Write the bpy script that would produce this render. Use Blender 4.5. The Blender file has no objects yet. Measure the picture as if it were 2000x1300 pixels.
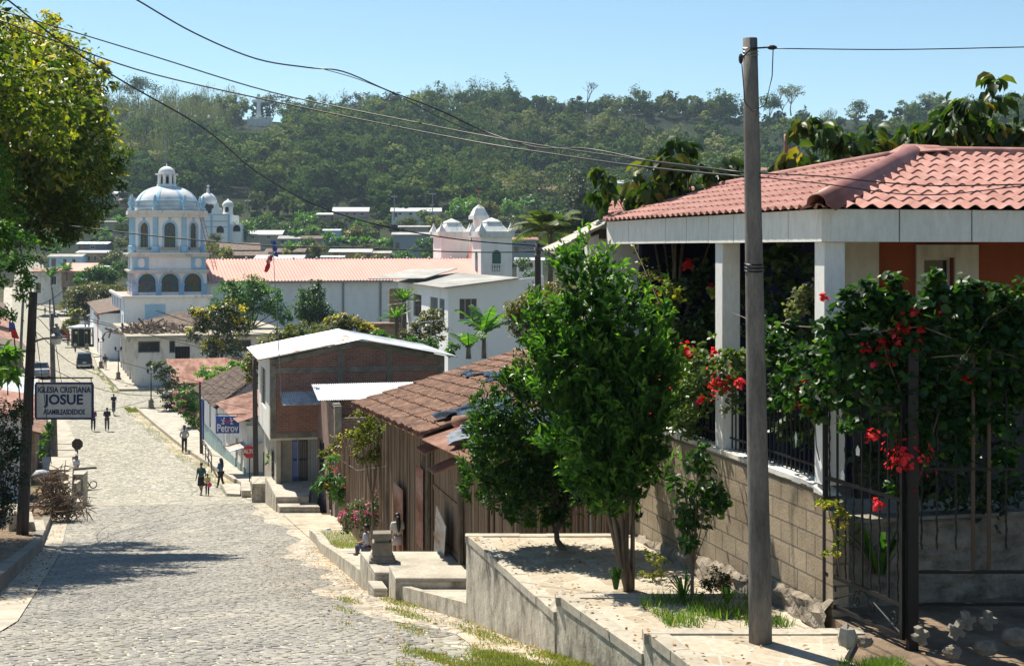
import bpy, bmesh, math, random
import numpy as np
from mathutils import Vector, Matrix
R = math.radians
scene = bpy.context.scene
COL = scene.collection
# ------------------------------------------------------------------ camera, sky, sun
F = 2778.0                       # focal length in pixels of a 2000 px wide frame (50 mm)
cam = bpy.data.cameras.new('camera'); cam_o = bpy.data.objects.new('camera', cam); COL.objects.link(cam_o)
cam.lens = 50; cam.sensor_width = 36; cam.shift_y = -0.0825; cam.clip_start = 0.1; cam.clip_end = 9000
cam_o.rotation_euler = (R(90), 0, 0); scene.camera = cam_o
SUN_EL = R(59); SH = Vector((0.64, -0.77, 0)).normalized()         # direction in which shadows fall
LD = Vector((SH.x*math.cos(SUN_EL), SH.y*math.cos(SUN_EL), -math.sin(SUN_EL)))
sun = bpy.data.lights.new('sun', 'SUN'); sun.energy = 5.0; sun.angle = R(0.5); sun.color = (1.0, 0.93, 0.80)
sun_o = bpy.data.objects.new('sun', sun); COL.objects.link(sun_o); sun_o.rotation_euler = LD.to_track_quat('-Z', 'Y').to_euler()
world = bpy.data.worlds.new('World'); scene.world = world; world.use_nodes = True
wn = world.node_tree; sky = wn.nodes.new('ShaderNodeTexSky'); sky.sky_type = 'NISHITA'; sky.sun_disc = False
sky.sun_elevation = SUN_EL; sky.sun_rotation = math.atan2(-SH.x, -SH.y)
sky.altitude = 1200; sky.air_density = 1.0; sky.dust_density = .3; sky.ozone_density = 1.6
tn = wn.nodes.new('ShaderNodeMix'); tn.data_type = 'RGBA'; tn.blend_type = 'MULTIPLY'; tn.inputs[0].default_value = 1; tn.inputs[7].default_value = (.93, 1.04, 1, 1)
wn.links.new(sky.outputs[0], tn.inputs[6]); wn.links.new(tn.outputs[2], wn.nodes['Background'].inputs[0]); wn.nodes['Background'].inputs[1].default_value = 0.078
scene.view_settings.view_transform = 'Standard'; scene.view_settings.look = 'None'
scene.view_settings.exposure = 0.85; scene.view_settings.gamma = 1
scene.cycles.max_bounces = 6; scene.cycles.transparent_max_bounces = 6; scene.cycles.volume_bounces = 0
scene.cycles.diffuse_bounces = 2; scene.cycles.glossy_bounces = 2; scene.cycles.transmission_bounces = 3
scene.cycles.use_denoising = True

# ------------------------------------------------------------------ pixel <-> world helpers (photo pixels, 2000 x 1300)
def P(px, py, D): return Vector(((px-1000)/F*D, D, (485-py)/F*D))
def X(px, D): return (px-1000)/F*D
def Z(py, D): return (485-py)/F*D
PROF = [(-60, 5), (0, -1.76), (43, -9.2), (72, -12.5), (94, -13.45), (110, -13.6), (200, -13.7), (260, -14.2), (330, -14.5), (400, -9), (450, 0), (500, 12),
        (560, 28), (640, 50), (720, 72), (800, 80), (1000, 82), (1400, 70), (3200, 40)]
PY = np.array([p[0] for p in PROF], float); PZ = np.array([p[1] for p in PROF], float)
RIDGE = [(-3, .93), (-.36, .93), (-.29, .92), (-.2, .92), (-.1, .935), (0, .925), (.1, .915), (.17, .90), (.3, .90), (.36, .96), (3, .95)]
RA = np.array([p[0] for p in RIDGE]); RF = np.array([p[1] for p in RIDGE])
def prof(y): return float(np.interp(y, PY, PZ))
def ground(x, y):
    z = prof(y)
    if y > 430:
        k = min(1, (y-430)/150); z *= 1+(float(np.interp(x/y, RA, RF))-1)*k
        z += k*(3*math.sin(x*.021+1)*math.cos(y*.017)+2*math.sin(x*.05+y*.03))
    return z
def G(px, py, lo=9., hi=420.):
    """distance at which the ray through a pixel meets the street surface"""
    t = (py-485)/F; D = lo
    while D < hi and -prof(D) < t*D: D += .25
    a, b = D, D
    for D2 in np.arange(lo, hi, .1):
        if t*D2 >= -prof(D2): return D2
    return hi
def GP(px, py): D = G(px, py); return Vector((X(px, D), D, prof(D)))

# ------------------------------------------------------------------ mesh builder
class MB:
    def __init__(s): s.v = []; s.f = []; s.m = []
    def add(s, vs, fs, mi=0):
        o = len(s.v); s.v += [tuple(v) for v in vs]; s.f += [tuple(i+o for i in f) for f in fs]; s.m += [mi]*len(fs); return s
    def box(s, x0, x1, y0, y1, z0, z1, mi=0):
        vs = [(x0,y0,z0),(x1,y0,z0),(x1,y1,z0),(x0,y1,z0),(x0,y0,z1),(x1,y0,z1),(x1,y1,z1),(x0,y1,z1)]
        return s.add(vs, [(0,3,2,1),(4,5,6,7),(0,1,5,4),(1,2,6,5),(2,3,7,6),(3,0,4,7)], mi)
    def prism(s, poly, z0, z1, mi=0):
        """poly: list of (x,y) ; z0/z1 numbers or functions or lists"""
        n = len(poly); g = lambda z, i: z[i] if isinstance(z, (list, tuple)) else (z(*poly[i]) if callable(z) else z)
        vs = [(p[0], p[1], g(z0, i)) for i, p in enumerate(poly)]+[(p[0], p[1], g(z1, i)) for i, p in enumerate(poly)]
        a = sum(poly[i][0]*poly[(i+1) % n][1]-poly[(i+1) % n][0]*poly[i][1] for i in range(n))
        fs = [tuple(range(n))[::-1], tuple(range(n, 2*n))]+[(i, (i+1) % n, n+(i+1) % n, n+i) for i in range(n)]
        if a < 0: fs = [f[::-1] for f in fs]
        return s.add(vs, fs, mi)
    def slab(s, pts, th, mi=0):
        """polygon in space thickened downwards along its normal"""
        pts = [Vector(p) for p in pts]; n = len(pts)
        nr = Vector((0, 0, 0))
        for i in range(n): nr += (pts[i]-pts[0]).cross(pts[(i+1) % n]-pts[0])
        nr.normalize()
        if nr.z < 0: pts = pts[::-1]; nr = -nr
        vs = pts+[p-nr*th for p in pts]
        return s.add(vs, [tuple(range(n)), tuple(range(2*n-1, n-1, -1))]+[(i, n+i, n+(i+1) % n, (i+1) % n) for i in range(n)], mi)
    def tube(s, path, rad, n=8, mi=0, cap=True):
        path = [Vector(p) for p in path]; k = len(path)
        if not isinstance(rad, (list, tuple)): rad = [rad]*k
        rings = []; ref = Vector((0, 0, 1))
        for i, p in enumerate(path):
            t = (path[min(i+1, k-1)]-path[max(i-1, 0)]).normalized()
            a = ref if abs(t.dot(ref)) < .95 else Vector((1, 0, 0))
            u = t.cross(a).normalized(); w = t.cross(u).normalized()
            rings.append([p+(u*math.cos(2*math.pi*j/n)+w*math.sin(2*math.pi*j/n))*rad[i] for j in range(n)])
        vs = [v for r in rings for v in r]; fs = []
        for i in range(k-1):
            for j in range(n): fs.append((i*n+j, i*n+(j+1) % n, (i+1)*n+(j+1) % n, (i+1)*n+j))
        if cap: fs += [tuple(range(n))[::-1], tuple(range((k-1)*n, k*n))]
        return s.add(vs, fs, mi)
    def bar(s, a, b, r, n=4, mi=0): return s.tube([a, b], r, n, mi)
    def lathe(s, prof_, n=16, c=(0, 0, 0), mi=0, a0=0.):
        vs = []; fs = []
        for r, z in prof_:
            for j in range(n):
                a = a0+2*math.pi*j/n; vs.append((c[0]+r*math.cos(a), c[1]+r*math.sin(a), c[2]+z))
        for i in range(len(prof_)-1):
            for j in range(n): fs.append((i*n+j, i*n+(j+1) % n, (i+1)*n+(j+1) % n, (i+1)*n+j))
        fs += [tuple(range(n))[::-1], tuple(range((len(prof_)-1)*n, len(prof_)*n))]
        return s.add(vs, fs, mi)
    def ball(s, c, r, n=8, mi=0, sq=(1, 1, 1)):
        vs = []; fs = []; m = n//2+1
        for i in range(m+1):
            t = math.pi*i/m
            for j in range(n):
                a = 2*math.pi*j/n; vs.append((c[0]+r*sq[0]*math.sin(t)*math.cos(a), c[1]+r*sq[1]*math.sin(t)*math.sin(a), c[2]+r*sq[2]*math.cos(t)))
        for i in range(m):
            for j in range(n): fs.append((i*n+j, (i+1)*n+j, (i+1)*n+(j+1) % n, i*n+(j+1) % n))
        return s.add(vs, fs, mi)
    def xf(s, M, start=0):
        s.v[start:] = [tuple(M @ Vector(v)) for v in s.v[start:]]; return s
    def build(s, name, mat, parent=None, smooth=False, bevel=0):
        me = bpy.data.meshes.new(name); me.from_pydata(s.v, [], s.f)
        for m in (mat if isinstance(mat, (list, tuple)) else [mat]): me.materials.append(m)
        if any(s.m): me.polygons.foreach_set('material_index', s.m)
        if smooth: me.polygons.foreach_set('use_smooth', [True]*len(me.polygons))
        me.update(); me.validate()
        o = bpy.data.objects.new(name, me); COL.objects.link(o)
        if parent is not None: o.parent = parent
        if bevel:
            b = o.modifiers.new('bevel', 'BEVEL'); b.width = bevel; b.segments = 1; b.limit_method = 'ANGLE'; b.angle_limit = R(50)
        return o
def tag(o, label=None, cat=None, group=None, kind=None):
    if label: o['label'] = label
    if cat: o['category'] = cat
    if group: o['group'] = group
    if kind: o['kind'] = kind
    return o
def thing(name, label, cat, loc=(0, 0, 0), rz=0, group=None):
    o = bpy.data.objects.new(name, None); COL.objects.link(o); o.location = loc; o.rotation_euler = (0, 0, rz)
    o.empty_display_size = .2
    return tag(o, label, cat, group)
def kids(o): return [c for c in bpy.data.objects if c.parent == o]
def dup(root, loc, rz=None, label=None, scale=None, group=None):
    r = root.copy(); COL.objects.link(r); r.location = loc
    if rz is not None: r.rotation_euler = (0, 0, rz)
    if scale is not None: r.scale = (scale,)*3 if not isinstance(scale, (tuple, list)) else scale
    if label: r['label'] = label
    if group: r['group'] = group
    for ch in list(root.children):
        c = ch.copy(); COL.objects.link(c); c.parent = r
        for g in ch.children:
            d = g.copy(); COL.objects.link(d); d.parent = c
    return r
class Frame:
    """local frame of a building: origin corner, x to the right (across), y away along the street"""
    def __init__(s, px, D, z, m=-.25):
        s.o = Vector((X(px, D), D, z)); s.a = math.atan(-m); s.u = Vector((-math.sin(s.a), math.cos(s.a), 0)); s.v = Vector((math.cos(s.a), math.sin(s.a), 0))
    def w(s, x, y, z): return s.o+s.v*x+s.u*y+Vector((0, 0, z))
    def xp(s, px, y=0):
        k = (px-1000)/F; b = s.o+s.u*y; return (k*b.y-b.x)/(s.v.x-k*s.v.y)
    def yp(s, px, x=0):
        k = (px-1000)/F; b = s.o+s.v*x; return (k*b.y-b.x)/(s.u.x-k*s.u.y)
    def zp(s, py, x, y): return (485-py)/F*s.w(x, y, 0).y-s.o.z
    def loc(s, p): d = Vector(p)-s.o; return Vector((d.dot(s.v), d.dot(s.u), d.z))
def wall(mb, ax, a0, a1, b0, b1, z0, z1, holes=(), mi=0):
    """wall along axis ax ('x' or 'y') from a0 to a1, thickness b0..b1, with rectangular holes (a,a',z,z'); z1 may be a function of a"""
    top = z1 if callable(z1) else (lambda a: z1)
    zs = sorted({z0}|{h[2] for h in holes}|{h[3] for h in holes}); xs = sorted({a0, a1}|{h[0] for h in holes}|{h[1] for h in holes})
    if callable(z1): xs = sorted(set(xs)|{a0+(a1-a0)*i/8 for i in range(9)})
    for i in range(len(xs)-1):
        p, q = xs[i], xs[i+1]; c = (p+q)/2; cuts = [h for h in holes if h[0] < c < h[1]]
        segs = []; z = z0
        for h in sorted(cuts, key=lambda h: h[2]):
            if h[2] > z: segs.append((z, h[2], h[2]))
            z = h[3]
        segs.append((z, top(p), top(q)))
        for (s0, s1, s2) in segs:
            if max(s1, s2)-s0 < 1e-4: continue
            if ax == 'x': poly = [(p, b0), (q, b0), (q, b1), (p, b1)]; zt = [s1, s2, s2, s1]
            else: poly = [(b0, p), (b1, p), (b1, q), (b0, q)]; zt = [s1, s1, s2, s2]
            mb.prism(poly, s0, zt, mi)
    return mb
def text(name, body, size, mat, parent, loc, rot, ext=.004, sx=1., bold=0., align='CENTER'):
    cu = bpy.data.curves.new(name, 'FONT'); cu.body = body; cu.size = size; cu.extrude = ext; cu.align_x = align; cu.align_y = 'CENTER'; cu.offset = bold; cu.resolution_u = 3
    t = bpy.data.objects.new(name+'_src', cu); COL.objects.link(t)
    dg = bpy.context.evaluated_depsgraph_get(); me = bpy.data.meshes.new_from_object(t.evaluated_get(dg)); me.name = name
    bpy.data.objects.remove(t); me.materials.clear(); me.materials.append(mat)
    o = bpy.data.objects.new(name, me); COL.objects.link(o); o.parent = parent; o.location = loc; o.rotation_euler = rot; o.scale = (sx, 1, 1)
    return o
# ------------------------------------------------------------------ materials
def new_mat(name):
    m = bpy.data.materials.new(name); m.use_nodes = True; return m, m.node_tree, m.node_tree.nodes['Principled BSDF']
def ramp(nt, fac, stops):
    r = nt.nodes.new('ShaderNodeValToRGB'); el = r.color_ramp.elements
    while len(el) < len(stops): el.new(.5)
    for e, (p, c) in zip(el, stops): e.position = p; e.color = (*c[:3], 1)
    nt.links.new(fac, r.inputs[0]); return r.outputs[0]
def coords(nt, kind='Object', scale=(1, 1, 1), rot=(0, 0, 0)):
    tc = nt.nodes.new('ShaderNodeTexCoord'); mp = nt.nodes.new('ShaderNodeMapping'); mp.inputs['Scale'].default_value = scale; mp.inputs['Rotation'].default_value = rot
    nt.links.new(tc.outputs[kind], mp.inputs[0]); return mp.outputs[0]
def noise(nt, vec, scale, detail=5, rough=.6):
    n = nt.nodes.new('ShaderNodeTexNoise'); n.inputs['Scale'].default_value = scale; n.inputs['Detail'].default_value = detail; n.inputs['Roughness'].default_value = rough
    nt.links.new(vec, n.inputs['Vector']); return n.outputs['Fac']
def mix(nt, a, b, fac, mode='MIX'):
    m = nt.nodes.new('ShaderNodeMix'); m.data_type = 'RGBA'; m.blend_type = mode
    for s, v in ((0, fac), (6, a), (7, b)):
        if hasattr(v, 'is_output'): nt.links.new(v, m.inputs[s])
        else: m.inputs[s].default_value = v if s == 0 else (*v[:3], 1)
    return m.outputs[2]
def bump(nt, b, h, strength=.4, dist=.02):
    n = nt.nodes.new('ShaderNodeBump'); n.inputs['Strength'].default_value = strength; n.inputs['Distance'].default_value = dist
    nt.links.new(h, n.inputs['Height']); nt.links.new(n.outputs[0], b.inputs['Normal'])
def M(name, c1, c2, scale=2., rough=.85, stretch=(1, 1, 1), bmp=.3, bscale=25., bdist=.01, c3=None, metal=0., spec=.3, lo=.35, hi=.68, fine=.15, kind='Object'):
    m, nt, b = new_mat(name); v = coords(nt, kind, stretch)
    n1 = noise(nt, v, scale, 6, .62); st = [(lo, c1), (hi, c2)] if c3 is None else [(lo, c1), ((lo+hi)/2, c2), (hi, c3)]
    c = ramp(nt, n1, st); n2 = noise(nt, v, bscale, 4, .7)
    c = mix(nt, c, ramp(nt, n2, [(.3, (1-2*fine,)*3), (.7, (1, 1, 1))]), 1., 'MULTIPLY')
    nt.links.new(c, b.inputs['Base Color']); b.inputs['Roughness'].default_value = rough; b.inputs['Metallic'].default_value = metal
    b.inputs['Specular IOR Level'].default_value = spec
    if bmp: bump(nt, b, n2, bmp, bdist)
    return m
def brick_mat(name, c1, c2, mortar, bw, bh, ms=.01, off=.5, rough=.9, bdist=.01, stain=(.55, .5, .45), stainamt=.6, kind='Object'):
    m, nt, b = new_mat(name); tc = nt.nodes.new('ShaderNodeTexCoord'); sp = nt.nodes.new('ShaderNodeSeparateXYZ'); nt.links.new(tc.outputs[kind], sp.inputs[0])
    ad = nt.nodes.new('ShaderNodeMath'); ad.operation = 'ADD'; nt.links.new(sp.outputs[0], ad.inputs[0]); nt.links.new(sp.outputs[1], ad.inputs[1])
    cb = nt.nodes.new('ShaderNodeCombineXYZ'); nt.links.new(ad.outputs[0], cb.inputs[0]); nt.links.new(sp.outputs[2], cb.inputs[1])
    t = nt.nodes.new('ShaderNodeTexBrick'); nt.links.new(cb.outputs[0], t.inputs['Vector'])
    t.inputs['Color1'].default_value = (*c1, 1); t.inputs['Color2'].default_value = (*c2, 1); t.inputs['Mortar'].default_value = (*mortar, 1)
    t.inputs['Scale'].default_value = 1; t.inputs['Brick Width'].default_value = bw; t.inputs['Row Height'].default_value = bh; t.inputs['Mortar Size'].default_value = ms; t.inputs['Mortar Smooth'].default_value = .2
    t.offset = off
    n = noise(nt, tc.outputs[kind], 1.3, 6, .65); n2 = noise(nt, tc.outputs[kind], 30, 4, .7)
    c = mix(nt, t.outputs['Color'], ramp(nt, n, [(.38, stain), (.62, (1, 1, 1))]), stainamt, 'MULTIPLY')
    c = mix(nt, c, ramp(nt, n2, [(.3, (.7, .7, .7)), (.65, (1, 1, 1))]), 1., 'MULTIPLY')
    nt.links.new(c, b.inputs['Base Color']); b.inputs['Roughness'].default_value = rough
    iv = nt.nodes.new('ShaderNodeMath'); iv.operation = 'MULTIPLY_ADD'; iv.inputs[1].default_value = -1; nt.links.new(t.outputs['Fac'], iv.inputs[0]); nt.links.new(n2, iv.inputs[2])
    bump(nt, b, iv.outputs[0], .6, bdist); return m
def leaf_mat(name, cols, trans=.45, rough=.42, spec=.45, tcol=None):
    """leaves: colour from a per-face random attribute, light shows through them"""
    m, nt, b = new_mat(name); at = nt.nodes.new('ShaderNodeAttribute'); at.attribute_name = 'tint'
    st = [(i/max(1, len(cols)-1), c) for i, c in enumerate(cols)]; c = ramp(nt, at.outputs['Fac'], st)
    nt.links.new(c, b.inputs['Base Color']); b.inputs['Roughness'].default_value = rough; b.inputs['Specular IOR Level'].default_value = spec
    tr = nt.nodes.new('ShaderNodeBsdfTranslucent'); tc = mix(nt, c, tcol or (1.6, 1.75, .5), 1., 'MULTIPLY'); nt.links.new(tc, tr.inputs[0])
    ms = nt.nodes.new('ShaderNodeMixShader'); ms.inputs[0].default_value = trans
    nt.links.new(b.outputs[0], ms.inputs[1]); nt.links.new(tr.outputs[0], ms.inputs[2]); nt.links.new(ms.outputs[0], nt.nodes['Material Output'].inputs[0]); return m
def plain(name, c, rough=.6, metal=0., spec=.4):
    return M(name, tuple(x*.85 for x in c), c, 6, rough, bmp=.1, bscale=40, bdist=.003, metal=metal, spec=spec, fine=.08)
MT = {}
MT['concrete'] = M('concrete', (.36, .32, .255), (.54, .49, .40), 1.6, .92, bmp=.5, bscale=18)
MT['concrete_dark'] = M('concrete_dark', (.15, .135, .11), (.32, .29, .24), 2.2, .92, bmp=.5, bscale=14, lo=.3, hi=.7)
MT['terrace_wall'] = M('terrace_wall', (.17, .15, .12), (.43, .385, .31), 3.5, .93, stretch=(1, 1, .6), bmp=.8, bscale=12, bdist=.02, c3=(.60, .55, .45), lo=.3, hi=.66)
MT['plaster'] = M('plaster', (.72, .71, .68), (.86, .86, .84), .8, .9, stretch=(1, 1, .35), bmp=.2, bscale=12, lo=.25, hi=.5, fine=.05)
MT['post'] = M('post_plaster', (.40, .36, .30), (.70, .68, .62), 1.6, .9, stretch=(1, 1, .3), bmp=.5, bscale=30, bdist=.004, lo=.22, hi=.40, c3=(.80, .79, .76), fine=.08)
MT['plaster_worn'] = M('plaster_worn', (.40, .38, .33), (.74, .72, .66), 1.1, .92, stretch=(1, 1, .4), bmp=.3, bscale=10, lo=.3, hi=.48, fine=.08)
MT['blue_paint'] = M('blue_paint', (.30, .50, .66), (.40, .60, .74), 1.2, .8, bmp=.1, fine=.05)
MT['deep_blue'] = M('deep_blue', (.03, .07, .30), (.05, .11, .42), 2, .6, bmp=.1, fine=.05)
MT['teal_band'] = M('teal_band', (.20, .30, .30), (.33, .44, .43), 1.5, .85, fine=.1)
MT['dark'] = plain('dark_interior', (.018, .017, .016), .9)
MT['glass'] = plain('dark_glass', (.03, .04, .05), .12, spec=.8)
MT['iron'] = plain('black_iron', (.022, .022, .024), .45, .4)
MT['grey_metal'] = plain('grey_metal', (.28, .29, .30), .45, .6)
MT['zinc'] = M('zinc_sheet', (.40, .41, .41), (.66, .68, .70), 1.1, .45, stretch=(1, .4, 1), bmp=.1, bscale=8, metal=.25, fine=.05, c3=(.74, .76, .78))
MT['zinc_rust'] = M('zinc_rust', (.30, .16, .09), (.55, .53, .50), 1.4, .6, stretch=(1, .25, 1), bmp=.15, bscale=8, metal=.1, fine=.1, lo=.38, hi=.5)
MT['rust_sheet'] = M('rust_sheet', (.17, .07, .04), (.34, .17, .12), 1.5, .75, stretch=(1, .3, 1), bmp=.2, bscale=12, fine=.1, c3=(.42, .27, .22))
MT['pink_roof'] = M('pink_roof', (.58, .29, .24), (.64, .34, .28), .5, .7, stretch=(1, .3, 1), bmp=.05, fine=.04)
MT['red_sheet'] = M('red_tile_sheet', (.30, .15, .13), (.44, .225, .19), 4.5, .85, spec=.15, bmp=.15, bscale=.8, bdist=.003, fine=.14, c3=(.53, .31, .27), lo=.25, hi=.7)
MT['clay'] = M('clay_tile', (.10, .075, .06), (.27, .145, .10), 7., .92, bmp=.4, bscale=1.2, c3=(.42, .27, .19), lo=.30, hi=.66, fine=.3)
MT['clay_old'] = M('old_clay_tile', (.085, .07, .06), (.20, .15, .12), 1.4, .95, bmp=.5, bscale=10, bdist=.03, c3=(.30, .21, .16), lo=.3, hi=.72, fine=.2)
MT['asbestos'] = M('grey_cement_sheet', (.30, .29, .27), (.46, .45, .42), .6, .9, stretch=(1, .3, 1), bmp=.1, fine=.08)
MT['brick'] = brick_mat('fired_brick', (.46, .16, .085), (.33, .115, .065), (.30, .265, .235), .30, .105, .022, stain=(.45, .42, .40), stainamt=.5)
MT['brick_far'] = brick_mat('fired_brick_dull', (.30, .14, .09), (.22, .10, .07), (.27, .24, .21), .30, .105, .02, stain=(.5, .5, .5))
MT['block'] = brick_mat('concrete_block', (.45, .36, .25), (.36, .29, .20), (.20, .165, .125), .40, .215, .012, stain=(.5, .47, .42), stainamt=.8)
MT['adobe'] = M('adobe', (.22, .15, .10), (.42, .32, .23), 1.2, .95, bmp=.5, bscale=10, bdist=.03)
MT['orange'] = M('orange_plaster', (.26, .065, .03), (.36, .10, .045), 1, .85, fine=.08)
MT['plank'] = M('weathered_plank', (.075, .045, .03), (.24, .16, .105), 9, .95, stretch=(1, 1, .06), bmp=.8, bscale=30, bdist=.01, c3=(.38, .29, .21), lo=.25, hi=.75)
MT['pole_wood'] = M('pole_wood', (.035, .028, .024), (.13, .105, .09), 9, .9, stretch=(1, 1, .05), bmp=.8, bscale=40, bdist=.006, lo=.3, hi=.75)
MT['pole_concrete'] = M('pole_concrete', (.085, .08, .075), (.18, .165, .15), 5, .9, stretch=(1, 1, .25), bmp=.7, bscale=45, bdist=.004, c3=(.26, .24, .21), lo=.3, hi=.72, fine=.2)
MT['bark'] = M('bark', (.09, .07, .05), (.24, .20, .155), 6, .95, stretch=(1, 1, .3), bmp=.8, bscale=20, bdist=.01)
MT['twig'] = M('dry_twig', (.10, .065, .04), (.30, .22, .15), 5, .95, bmp=.5)
MT['tarp_black'] = plain('black_plastic', (.012, .012, .014), .22, spec=.7)
MT['tarp_grey'] = plain('grey_plastic', (.22, .23, .25), .3, spec=.7)
MT['white'] = plain('white_paint', (.80, .80, .78), .5)
MT['soil'] = M('bare_soil', (.13, .09, .06), (.30, .22, .15), 2, .98, bmp=.8, bscale=15, bdist=.03)
MT['red_paint'] = plain('red_paint', (.55, .03, .03), .5)
# ------------------------------------------------------------------ terrain, street, pavements
XRp = [(-20, 9.5), (0, 4.5), (9, 2.2), (13.1, 1.2), (15.4, .48), (19.6, -.63), (22.9, -1.71), (26.5, -2.8), (34.3, -4.2), (45.6, -6.3), (60, -9.8), (72, -13), (94, -21.4), (121, -32), (162, -47.2), (177, -52), (200, -60), (260, -82), (370, -120), (430, -142)]
XLp = [(-20, .5), (0, -3.5), (19.5, -7.4), (25, -9), (54, -17.5), (60, -19), (72, -22), (97, -29.7), (121, -38.5), (162, -54.8), (200, -69), (260, -91), (370, -130), (430, -150)]
def XR(y): return float(np.interp(y, [p[0] for p in XRp], [p[1] for p in XRp]))
def XL(y): return float(np.interp(y, [p[0] for p in XLp], [p[1] for p in XLp]))
def rows(a, b, step): return sorted({round(float(v), 3) for v in np.arange(a, b, step)}|{b}|{p[0] for p in PROF+XRp+XLp if a < p[0] < b})
rng = np.random.default_rng(7); random.seed(7)
def terrain():
    ys = sorted(set(rows(-60, 430, 5))|set(rows(430, 900, 9))|{float(v) for v in range(900, 3300, 120)})
    xs = sorted({float(v) for v in range(-420, 421, 9)}|{float(v) for v in range(-3000, 3001, 215) if abs(v) > 430})
    nx = len(xs); v = [(x, y, ground(x, y)) for y in ys for x in xs]
    f = [(j*nx+i, j*nx+i+1, (j+1)*nx+i+1, (j+1)*nx+i) for j in range(len(ys)-1) for i in range(nx-1)]
    mb = MB(); mb.add(v, f)
    m, nt, b = new_mat('hillside'); co = coords(nt); n1 = noise(nt, co, .02, 8, .6); n2 = noise(nt, co, .6, 6, .7)
    c = ramp(nt, n1, [(.38, (.012, .020, .010)), (.52, (.022, .034, .015)), (.64, (.05, .06, .026)), (.74, (.12, .10, .06))])
    c2 = ramp(nt, noise(nt, co, .35, 6, .7), [(.35, (.05, .075, .025)), (.5, (.14, .12, .06)), (.65, (.24, .18, .12))])
    sp = nt.nodes.new('ShaderNodeSeparateXYZ'); nt.links.new(co, sp.inputs[0])
    mr = nt.nodes.new('ShaderNodeMapRange'); mr.inputs[1].default_value = 300; mr.inputs[2].default_value = 420; nt.links.new(sp.outputs[1], mr.inputs[0])
    c = mix(nt, c2, c, mr.outputs[0]); c = mix(nt, c, ramp(nt, n2, [(.3, (.5, .5, .5)), (.7, (1.2, 1.2, 1.2))]), 1., 'MULTIPLY')
    nt.links.new(c, b.inputs['Base Color']); b.inputs['Roughness'].default_value = 1; b.inputs['Specular IOR Level'].default_value = .1; bump(nt, b, n2, .8, .3)
    tag(mb.build('ground', m), kind='structure')
terrain()
def strip(name, xl, xr, y0, y1, dz, mat, step=2., n=1, thick=0):
    ys = rows(y0, y1, step); mb = MB(); vs = []
    for y in ys:
        for i in range(n+1):
            t = i/n; vs.append((xl(y)*(1-t)+xr(y)*t, y, prof(y)+dz))
    k = n+1; mb.add(vs, [(j*k+i, j*k+i+1, (j+1)*k+i+1, (j+1)*k+i) for j in range(len(ys)-1) for i in range(n)])
    if thick:
        o = len(mb.v); vs2 = [(x, y, z-thick) for x, y, z in vs]; L = len(ys)
        mb.v += vs2; g = lambda j, i, b: b*o+j*k+i
        for j in range(L-1):
            mb.f += [(g(j, 0, 1), g(j+1, 0, 1), g(j+1, 0, 0), g(j, 0, 0))[::-1], (g(j, n, 1), g(j+1, n, 1), g(j+1, n, 0), g(j, n, 0))]; mb.m += [0, 0]
        for j in (0, L-1):
            for i in range(n): mb.f.append((g(j, i, 1), g(j, i+1, 1), g(j, i+1, 0), g(j, i, 0))); mb.m.append(0)
    o = mb.build(name, mat); return o
# the cobbled street
def road_mat():
    m, nt, b = new_mat('cobble_street'); co = coords(nt, 'Object', (1, .8, 1), (0, 0, .3))
    v = nt.nodes.new('ShaderNodeTexVoronoi'); v.feature = 'F1'; v.inputs['Scale'].default_value = 5.2; nt.links.new(co, v.inputs['Vector'])
    e = nt.nodes.new('ShaderNodeTexVoronoi'); e.feature = 'DISTANCE_TO_EDGE'; e.inputs['Scale'].default_value = 5.2; nt.links.new(co, e.inputs['Vector'])
    sp = nt.nodes.new('ShaderNodeSeparateColor'); nt.links.new(v.outputs['Color'], sp.inputs[0])
    st = ramp(nt, sp.outputs[0], [(0, (.20, .19, .175)), (.5, (.33, .315, .28)), (1, (.48, .455, .40))])
    jn = ramp(nt, noise(nt, co, 1.1, 5, .6), [(.4, (.27, .24, .18)), (.62, (.17, .17, .08))])
    c = mix(nt, jn, st, ramp(nt, e.outputs[0], [(.03, (0, 0, 0)), (.11, (1, 1, 1))]))
    big = noise(nt, coords(nt, 'Object', (.8, .12, 1), (0, 0, .32)), .9, 6, .65)
    c = mix(nt, c, (.47, .42, .33), ramp(nt, big, [(.55, (0, 0, 0)), (.72, (.4, .4, .4))]))
    nt.links.new(c, b.inputs['Base Color']); b.inputs['Roughness'].default_value = .9; b.inputs['Specular IOR Level'].default_value = .2
    bump(nt, b, ramp(nt, e.outputs[0], [(0, (0, 0, 0)), (.25, (1, 1, 1))]), .7, .03); return m
MT['street'] = road_mat()
tag(strip('road', XL, XR, -20, 430, .012, MT['street'], 3., 4), kind='structure')
MT['sand'] = M('trodden_dust', (.33, .27, .19), (.50, .43, .33), 1.2, .95, bmp=.4, bscale=14, c3=(.58, .52, .42))
MT['grass_mat'] = leaf_mat('grass_blades', [(.09, .13, .03), (.16, .20, .05), (.28, .27, .09), (.36, .31, .14)], .35)
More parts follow.
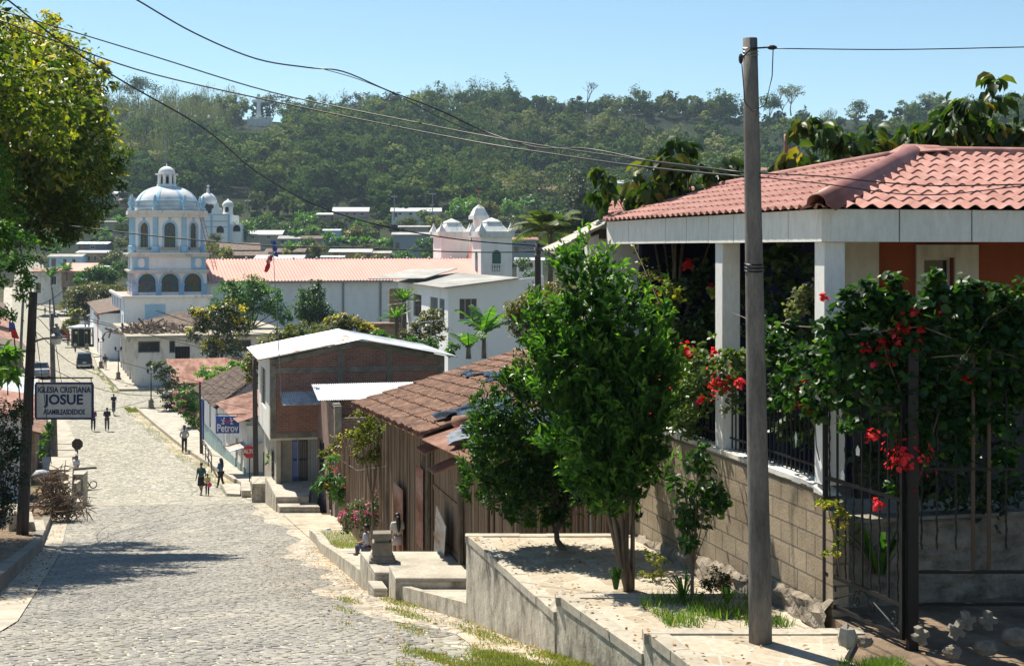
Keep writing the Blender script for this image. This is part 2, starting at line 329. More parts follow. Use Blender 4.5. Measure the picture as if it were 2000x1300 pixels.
# cobble stones as real stones in the near part of the street
def hashn(x, y): return .5+.5*math.sin(x*1.7+2.1*math.sin(y*.53))*math.cos(y*1.13+1.7*math.sin(x*.81))
def cobbles():
    v = []; f = []; tint = []; y = 10.2; row = 0
    mx = lambda y: max(0, (y-30)*.004)
    while y < 64:
        dy = random.uniform(.07, .125)+mx(y); a = XL(y)+(.56 if y < 60 else .1); bb = XR(y)-.05
        a = max(a, -.37*y-.6); x = a+random.uniform(0, .1)
        while x < bb:
            w = random.uniform(.09, .20)+mx(y)
            d = bb-x; dust = hashn(x*.5, y*.35)
            skip = (y > 19 and d < 1.0*dust) or (y <= 19 and d < 1.5 and dust > .3) or random.random() < .03
            if not skip:
                cx = x+w/2; cy = y+dy/2-.27*(x-a)*0; cy = y+dy/2+.25*(x-a); cz = prof(cy)+.012+random.uniform(.003, .011)*(1 if random.random() < .85 else .3)
                n = 7; o = len(v); a0 = random.random()*6; rs = [random.uniform(.86, 1.08) for _ in range(n)]; tx = random.uniform(-.08, .08); ty = random.uniform(-.06, .06)
                for r, dz in ((.51, -.03), (.47, -.003), (.34, .005)):
                    for j in range(n):
                        t = a0+2*math.pi*j/n; px = math.cos(t)*w*r*rs[j]*1.08; py = math.sin(t)*dy*r*rs[j]*1.1; v.append((cx+px, cy+py, cz+dz+tx*px+ty*py+(prof(cy+py)-prof(cy))))
                for k in range(2):
                    for j in range(n): f.append((o+k*n+j, o+k*n+(j+1) % n, o+(k+1)*n+(j+1) % n, o+(k+1)*n+j))
                f.append(tuple(range(o+2*n, o+3*n))); g = min(1, max(0, random.gauss(.5, .17)+.12*math.sin(cx*1.3+cy*.31)+.1*math.sin(cx*4.1-cy*.9)))
                tint += [g]*(2*n+1)
            x += w+random.uniform(.004, .016)
        y += dy+random.uniform(.003, .012); row += 1
    me = bpy.data.meshes.new('cobblestones'); me.from_pydata(v, [], f)
    at = me.attributes.new('tint', 'FLOAT', 'FACE'); at.data.foreach_set('value', tint)
    m, nt, b = new_mat('cobble_stone'); a_ = nt.nodes.new('ShaderNodeAttribute'); a_.attribute_name = 'tint'; co = coords(nt)
    c = ramp(nt, a_.outputs['Fac'], [(0, (.22, .208, .188)), (.35, (.275, .262, .235)), (.7, (.335, .318, .283)), (1, (.43, .39, .33))])
    n2 = noise(nt, co, 35, 5, .7); c = mix(nt, c, ramp(nt, n2, [(.3, (.6, .6, .6)), (.65, (1.05, 1.05, 1.05))]), 1., 'MULTIPLY')
    c = mix(nt, c, (.44, .39, .31), ramp(nt, noise(nt, coords(nt, 'Object', (.8, .25, 1), (0, 0, .3)), .7, 6, .65), [(.52, (0, 0, 0)), (.74, (.5, .5, .5))]))
    nt.links.new(c, b.inputs['Base Color']); b.inputs['Roughness'].default_value = .8; b.inputs['Specular IOR Level'].default_value = .3; bump(nt, b, n2, .6, .008)
    me.materials.append(m); o = bpy.data.objects.new('cobblestones', me); COL.objects.link(o); tag(o, 'grey cobblestones paving the steep near part of the street', 'paving', kind='stuff')
cobbles()
# worn concrete gutter on the left, dusty verge on the right, side street
tag(strip('gutter', XL, lambda y: XL(y)+.62, -5, 60, .035, MT['concrete'], 2.), kind='structure')
tag(strip('dust_verge', lambda y: XR(y)-.75-.35*math.sin(y*.35)-.2*math.sin(y*1.3), lambda y: XR(y)+.05, 13, 118, .022, MT['sand'], .8), kind='structure')
def side_street(name, pts, mat, dz):
    mb = MB(); n = 14; vs = []
    for j in range(n+1):
        t = j/n; a = Vector(pts[0]).lerp(Vector(pts[1]), t); b = Vector(pts[3]).lerp(Vector(pts[2]), t)
        for i in range(7):
            p = a.lerp(b, i/6); vs.append((p.x, p.y, prof(p.y)+dz))
    mb.add(vs, [(j*7+i, j*7+i+1, (j+1)*7+i+1, (j+1)*7+i) for j in range(n) for i in range(6)]); tag(mb.build(name, mat), kind='structure')
side_street('side_street', [(XR(121)-1, 121), (10, 136), (6, 148), (XR(135)-1, 135)], MT['street'], .02)
side_street('side_street', [(XL(117)+1, 117), (-90, 100), (-94, 112), (XL(131)+1, 130)], MT['street'], .02)
tag(strip('path', XR, lambda y: XR(y)+4.2, 47.3, 58.2, .05, MT['sand'], 1.5), kind='structure')
# raised pavements (all kerbs real steps)
def pave(name, xl, xr, y0, y1, h, mat, step=2.): return tag(strip(name, xl, xr, y0, y1, h, mat, step, 1, h+.3), kind='structure')
MT['pave'] = M('pavement_concrete', (.34, .31, .26), (.46, .42, .35), 1.2, .93, bmp=.4, bscale=16, c3=(.54, .50, .42))
pave('pavement', XR, lambda y: max(XR(y)+1.0, -14.6-.333*(y-79)), 76, 119, .22, MT['pave'])
pave('kerb', lambda y: XR(y)-.16, lambda y: XR(y)-.004, 77, 119.5, .25, MT['concrete'])
pave('pavement', XR, lambda y: XR(y)+5.5, 136, 176, .2, MT['pave'])
pave('pavement', XR, lambda y: XR(y)+3.2, 178, 330, .18, MT['pave'])
pave('pavement', lambda y: XL(y)-1.6, XL, 64, 116, .25, MT['pave'])
pave('pavement', lambda y: XL(y)-2.2, XL, 133, 380, .2, MT['pave'])
# sloping pavement below the wooden shack (kerb wall beside the street)
pave('pavement', lambda y: XR(y)+.18, lambda y: min(7.6-.25*y, XR(y)+3.6), 26.4, 47.5, .27, MT['pave'], 1.5)
pave('kerb', XR, lambda y: XR(y)+.176, 26.4, 47.6, .33, MT['terrace_wall'], 1.5)
pave('pavement', lambda y: XR(y)+.15, lambda y: XR(y)+2.2, 18.2, 23.3, .22, MT['pave'], 1.)
pave('kerb', XR, lambda y: XR(y)+.146, 18.2, 23.3, .27, MT['terrace_wall'], 1.)
# raised bank on the left with its kerb
pave('kerb', lambda y: XL(y)-.28, XL, -5, 54, .34, MT['concrete_dark'], 1.5)
pave('bank', lambda y: XL(y)-9, lambda y: XL(y)-.284, -5, 62, .30, MT['soil'], 2.)
# flagstone texture for the terrace tops
def flag_mat():
    m, nt, b = new_mat('flagstones'); co = coords(nt); e = nt.nodes.new('ShaderNodeTexVoronoi'); e.feature = 'DISTANCE_TO_EDGE'; e.inputs['Scale'].default_value = 3.2
    v = nt.nodes.new('ShaderNodeTexVoronoi'); v.inputs['Scale'].default_value = 3.2; nt.links.new(co, e.inputs['Vector']); nt.links.new(co, v.inputs['Vector'])
    sp = nt.nodes.new('ShaderNodeSeparateColor'); nt.links.new(v.outputs['Color'], sp.inputs[0])
    c = ramp(nt, sp.outputs[1], [(0, (.36, .30, .22)), (.5, (.44, .37, .28)), (1, (.50, .44, .35))])
    c = mix(nt, (.50, .46, .39), c, ramp(nt, e.outputs[0], [(.01, (0, 0, 0)), (.04, (1, 1, 1))]))
    n2 = noise(nt, co, 14, 6, .7); c = mix(nt, c, ramp(nt, n2, [(.3, (.72, .72, .72)), (.7, (1.05, 1.05, 1.05))]), 1., 'MULTIPLY')
    nt.links.new(c, b.inputs['Base Color']); b.inputs['Roughness'].default_value = .92; b.inputs['Specular IOR Level'].default_value = .2; bump(nt, b, n2, .5, .01); return m
MT['flag'] = flag_mat()
def terrace(label, poly, ztop, zbot, cap=.17, edges=(0,), mat_wall='terrace_wall', paving='flag', name='terrace', cat='terrace'):
    """poly counter-clockwise; edges listed get a low pale coping"""
    cx = sum(p[0] for p in poly)/len(poly); cy = sum(p[1] for p in poly)/len(poly); t = thing(name, label, cat, (cx, cy, zbot))
    L = lambda p: (p[0]-cx, p[1]-cy); h = ztop-zbot; q = [L(p) for p in poly]
    # wall body with slightly wavy subdivided sides
    mb = MB(); mb.prism(q, 0, h-.05); mb.build('retaining_wall', MT[mat_wall], t)
    mb = MB(); mb.prism(q, h-.0495, h-.012); mb.build('paving', MT[paving], t)
    for e in edges:
        a = Vector(q[e]); b = Vector(q[(e+1) % len(q)]); d = (b-a).normalized(); n = Vector((-d.y, d.x)); o = -n*.012
        pts = [a+o-d*.01, b+o+d*.01, b+n*cap+d*.01, a+n*cap-d*.01]; mb = MB(); k = max(2, int((b-a).length/.35))
        top = []; 
        for i in range(k):
            p0 = pts[0].lerp(pts[1], i/k); p1 = pts[0].lerp(pts[1], (i+1)/k); p2 = pts[3].lerp(pts[2], (i+1)/k); p3 = pts[3].lerp(pts[2], i/k)
            j0 = random.uniform(-.004, .004); mb.prism([tuple(p0+n*j0), tuple(p1+n*j0), tuple(p2+n*j0*.5), tuple(p3)], h-.09, h+random.uniform(.0, .006))
        mb.build('coping', MT['concrete'], t)
    return t
terrace('long high stone terrace under the two leafy trees, paved with flagstones', [(.46, 15.38), (2.95, 15.38), (1.95, 19.6), (-.63, 19.6)], -3.93, -5.4, edges=(3, 2))
terrace('middle terrace step with a grass strip beneath the little sapling', [(1.2, 13.1), (3.4, 13.1), (2.8, 15.372), (.48, 15.372)], -3.73, -4.8, edges=(3, 2))
terrace('nearest stone terrace that carries the tall bare utility pole', [(2.2, 9.2), (4.0, 9.2), (2.85, 12.2), (3.2, 13.092), (1.21, 13.092)], -3.5, -4.6, edges=(4, 3))
def walled_block(name, label, cat, poly, ztop, zbot, mat='terrace_wall', top='pave'):
    cx = sum(p[0] for p in poly)/len(poly); cy = sum(p[1] for p in poly)/len(poly); t = thing(name, label, cat, (cx, cy, zbot)); q = [(p[0]-cx, p[1]-cy) for p in poly]; h = ztop-zbot
    MB().prism(q, 0, h-.06).build('base', MT[mat], t, bevel=.01); MB().prism(q, h-.0595, h).build('top_slab', MT[top], t, bevel=.012); return t
walled_block('platform', 'concrete platform by the shack door with the stone pedestal on it', 'platform', [(-1.9, 24.15), (-.6, 24.15), (-1.2, 26.6), (-2.84, 26.6), (-2.40, 24.9), (-2.02, 24.86)], -5.66, -6.6)
walled_block('platform', 'low concrete slab between pedestal platform and high terrace', 'platform', [(-1.90, 23.2), (-.3, 23.2), (-.45, 24.14), (-2.09, 24.14)], -5.37, -6.2)
walled_block('step', 'small stepping block in front of the pedestal platform', 'step', [(-2.36, 24.3), (-2.12, 24.3), (-2.27, 24.87), (-2.52, 24.87)], -5.80, -6.3)
walled_block('platform', 'big raised concrete platform in front of the brick house door', 'platform', [(X(539, 60.2), 60.2), (X(603, 60.2), 60.2), (X(612, 65.6), 65.6), (X(518, 65.6), 65.6)], -10.5, -12)
walled_block('step', 'upper step below the big concrete platform', 'step', [(X(546, 59.3), 59.3), (X(625, 59.3), 59.3), (X(618, 60.19), 60.19), (X(541, 60.19), 60.19)], -10.76, -12)
walled_block('step', 'lower step below the big concrete platform', 'step', [(X(549, 58.3), 58.3), (X(632, 58.3), 58.3), (X(627, 59.29), 59.29), (X(547, 59.29), 59.29)], -11.0, -12)
walled_block('stair_block', 'tall square stair block left of the big platform', 'stair block', [(X(492, 66.3), 66.3), (X(517, 66.3), 66.3), (X(540, 68.4), 68.4), (X(491, 68.4), 68.4)], -10.95, -12.4)
walled_block('stair_block', 'narrow stair parapet block beside the stop sign', 'stair block', [(X(472, 70), 70), (X(490, 70), 70), (X(489, 72.6), 72.6), (X(470, 72.6), 72.6)], -11.9, -12.9)
walled_block('ramp', 'low pale corner ramp next to the three walkers', 'ramp', [(X(443, 71.2), 71.2), (X(469, 71), 71), (X(469, 74), 74), (X(433, 74), 74)], -12.25, -12.9)
# left side steps, parapet and landing
for (a, b, y0, zt, lb) in ((64, 90, 47.2, -9.33, 'lowest concrete step of the short stair at the left kerb'), (42, 67.6, 47.2, -9.06, 'middle concrete step of the short stair at the left kerb'), (17, 45, 47.2, -8.8, 'uppermost concrete step of the short stair at the left kerb')):
    walled_block('step', lb, 'step', [(X(a, y0), y0), (X(b, y0)-.01, y0), (X(b-5, y0+1.8), y0+1.8), (X(a-5, y0+1.8)+.01, y0+1.8)], zt, -10.2)
t = thing('parapet_wall', 'pale slanting parapet wall beside the street vendor', 'wall', (X(133, 60), 60, -12))
mb = MB(); a = Vector((X(139, 60)-X(133, 60), 0)); b = Vector((X(143, 65.5)-X(133, 60), 5.5)); n = Vector((-.16, -.02))
mb.prism([tuple(a+n), tuple(a), tuple(b), tuple(b+n)], 0, [1.55, 1.55, 2.15, 2.15]); mb.build('slab', MT['concrete'], t, bevel=.01)
for i in range(5): walled_block('step', ['topmost', 'second', 'third', 'fourth', 'lowest'][i]+' tread of the shaded stair behind the brush pile', 'step', [(X(86, 62), 65-i*1.0-1), (X(136, 62), 65-i*1.0-1), (X(136, 62)-.1, 65-i*1.0-.02), (X(86, 62)-.1, 65-i*1.0-.02)], -10.15-.24*i, -12)
walled_block('landing', 'sunlit landing slab above the left stair', 'landing', [(X(84, 65), 65.03), (X(142, 65), 65.03), (X(141, 69), 69), (X(82, 69), 69)], -10.1, -12.6)
walled_block('step', 'curved pale step against the outside of the parapet wall', 'step', [(X(142, 61), 61), (X(160, 62), 62), (X(164, 64.5), 64.5), (X(144, 64.5), 64.5)], -11.0, -12)
for k, (y0, w) in enumerate(((84, 1.6), (88, 1.5), (92, 1.5))):
    walled_block('step', ['nearest', 'middle', 'farthest'][k]+' doorstep block beside the left kerb behind the vendor', 'step', [(XL(y0)-w, y0), (XL(y0)-.1, y0), (XL(y0+2.4)-.1, y0+2.4), (XL(y0+2.4)-w, y0+2.4)], prof(y0)+.75, prof(y0)-.3, 'concrete_dark')
# the dirt yard on the right under the iron gate
mb = MB(); mb.prism([(2.9, 9), (8.5, 9), (8.5, 20), (2.3, 20), (3.19, 13.2), (2.86, 12.2)], -4.6, -3.58); tag(mb.build('yard_ground', MT['soil']), kind='structure')
mb = MB(); mb.prism([(3.3, 14.2), (9, 14.2), (9, 26), (.2, 26)], -5.9, -3.6); tag(mb.build('garden_ground', MT['soil']), kind='structure')
# ------------------------------------------------------------------ roof builders
def sheet(mb, o, e, s, n, length, top, pitch, amp, step=0, stepamp=0, nper=8, base=lambda a: 0., kind='sin', mi=0, rowstep=None):
    """corrugated sheet: o eave start, e along the eave, s up the slope, n normal; top(a) gives the slope length at a"""
    o, e, s, n = map(Vector, (o, e, s, n)); nc = max(2, int(length/pitch*nper)); mxt = max(top(length*i/nc) for i in range(nc+1))
    rws = [(0, 1)]
    st = step or rowstep or mxt; k = 0
    while k*st < mxt:
        rws.append((min(mxt, (k+1)*st-1e-4), 0 if step else 0)); 
        if (k+1)*st < mxt: rws.append(((k+1)*st, 1))
        k += 1
    ii = len(mb.v); vs = []
    for (b, h) in rws:
        for i in range(nc+1):
            a = length*i/nc; t = (a/pitch) % 1
            w = math.cos(2*math.pi*t) if kind == 'sin' else (abs(math.sin(math.pi*t))**.7*2-1)
            bb = min(max(b, base(a)), max(top(a), base(a))); p = o+e*a+s*bb+n*(amp*w+(h*stepamp if step else 0)); vs.append(p)
    m = nc+1; fs = []
    for j in range(len(rws)-1):
        for i in range(nc):
            q = (j*m+i, j*m+i+1, (j+1)*m+i+1, (j+1)*m+i)
            if (vs[q[0]]-vs[q[3]]).length+(vs[q[1]]-vs[q[2]]).length > 2e-3: fs.append(q)
    return mb.add(vs, fs, mi)
def clay_tiles(mb, o, e, s, n, length, top, pitch=.21, row=.38, jit=.012, base=lambda a: 0., mi=0, seg=5):
    """single half-round tiles laid in columns, each a little out of line, troughs between them"""
    o, e, s, n = map(Vector, (o, e, s, n)); nc = int(length/pitch)
    for i in range(nc):
        a = (i+.5)*pitch; T = top(a); b = base(a); 
        for kind in (0, 1):
            k = 0; bb = b-.02*random.random()
            while bb < T-.05:
                L = min(row*1.12, T-bb+.03); c = o+e*(a+(pitch/2 if kind else 0)+random.gauss(0, jit))+s*(bb+random.gauss(0, jit)); tw = random.gauss(0, .03)
                r0 = pitch*.36; r1 = pitch*.28; vs = []
                for (rr, l, hh) in ((r0, 0, .018), (r1, L, 0)):
                    for q in range(seg+1):
                        t = math.pi*q/seg; up = math.sin(t)*rr*.9; x = math.cos(t)*rr
                        if kind: up = -up*.6+.0
                        vs.append(c+e*(x+tw*l)+s*l+n*(up+(hh if not kind else -hh)+.03))
                mb.add(vs, [(q, q+1, seg+2+q, seg+1+q) for q in range(seg)], mi)
                bb += row; k += 1
    return mb
def slope_vecs(eave_dir, up_in, rise, run):
    """unit up-slope vector and normal for a plane rising `rise` over `run` towards horizontal direction up_in"""
    s = (Vector(up_in)*run+Vector((0, 0, rise))).normalized(); n = Vector(eave_dir).cross(s); 
    if n.z < 0: n = -n
    return s, n.normalized()
def window(root, x0, x1, z0, z1, ax, at_, depth=.1, frame='white', pane='glass', fw=.06, mull=(1, 1), grille=None, name='window', label=None, sill=None, thick=.05):
    """frame set back in an opening; ax 'x' -> wall runs along local x at y=at_, 'y' -> along local y at x=at_"""
    mb = MB()
    def bx(m, a, b, c, d, p, q):
        if ax == 'x': m.box(a, b, at_+p, at_+q, c, d)
        else: m.box(at_+p, at_+q, a, b, c, d)
    sgn = 1 if depth >= 0 else -1; d0, d1 = sorted((depth, depth+sgn*thick))
    bx(mb, x0, x0+fw, z0, z1, d0, d1); bx(mb, x1-fw, x1, z0, z1, d0, d1); bx(mb, x0+fw, x1-fw, z0, z0+fw, d0, d1); bx(mb, x0+fw, x1-fw, z1-fw, z1, d0, d1)
    for i in range(1, mull[0]): c = x0+(x1-x0)*i/mull[0]; bx(mb, c-fw/3, c+fw/3, z0+fw, z1-fw, d0+.004, d1-.004)
    for i in range(1, mull[1]): c = z0+(z1-z0)*i/mull[1]; bx(mb, x0+fw, x1-fw, c-fw/3, c+fw/3, d0+.008, d1-.008)
    w = mb.build(name, MT[frame], root); tag(w, label)
    p = MB(); m_ = (d0+d1)/2; bx(p, x0+fw*.5, x1-fw*.5, z0+fw*.5, z1-fw*.5, m_-.006, m_+.006); p.build('pane', MT[pane], w)
    if grille:
        g = MB(); n = max(2, int((x1-x0)/grille)); off = -sgn*.02-0.01*sgn
        for i in range(n+1): c = x0+(x1-x0)*i/n; bx(g, c-.012, c+.012, z0, z1, min(off, off-.02*sgn), max(off, off-.02*sgn))
        for i in range(4): c = z0+(z1-z0)*i/3; bx(g, x0, x1, c-.012, c+.012, min(off-.025*sgn, off-.045*sgn), max(off-.025*sgn, off-.045*sgn))
        g.build('grille', MT['iron'] if frame != 'grille_white' else MT['white'], w)
    if sill: s_ = MB(); bx(s_, x0-.08, x1+.08, z0-.1, z0-.003, *sorted((sgn*-.1, sgn*.08))); s_.build('sill', MT[sill], w)
    return w
def door(root, x0, x1, z0, z1, ax, at_, depth=.1, mat='plank', name='door', label=None):
    mb = MB(); sgn = 1 if depth >= 0 else -1; d0, d1 = sorted((depth, depth+sgn*.05)); n = 5
    def bx(a, b, c, d, p, q):
        if ax == 'x': mb.box(a, b, at_+p, at_+q, c, d)
        else: mb.box(at_+p, at_+q, a, b, c, d)
    for i in range(n): bx(x0+(x1-x0)*i/n+.006, x0+(x1-x0)*(i+1)/n-.006, z0, z1, d0, d1)
    for z in (z0+.25, z0+(z1-z0)*.5, z1-.25): bx(x0+.02, x1-.02, z-.05, z+.05, *( (d0-.02, d0) if sgn > 0 else (d1, d1+.02)))
    o = mb.build(name, MT[mat], root); tag(o, label)
    h = MB(); q = -.05*sgn+(d0 if sgn > 0 else d1)
    if ax == 'x': h.ball((x1-.1, at_+q, (z0+z1)/2), .035, 6)
    else: h.ball((at_+q, x0+.1, (z0+z1)/2), .035, 6)
    h.build('handle', MT['iron'], o); return o
# ------------------------------------------------------------------ the near house with the red roof and open porch
FR = Frame(1610, 14.0, -3.5, -.25); k7 = .7
RH = thing('house', 'near house on the right with red tile sheet roof, white beam and open porch', 'house', FR.o, FR.a)
zE = .42+3.5; zB = .065+3.5                      # eave top and beam bottom above the root
sd = 9.6*k7; w_ap = 3.37*k7; rise = .714; tn = rise/w_ap
def cappart(name, path, r, mat='red_sheet', n=10):
    mb = MB(); mb.tube(path, r, n); return mb.build(name, MT[mat], RH, smooth=True)
# roof, front plane (towards the camera) and street plane, cut along the hip
s1, n1 = slope_vecs((1, 0, 0), (0, 1, 0), rise, w_ap); L1 = (Vector((0, w_ap, rise))).length; sc = L1/w_ap
mb = MB(); sheet(mb, (-.12, -.12, zE-.02), (1, 0, 0), s1, n1, 7.6, lambda a: min(max(a-.02, 0), w_ap+.12)*sc, .19, .022, .30, .018, 10, kind='sin')
mb.build('roof', MT['red_sheet'], RH)
s2, n2 = slope_vecs((0, 1, 0), (1, 0, 0), rise, w_ap); yE = 13.7*k7; wE = 1.21*k7
def topL(a):
    a -= .12
    if a < w_ap: return max(a, 0)*sc+.02
    return max(.0, (w_ap+(wE-w_ap)*(a-w_ap)/(yE-w_ap)))*sc
mb = MB(); sheet(mb, (-.13, -.12, zE-.02), (0, 1, 0), s2, n2, yE, topL, .19, .022, .30, .018, 10, base=lambda a: max(0, (a-sd-.1)*(wE/(yE-sd-.1)))*sc)
mb.build('roof', MT['red_sheet'], RH)
# back plane closing the roof
mb = MB(); mb.slab([(w_ap, w_ap, zE+rise-.02), (wE, yE, zE+rise*.36-.02), (3.5, yE, zE-.3), (6, 6, zE-.4), (8, 5.2, zE-.2), (8, w_ap, zE+rise-.02)], .03); mb.build('roof', MT['red_sheet'], RH)
def halfcap(name, p, q, r, drop=.03, mat='red_sheet'):
    """ridge cap: rounded half shell with flat flanges"""
    p, q = Vector(p), Vector(q); d = (q-p).normalized(); sdv = d.cross(Vector((0, 0, 1))).normalized(); up = sdv.cross(d).normalized(); mb = MB(); k = 4; prof_ = []
    prof_ = [(-r*1.9, -drop*1.6), (-r*1.05, -drop*.4)]+[(-r*math.cos(math.pi*i/8), r*.8*math.sin(math.pi*i/8)) for i in range(9)]+[(r*1.05, -drop*.4), (r*1.9, -drop*1.6)]
    m = len(prof_); vs = []
    for j in range(k+1):
        c = p.lerp(q, j/k)
        for x, z in prof_: vs.append(c+sdv*x+up*(z+.006*(j % 2)))
    for x, z in prof_: vs.append(p+sdv*x*.95+up*(z-.02))
    fs = [(j*m+i, j*m+i+1, (j+1)*m+i+1, (j+1)*m+i) for j in range(k) for i in range(m-1)]
    mb.add(vs, fs); o = mb.build(name, MT[mat], RH, smooth=True); sm = o.modifiers.new('s', 'SOLIDIFY'); sm.thickness = .012; return o
hip0 = (-.16, -.16, zE+.03); apx = (w_ap+.0, w_ap+.0, zE+rise+.03)
MT['cap_dark'] = M('weathered_ridge_cap', (.20, .085, .07), (.36, .15, .12), 2, .5, bmp=.1, fine=.08)
halfcap('ridge_cap', hip0, (w_ap-.12, w_ap-.12, zE+rise), .10, .05, 'cap_dark')
halfcap('ridge_cap', (w_ap+.1, w_ap, zE+rise+.02), (8, w_ap, zE+rise+.02), .075, .05)
halfcap('ridge_cap', (w_ap-.02, w_ap+.08, zE+rise+.02), (wE, yE, zE+rise*.36+.04), .06, .04)
mb = MB(); mb.slab([(w_ap-.42, w_ap-.30, zE+rise-.02), (w_ap+.35, w_ap-.16, zE+rise+.03), (w_ap+.35, w_ap+.1, zE+rise+.1), (w_ap-.1, w_ap+.1, zE+rise+.11), (w_ap-.16, w_ap+.35, zE+rise+.03)], .015); mb.build('ridge_cap', MT['red_sheet'], RH)
# beam: pale boards with dark vertical cracks
MT['beam'] = M('beam_paint', (.42, .38, .30), (.76, .73, .65), 2.4, .85, stretch=(1, 1, .35), bmp=.4, bscale=14, lo=.27, hi=.40, c3=(.83, .81, .75), fine=.10)
mb = MB(); xs = [0, FR.xp(1752), FR.xp(1893), 4.6, 7.4]
for i in range(4): mb.box(xs[i]+(.008 if i else .05), xs[i+1]-.008, -.05, .06, zB+.0, zE-.035)
mb.build('beam', MT['beam'], RH)
mb = MB(); y = .0
ys = [-.05]; 
while ys[-1] < sd-.1: ys.append(ys[-1]+random.uniform(.62, .82))
ys[-1] = sd+.1
for i in range(len(ys)-1): mb.box(-.05, .049, ys[i]+random.uniform(.004, .012), ys[i+1]-random.uniform(.003, .009), zB+random.uniform(-.003, .003), zE-.035)
mb.build('beam', MT['beam'], RH)
mb = MB(); mb.box(-.03, .04, -.03, sd, zB+.01, zE-.05); mb.box(.05, 7.3, -.03, .04, zB+.01, zE-.05)
for yy in (sd-.02,): mb.box(-.03, .9, yy, yy+.12, zB, zE-.04)
mb.build('beam_core', MT['pole_wood'], RH)
mb = MB(); mb.slab([(.05, .07, zE-.06), (7, .07, zE-.06), (7, w_ap, zE+rise-.1), (w_ap, w_ap, zE+rise-.1)], .02); mb.slab([(.06, .1, zE-.06), (w_ap, w_ap, zE+rise-.1), (wE, yE, zE+.1), (.06, sd, zE-.06)], .02); mb.build('ceiling', MT['pole_wood'], RH)
# posts
zw = -3.3*k7+3.5-.0   # wall top above root
zw = Z(945, 14.0)+3.5
for (px, y_) in ((None, .02), (1402, None)):
    y0 = y_ if y_ is not None else FR.yp(px)-.11
    mb = MB(); mb.box(.012, .235, y0, y0+.22, zw-.02, zB); mb.build('post', MT['post'], RH, bevel=.006)
# back walls of the porch: orange wall with the pale window, blue mural wall
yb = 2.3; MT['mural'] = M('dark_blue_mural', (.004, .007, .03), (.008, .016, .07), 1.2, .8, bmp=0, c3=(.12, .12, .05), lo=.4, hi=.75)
wx0, wx1 = FR.xp(1788, yb), FR.xp(1908, yb); wz0, wz1 = FR.zp(650, 3, yb), FR.zp(478, 3, yb)
dx0, dx1 = FR.xp(1802, yb), FR.xp(1862, yb)
zd_ = FR.zp(668, 3, yb); mb = MB(); mb.box(1.56, 7.5, yb-.012, yb+.14, zw-.8, zd_); mb.build('painted_shade_panel', MT['pole_wood'], RH)  # dark panel puts the porch's deep shade into the lower wall's colour
mb = MB(); wall(mb, 'x', 1.55, 7.5, yb, yb+.15, zd_+.002, zE+.2, [(dx0, dx1, FR.zp(640, 3, yb), FR.zp(503, 3, yb))]); mb.build('wall', MT['orange'], RH, )
w = window(RH, dx0, dx1, FR.zp(640, 3, yb), FR.zp(503, 3, yb), 'x', yb, .08, 'white', 'glass', .03, (1, 1))
mb = MB(); z1_ = FR.zp(503, 3, yb)
mb.box(wx0, dx0-.003, yb-.04, yb-.004, wz0, wz1); mb.box(dx1+.003, wx1, yb-.04, yb-.004, wz0, wz1); mb.box(dx0, dx1, yb-.04, yb-.004, z1_, wz1); mb.build('surround', MT['plaster_worn'], w)
mb = MB(); mb.box(FR.xp(1630, yb), FR.xp(1712, yb), yb-.06, yb-.014, zd_, zE+.1); mb.build('wall', MT['plaster_worn'], RH)
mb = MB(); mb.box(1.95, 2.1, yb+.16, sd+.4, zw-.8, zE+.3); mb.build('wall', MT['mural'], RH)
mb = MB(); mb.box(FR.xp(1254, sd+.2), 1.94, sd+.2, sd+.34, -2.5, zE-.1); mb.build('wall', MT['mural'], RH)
mb = MB(); mb.box(0.2, 1.94, .3, sd+.19, zw-.75, zw-.6); mb.box(1.95, 7.3, .3, yb-.01, zw-.75, zw-.6); mb.build('porch_floor', MT['concrete'], RH)
# garden wall of concrete blocks, its top curving up beside the gate
GW = thing('garden_wall', 'garden wall of tan concrete blocks under the porch posts', 'wall', FR.o, FR.a)
yf = FR.yp(1238); mb = MB(); n = 26
topz = lambda y: zw-.05+(.0 if y > .5 else -.10*(1-y/.5)**2*1.0)-.0
ys = [0, .1, .2, .35, .5]+[.5+(yf-.5)*i/n for i in range(1, n+1)]
for i in range(len(ys)-1):
    a, b = ys[i], ys[i+1]; mb.prism([(0, a), (0, b), (.17, b), (.17, a)][::-1], -2.6, [topz(a), topz(b), topz(b), topz(a)][::-1])
mb.build('block_wall', MT['block'], GW)
mb = MB()
for i in range(len(ys)-1):
    a, b = ys[i], ys[i+1]; mb.prism([(-.018, a), (-.018, b), (.19, b), (.19, a)][::-1], [topz(b)+.004-.05*hashn(a*9, 3)]*4, [topz(a)+.03, topz(b)+.03, topz(b)+.03, topz(a)+.03][::-1])
mb.build('coping', MT['plaster_worn'], GW)
mb = MB(); mb.box(.0, .17, -.18, -.004, -.6, topz(0)-.1); mb.build('end_pier', MT['block'], GW)
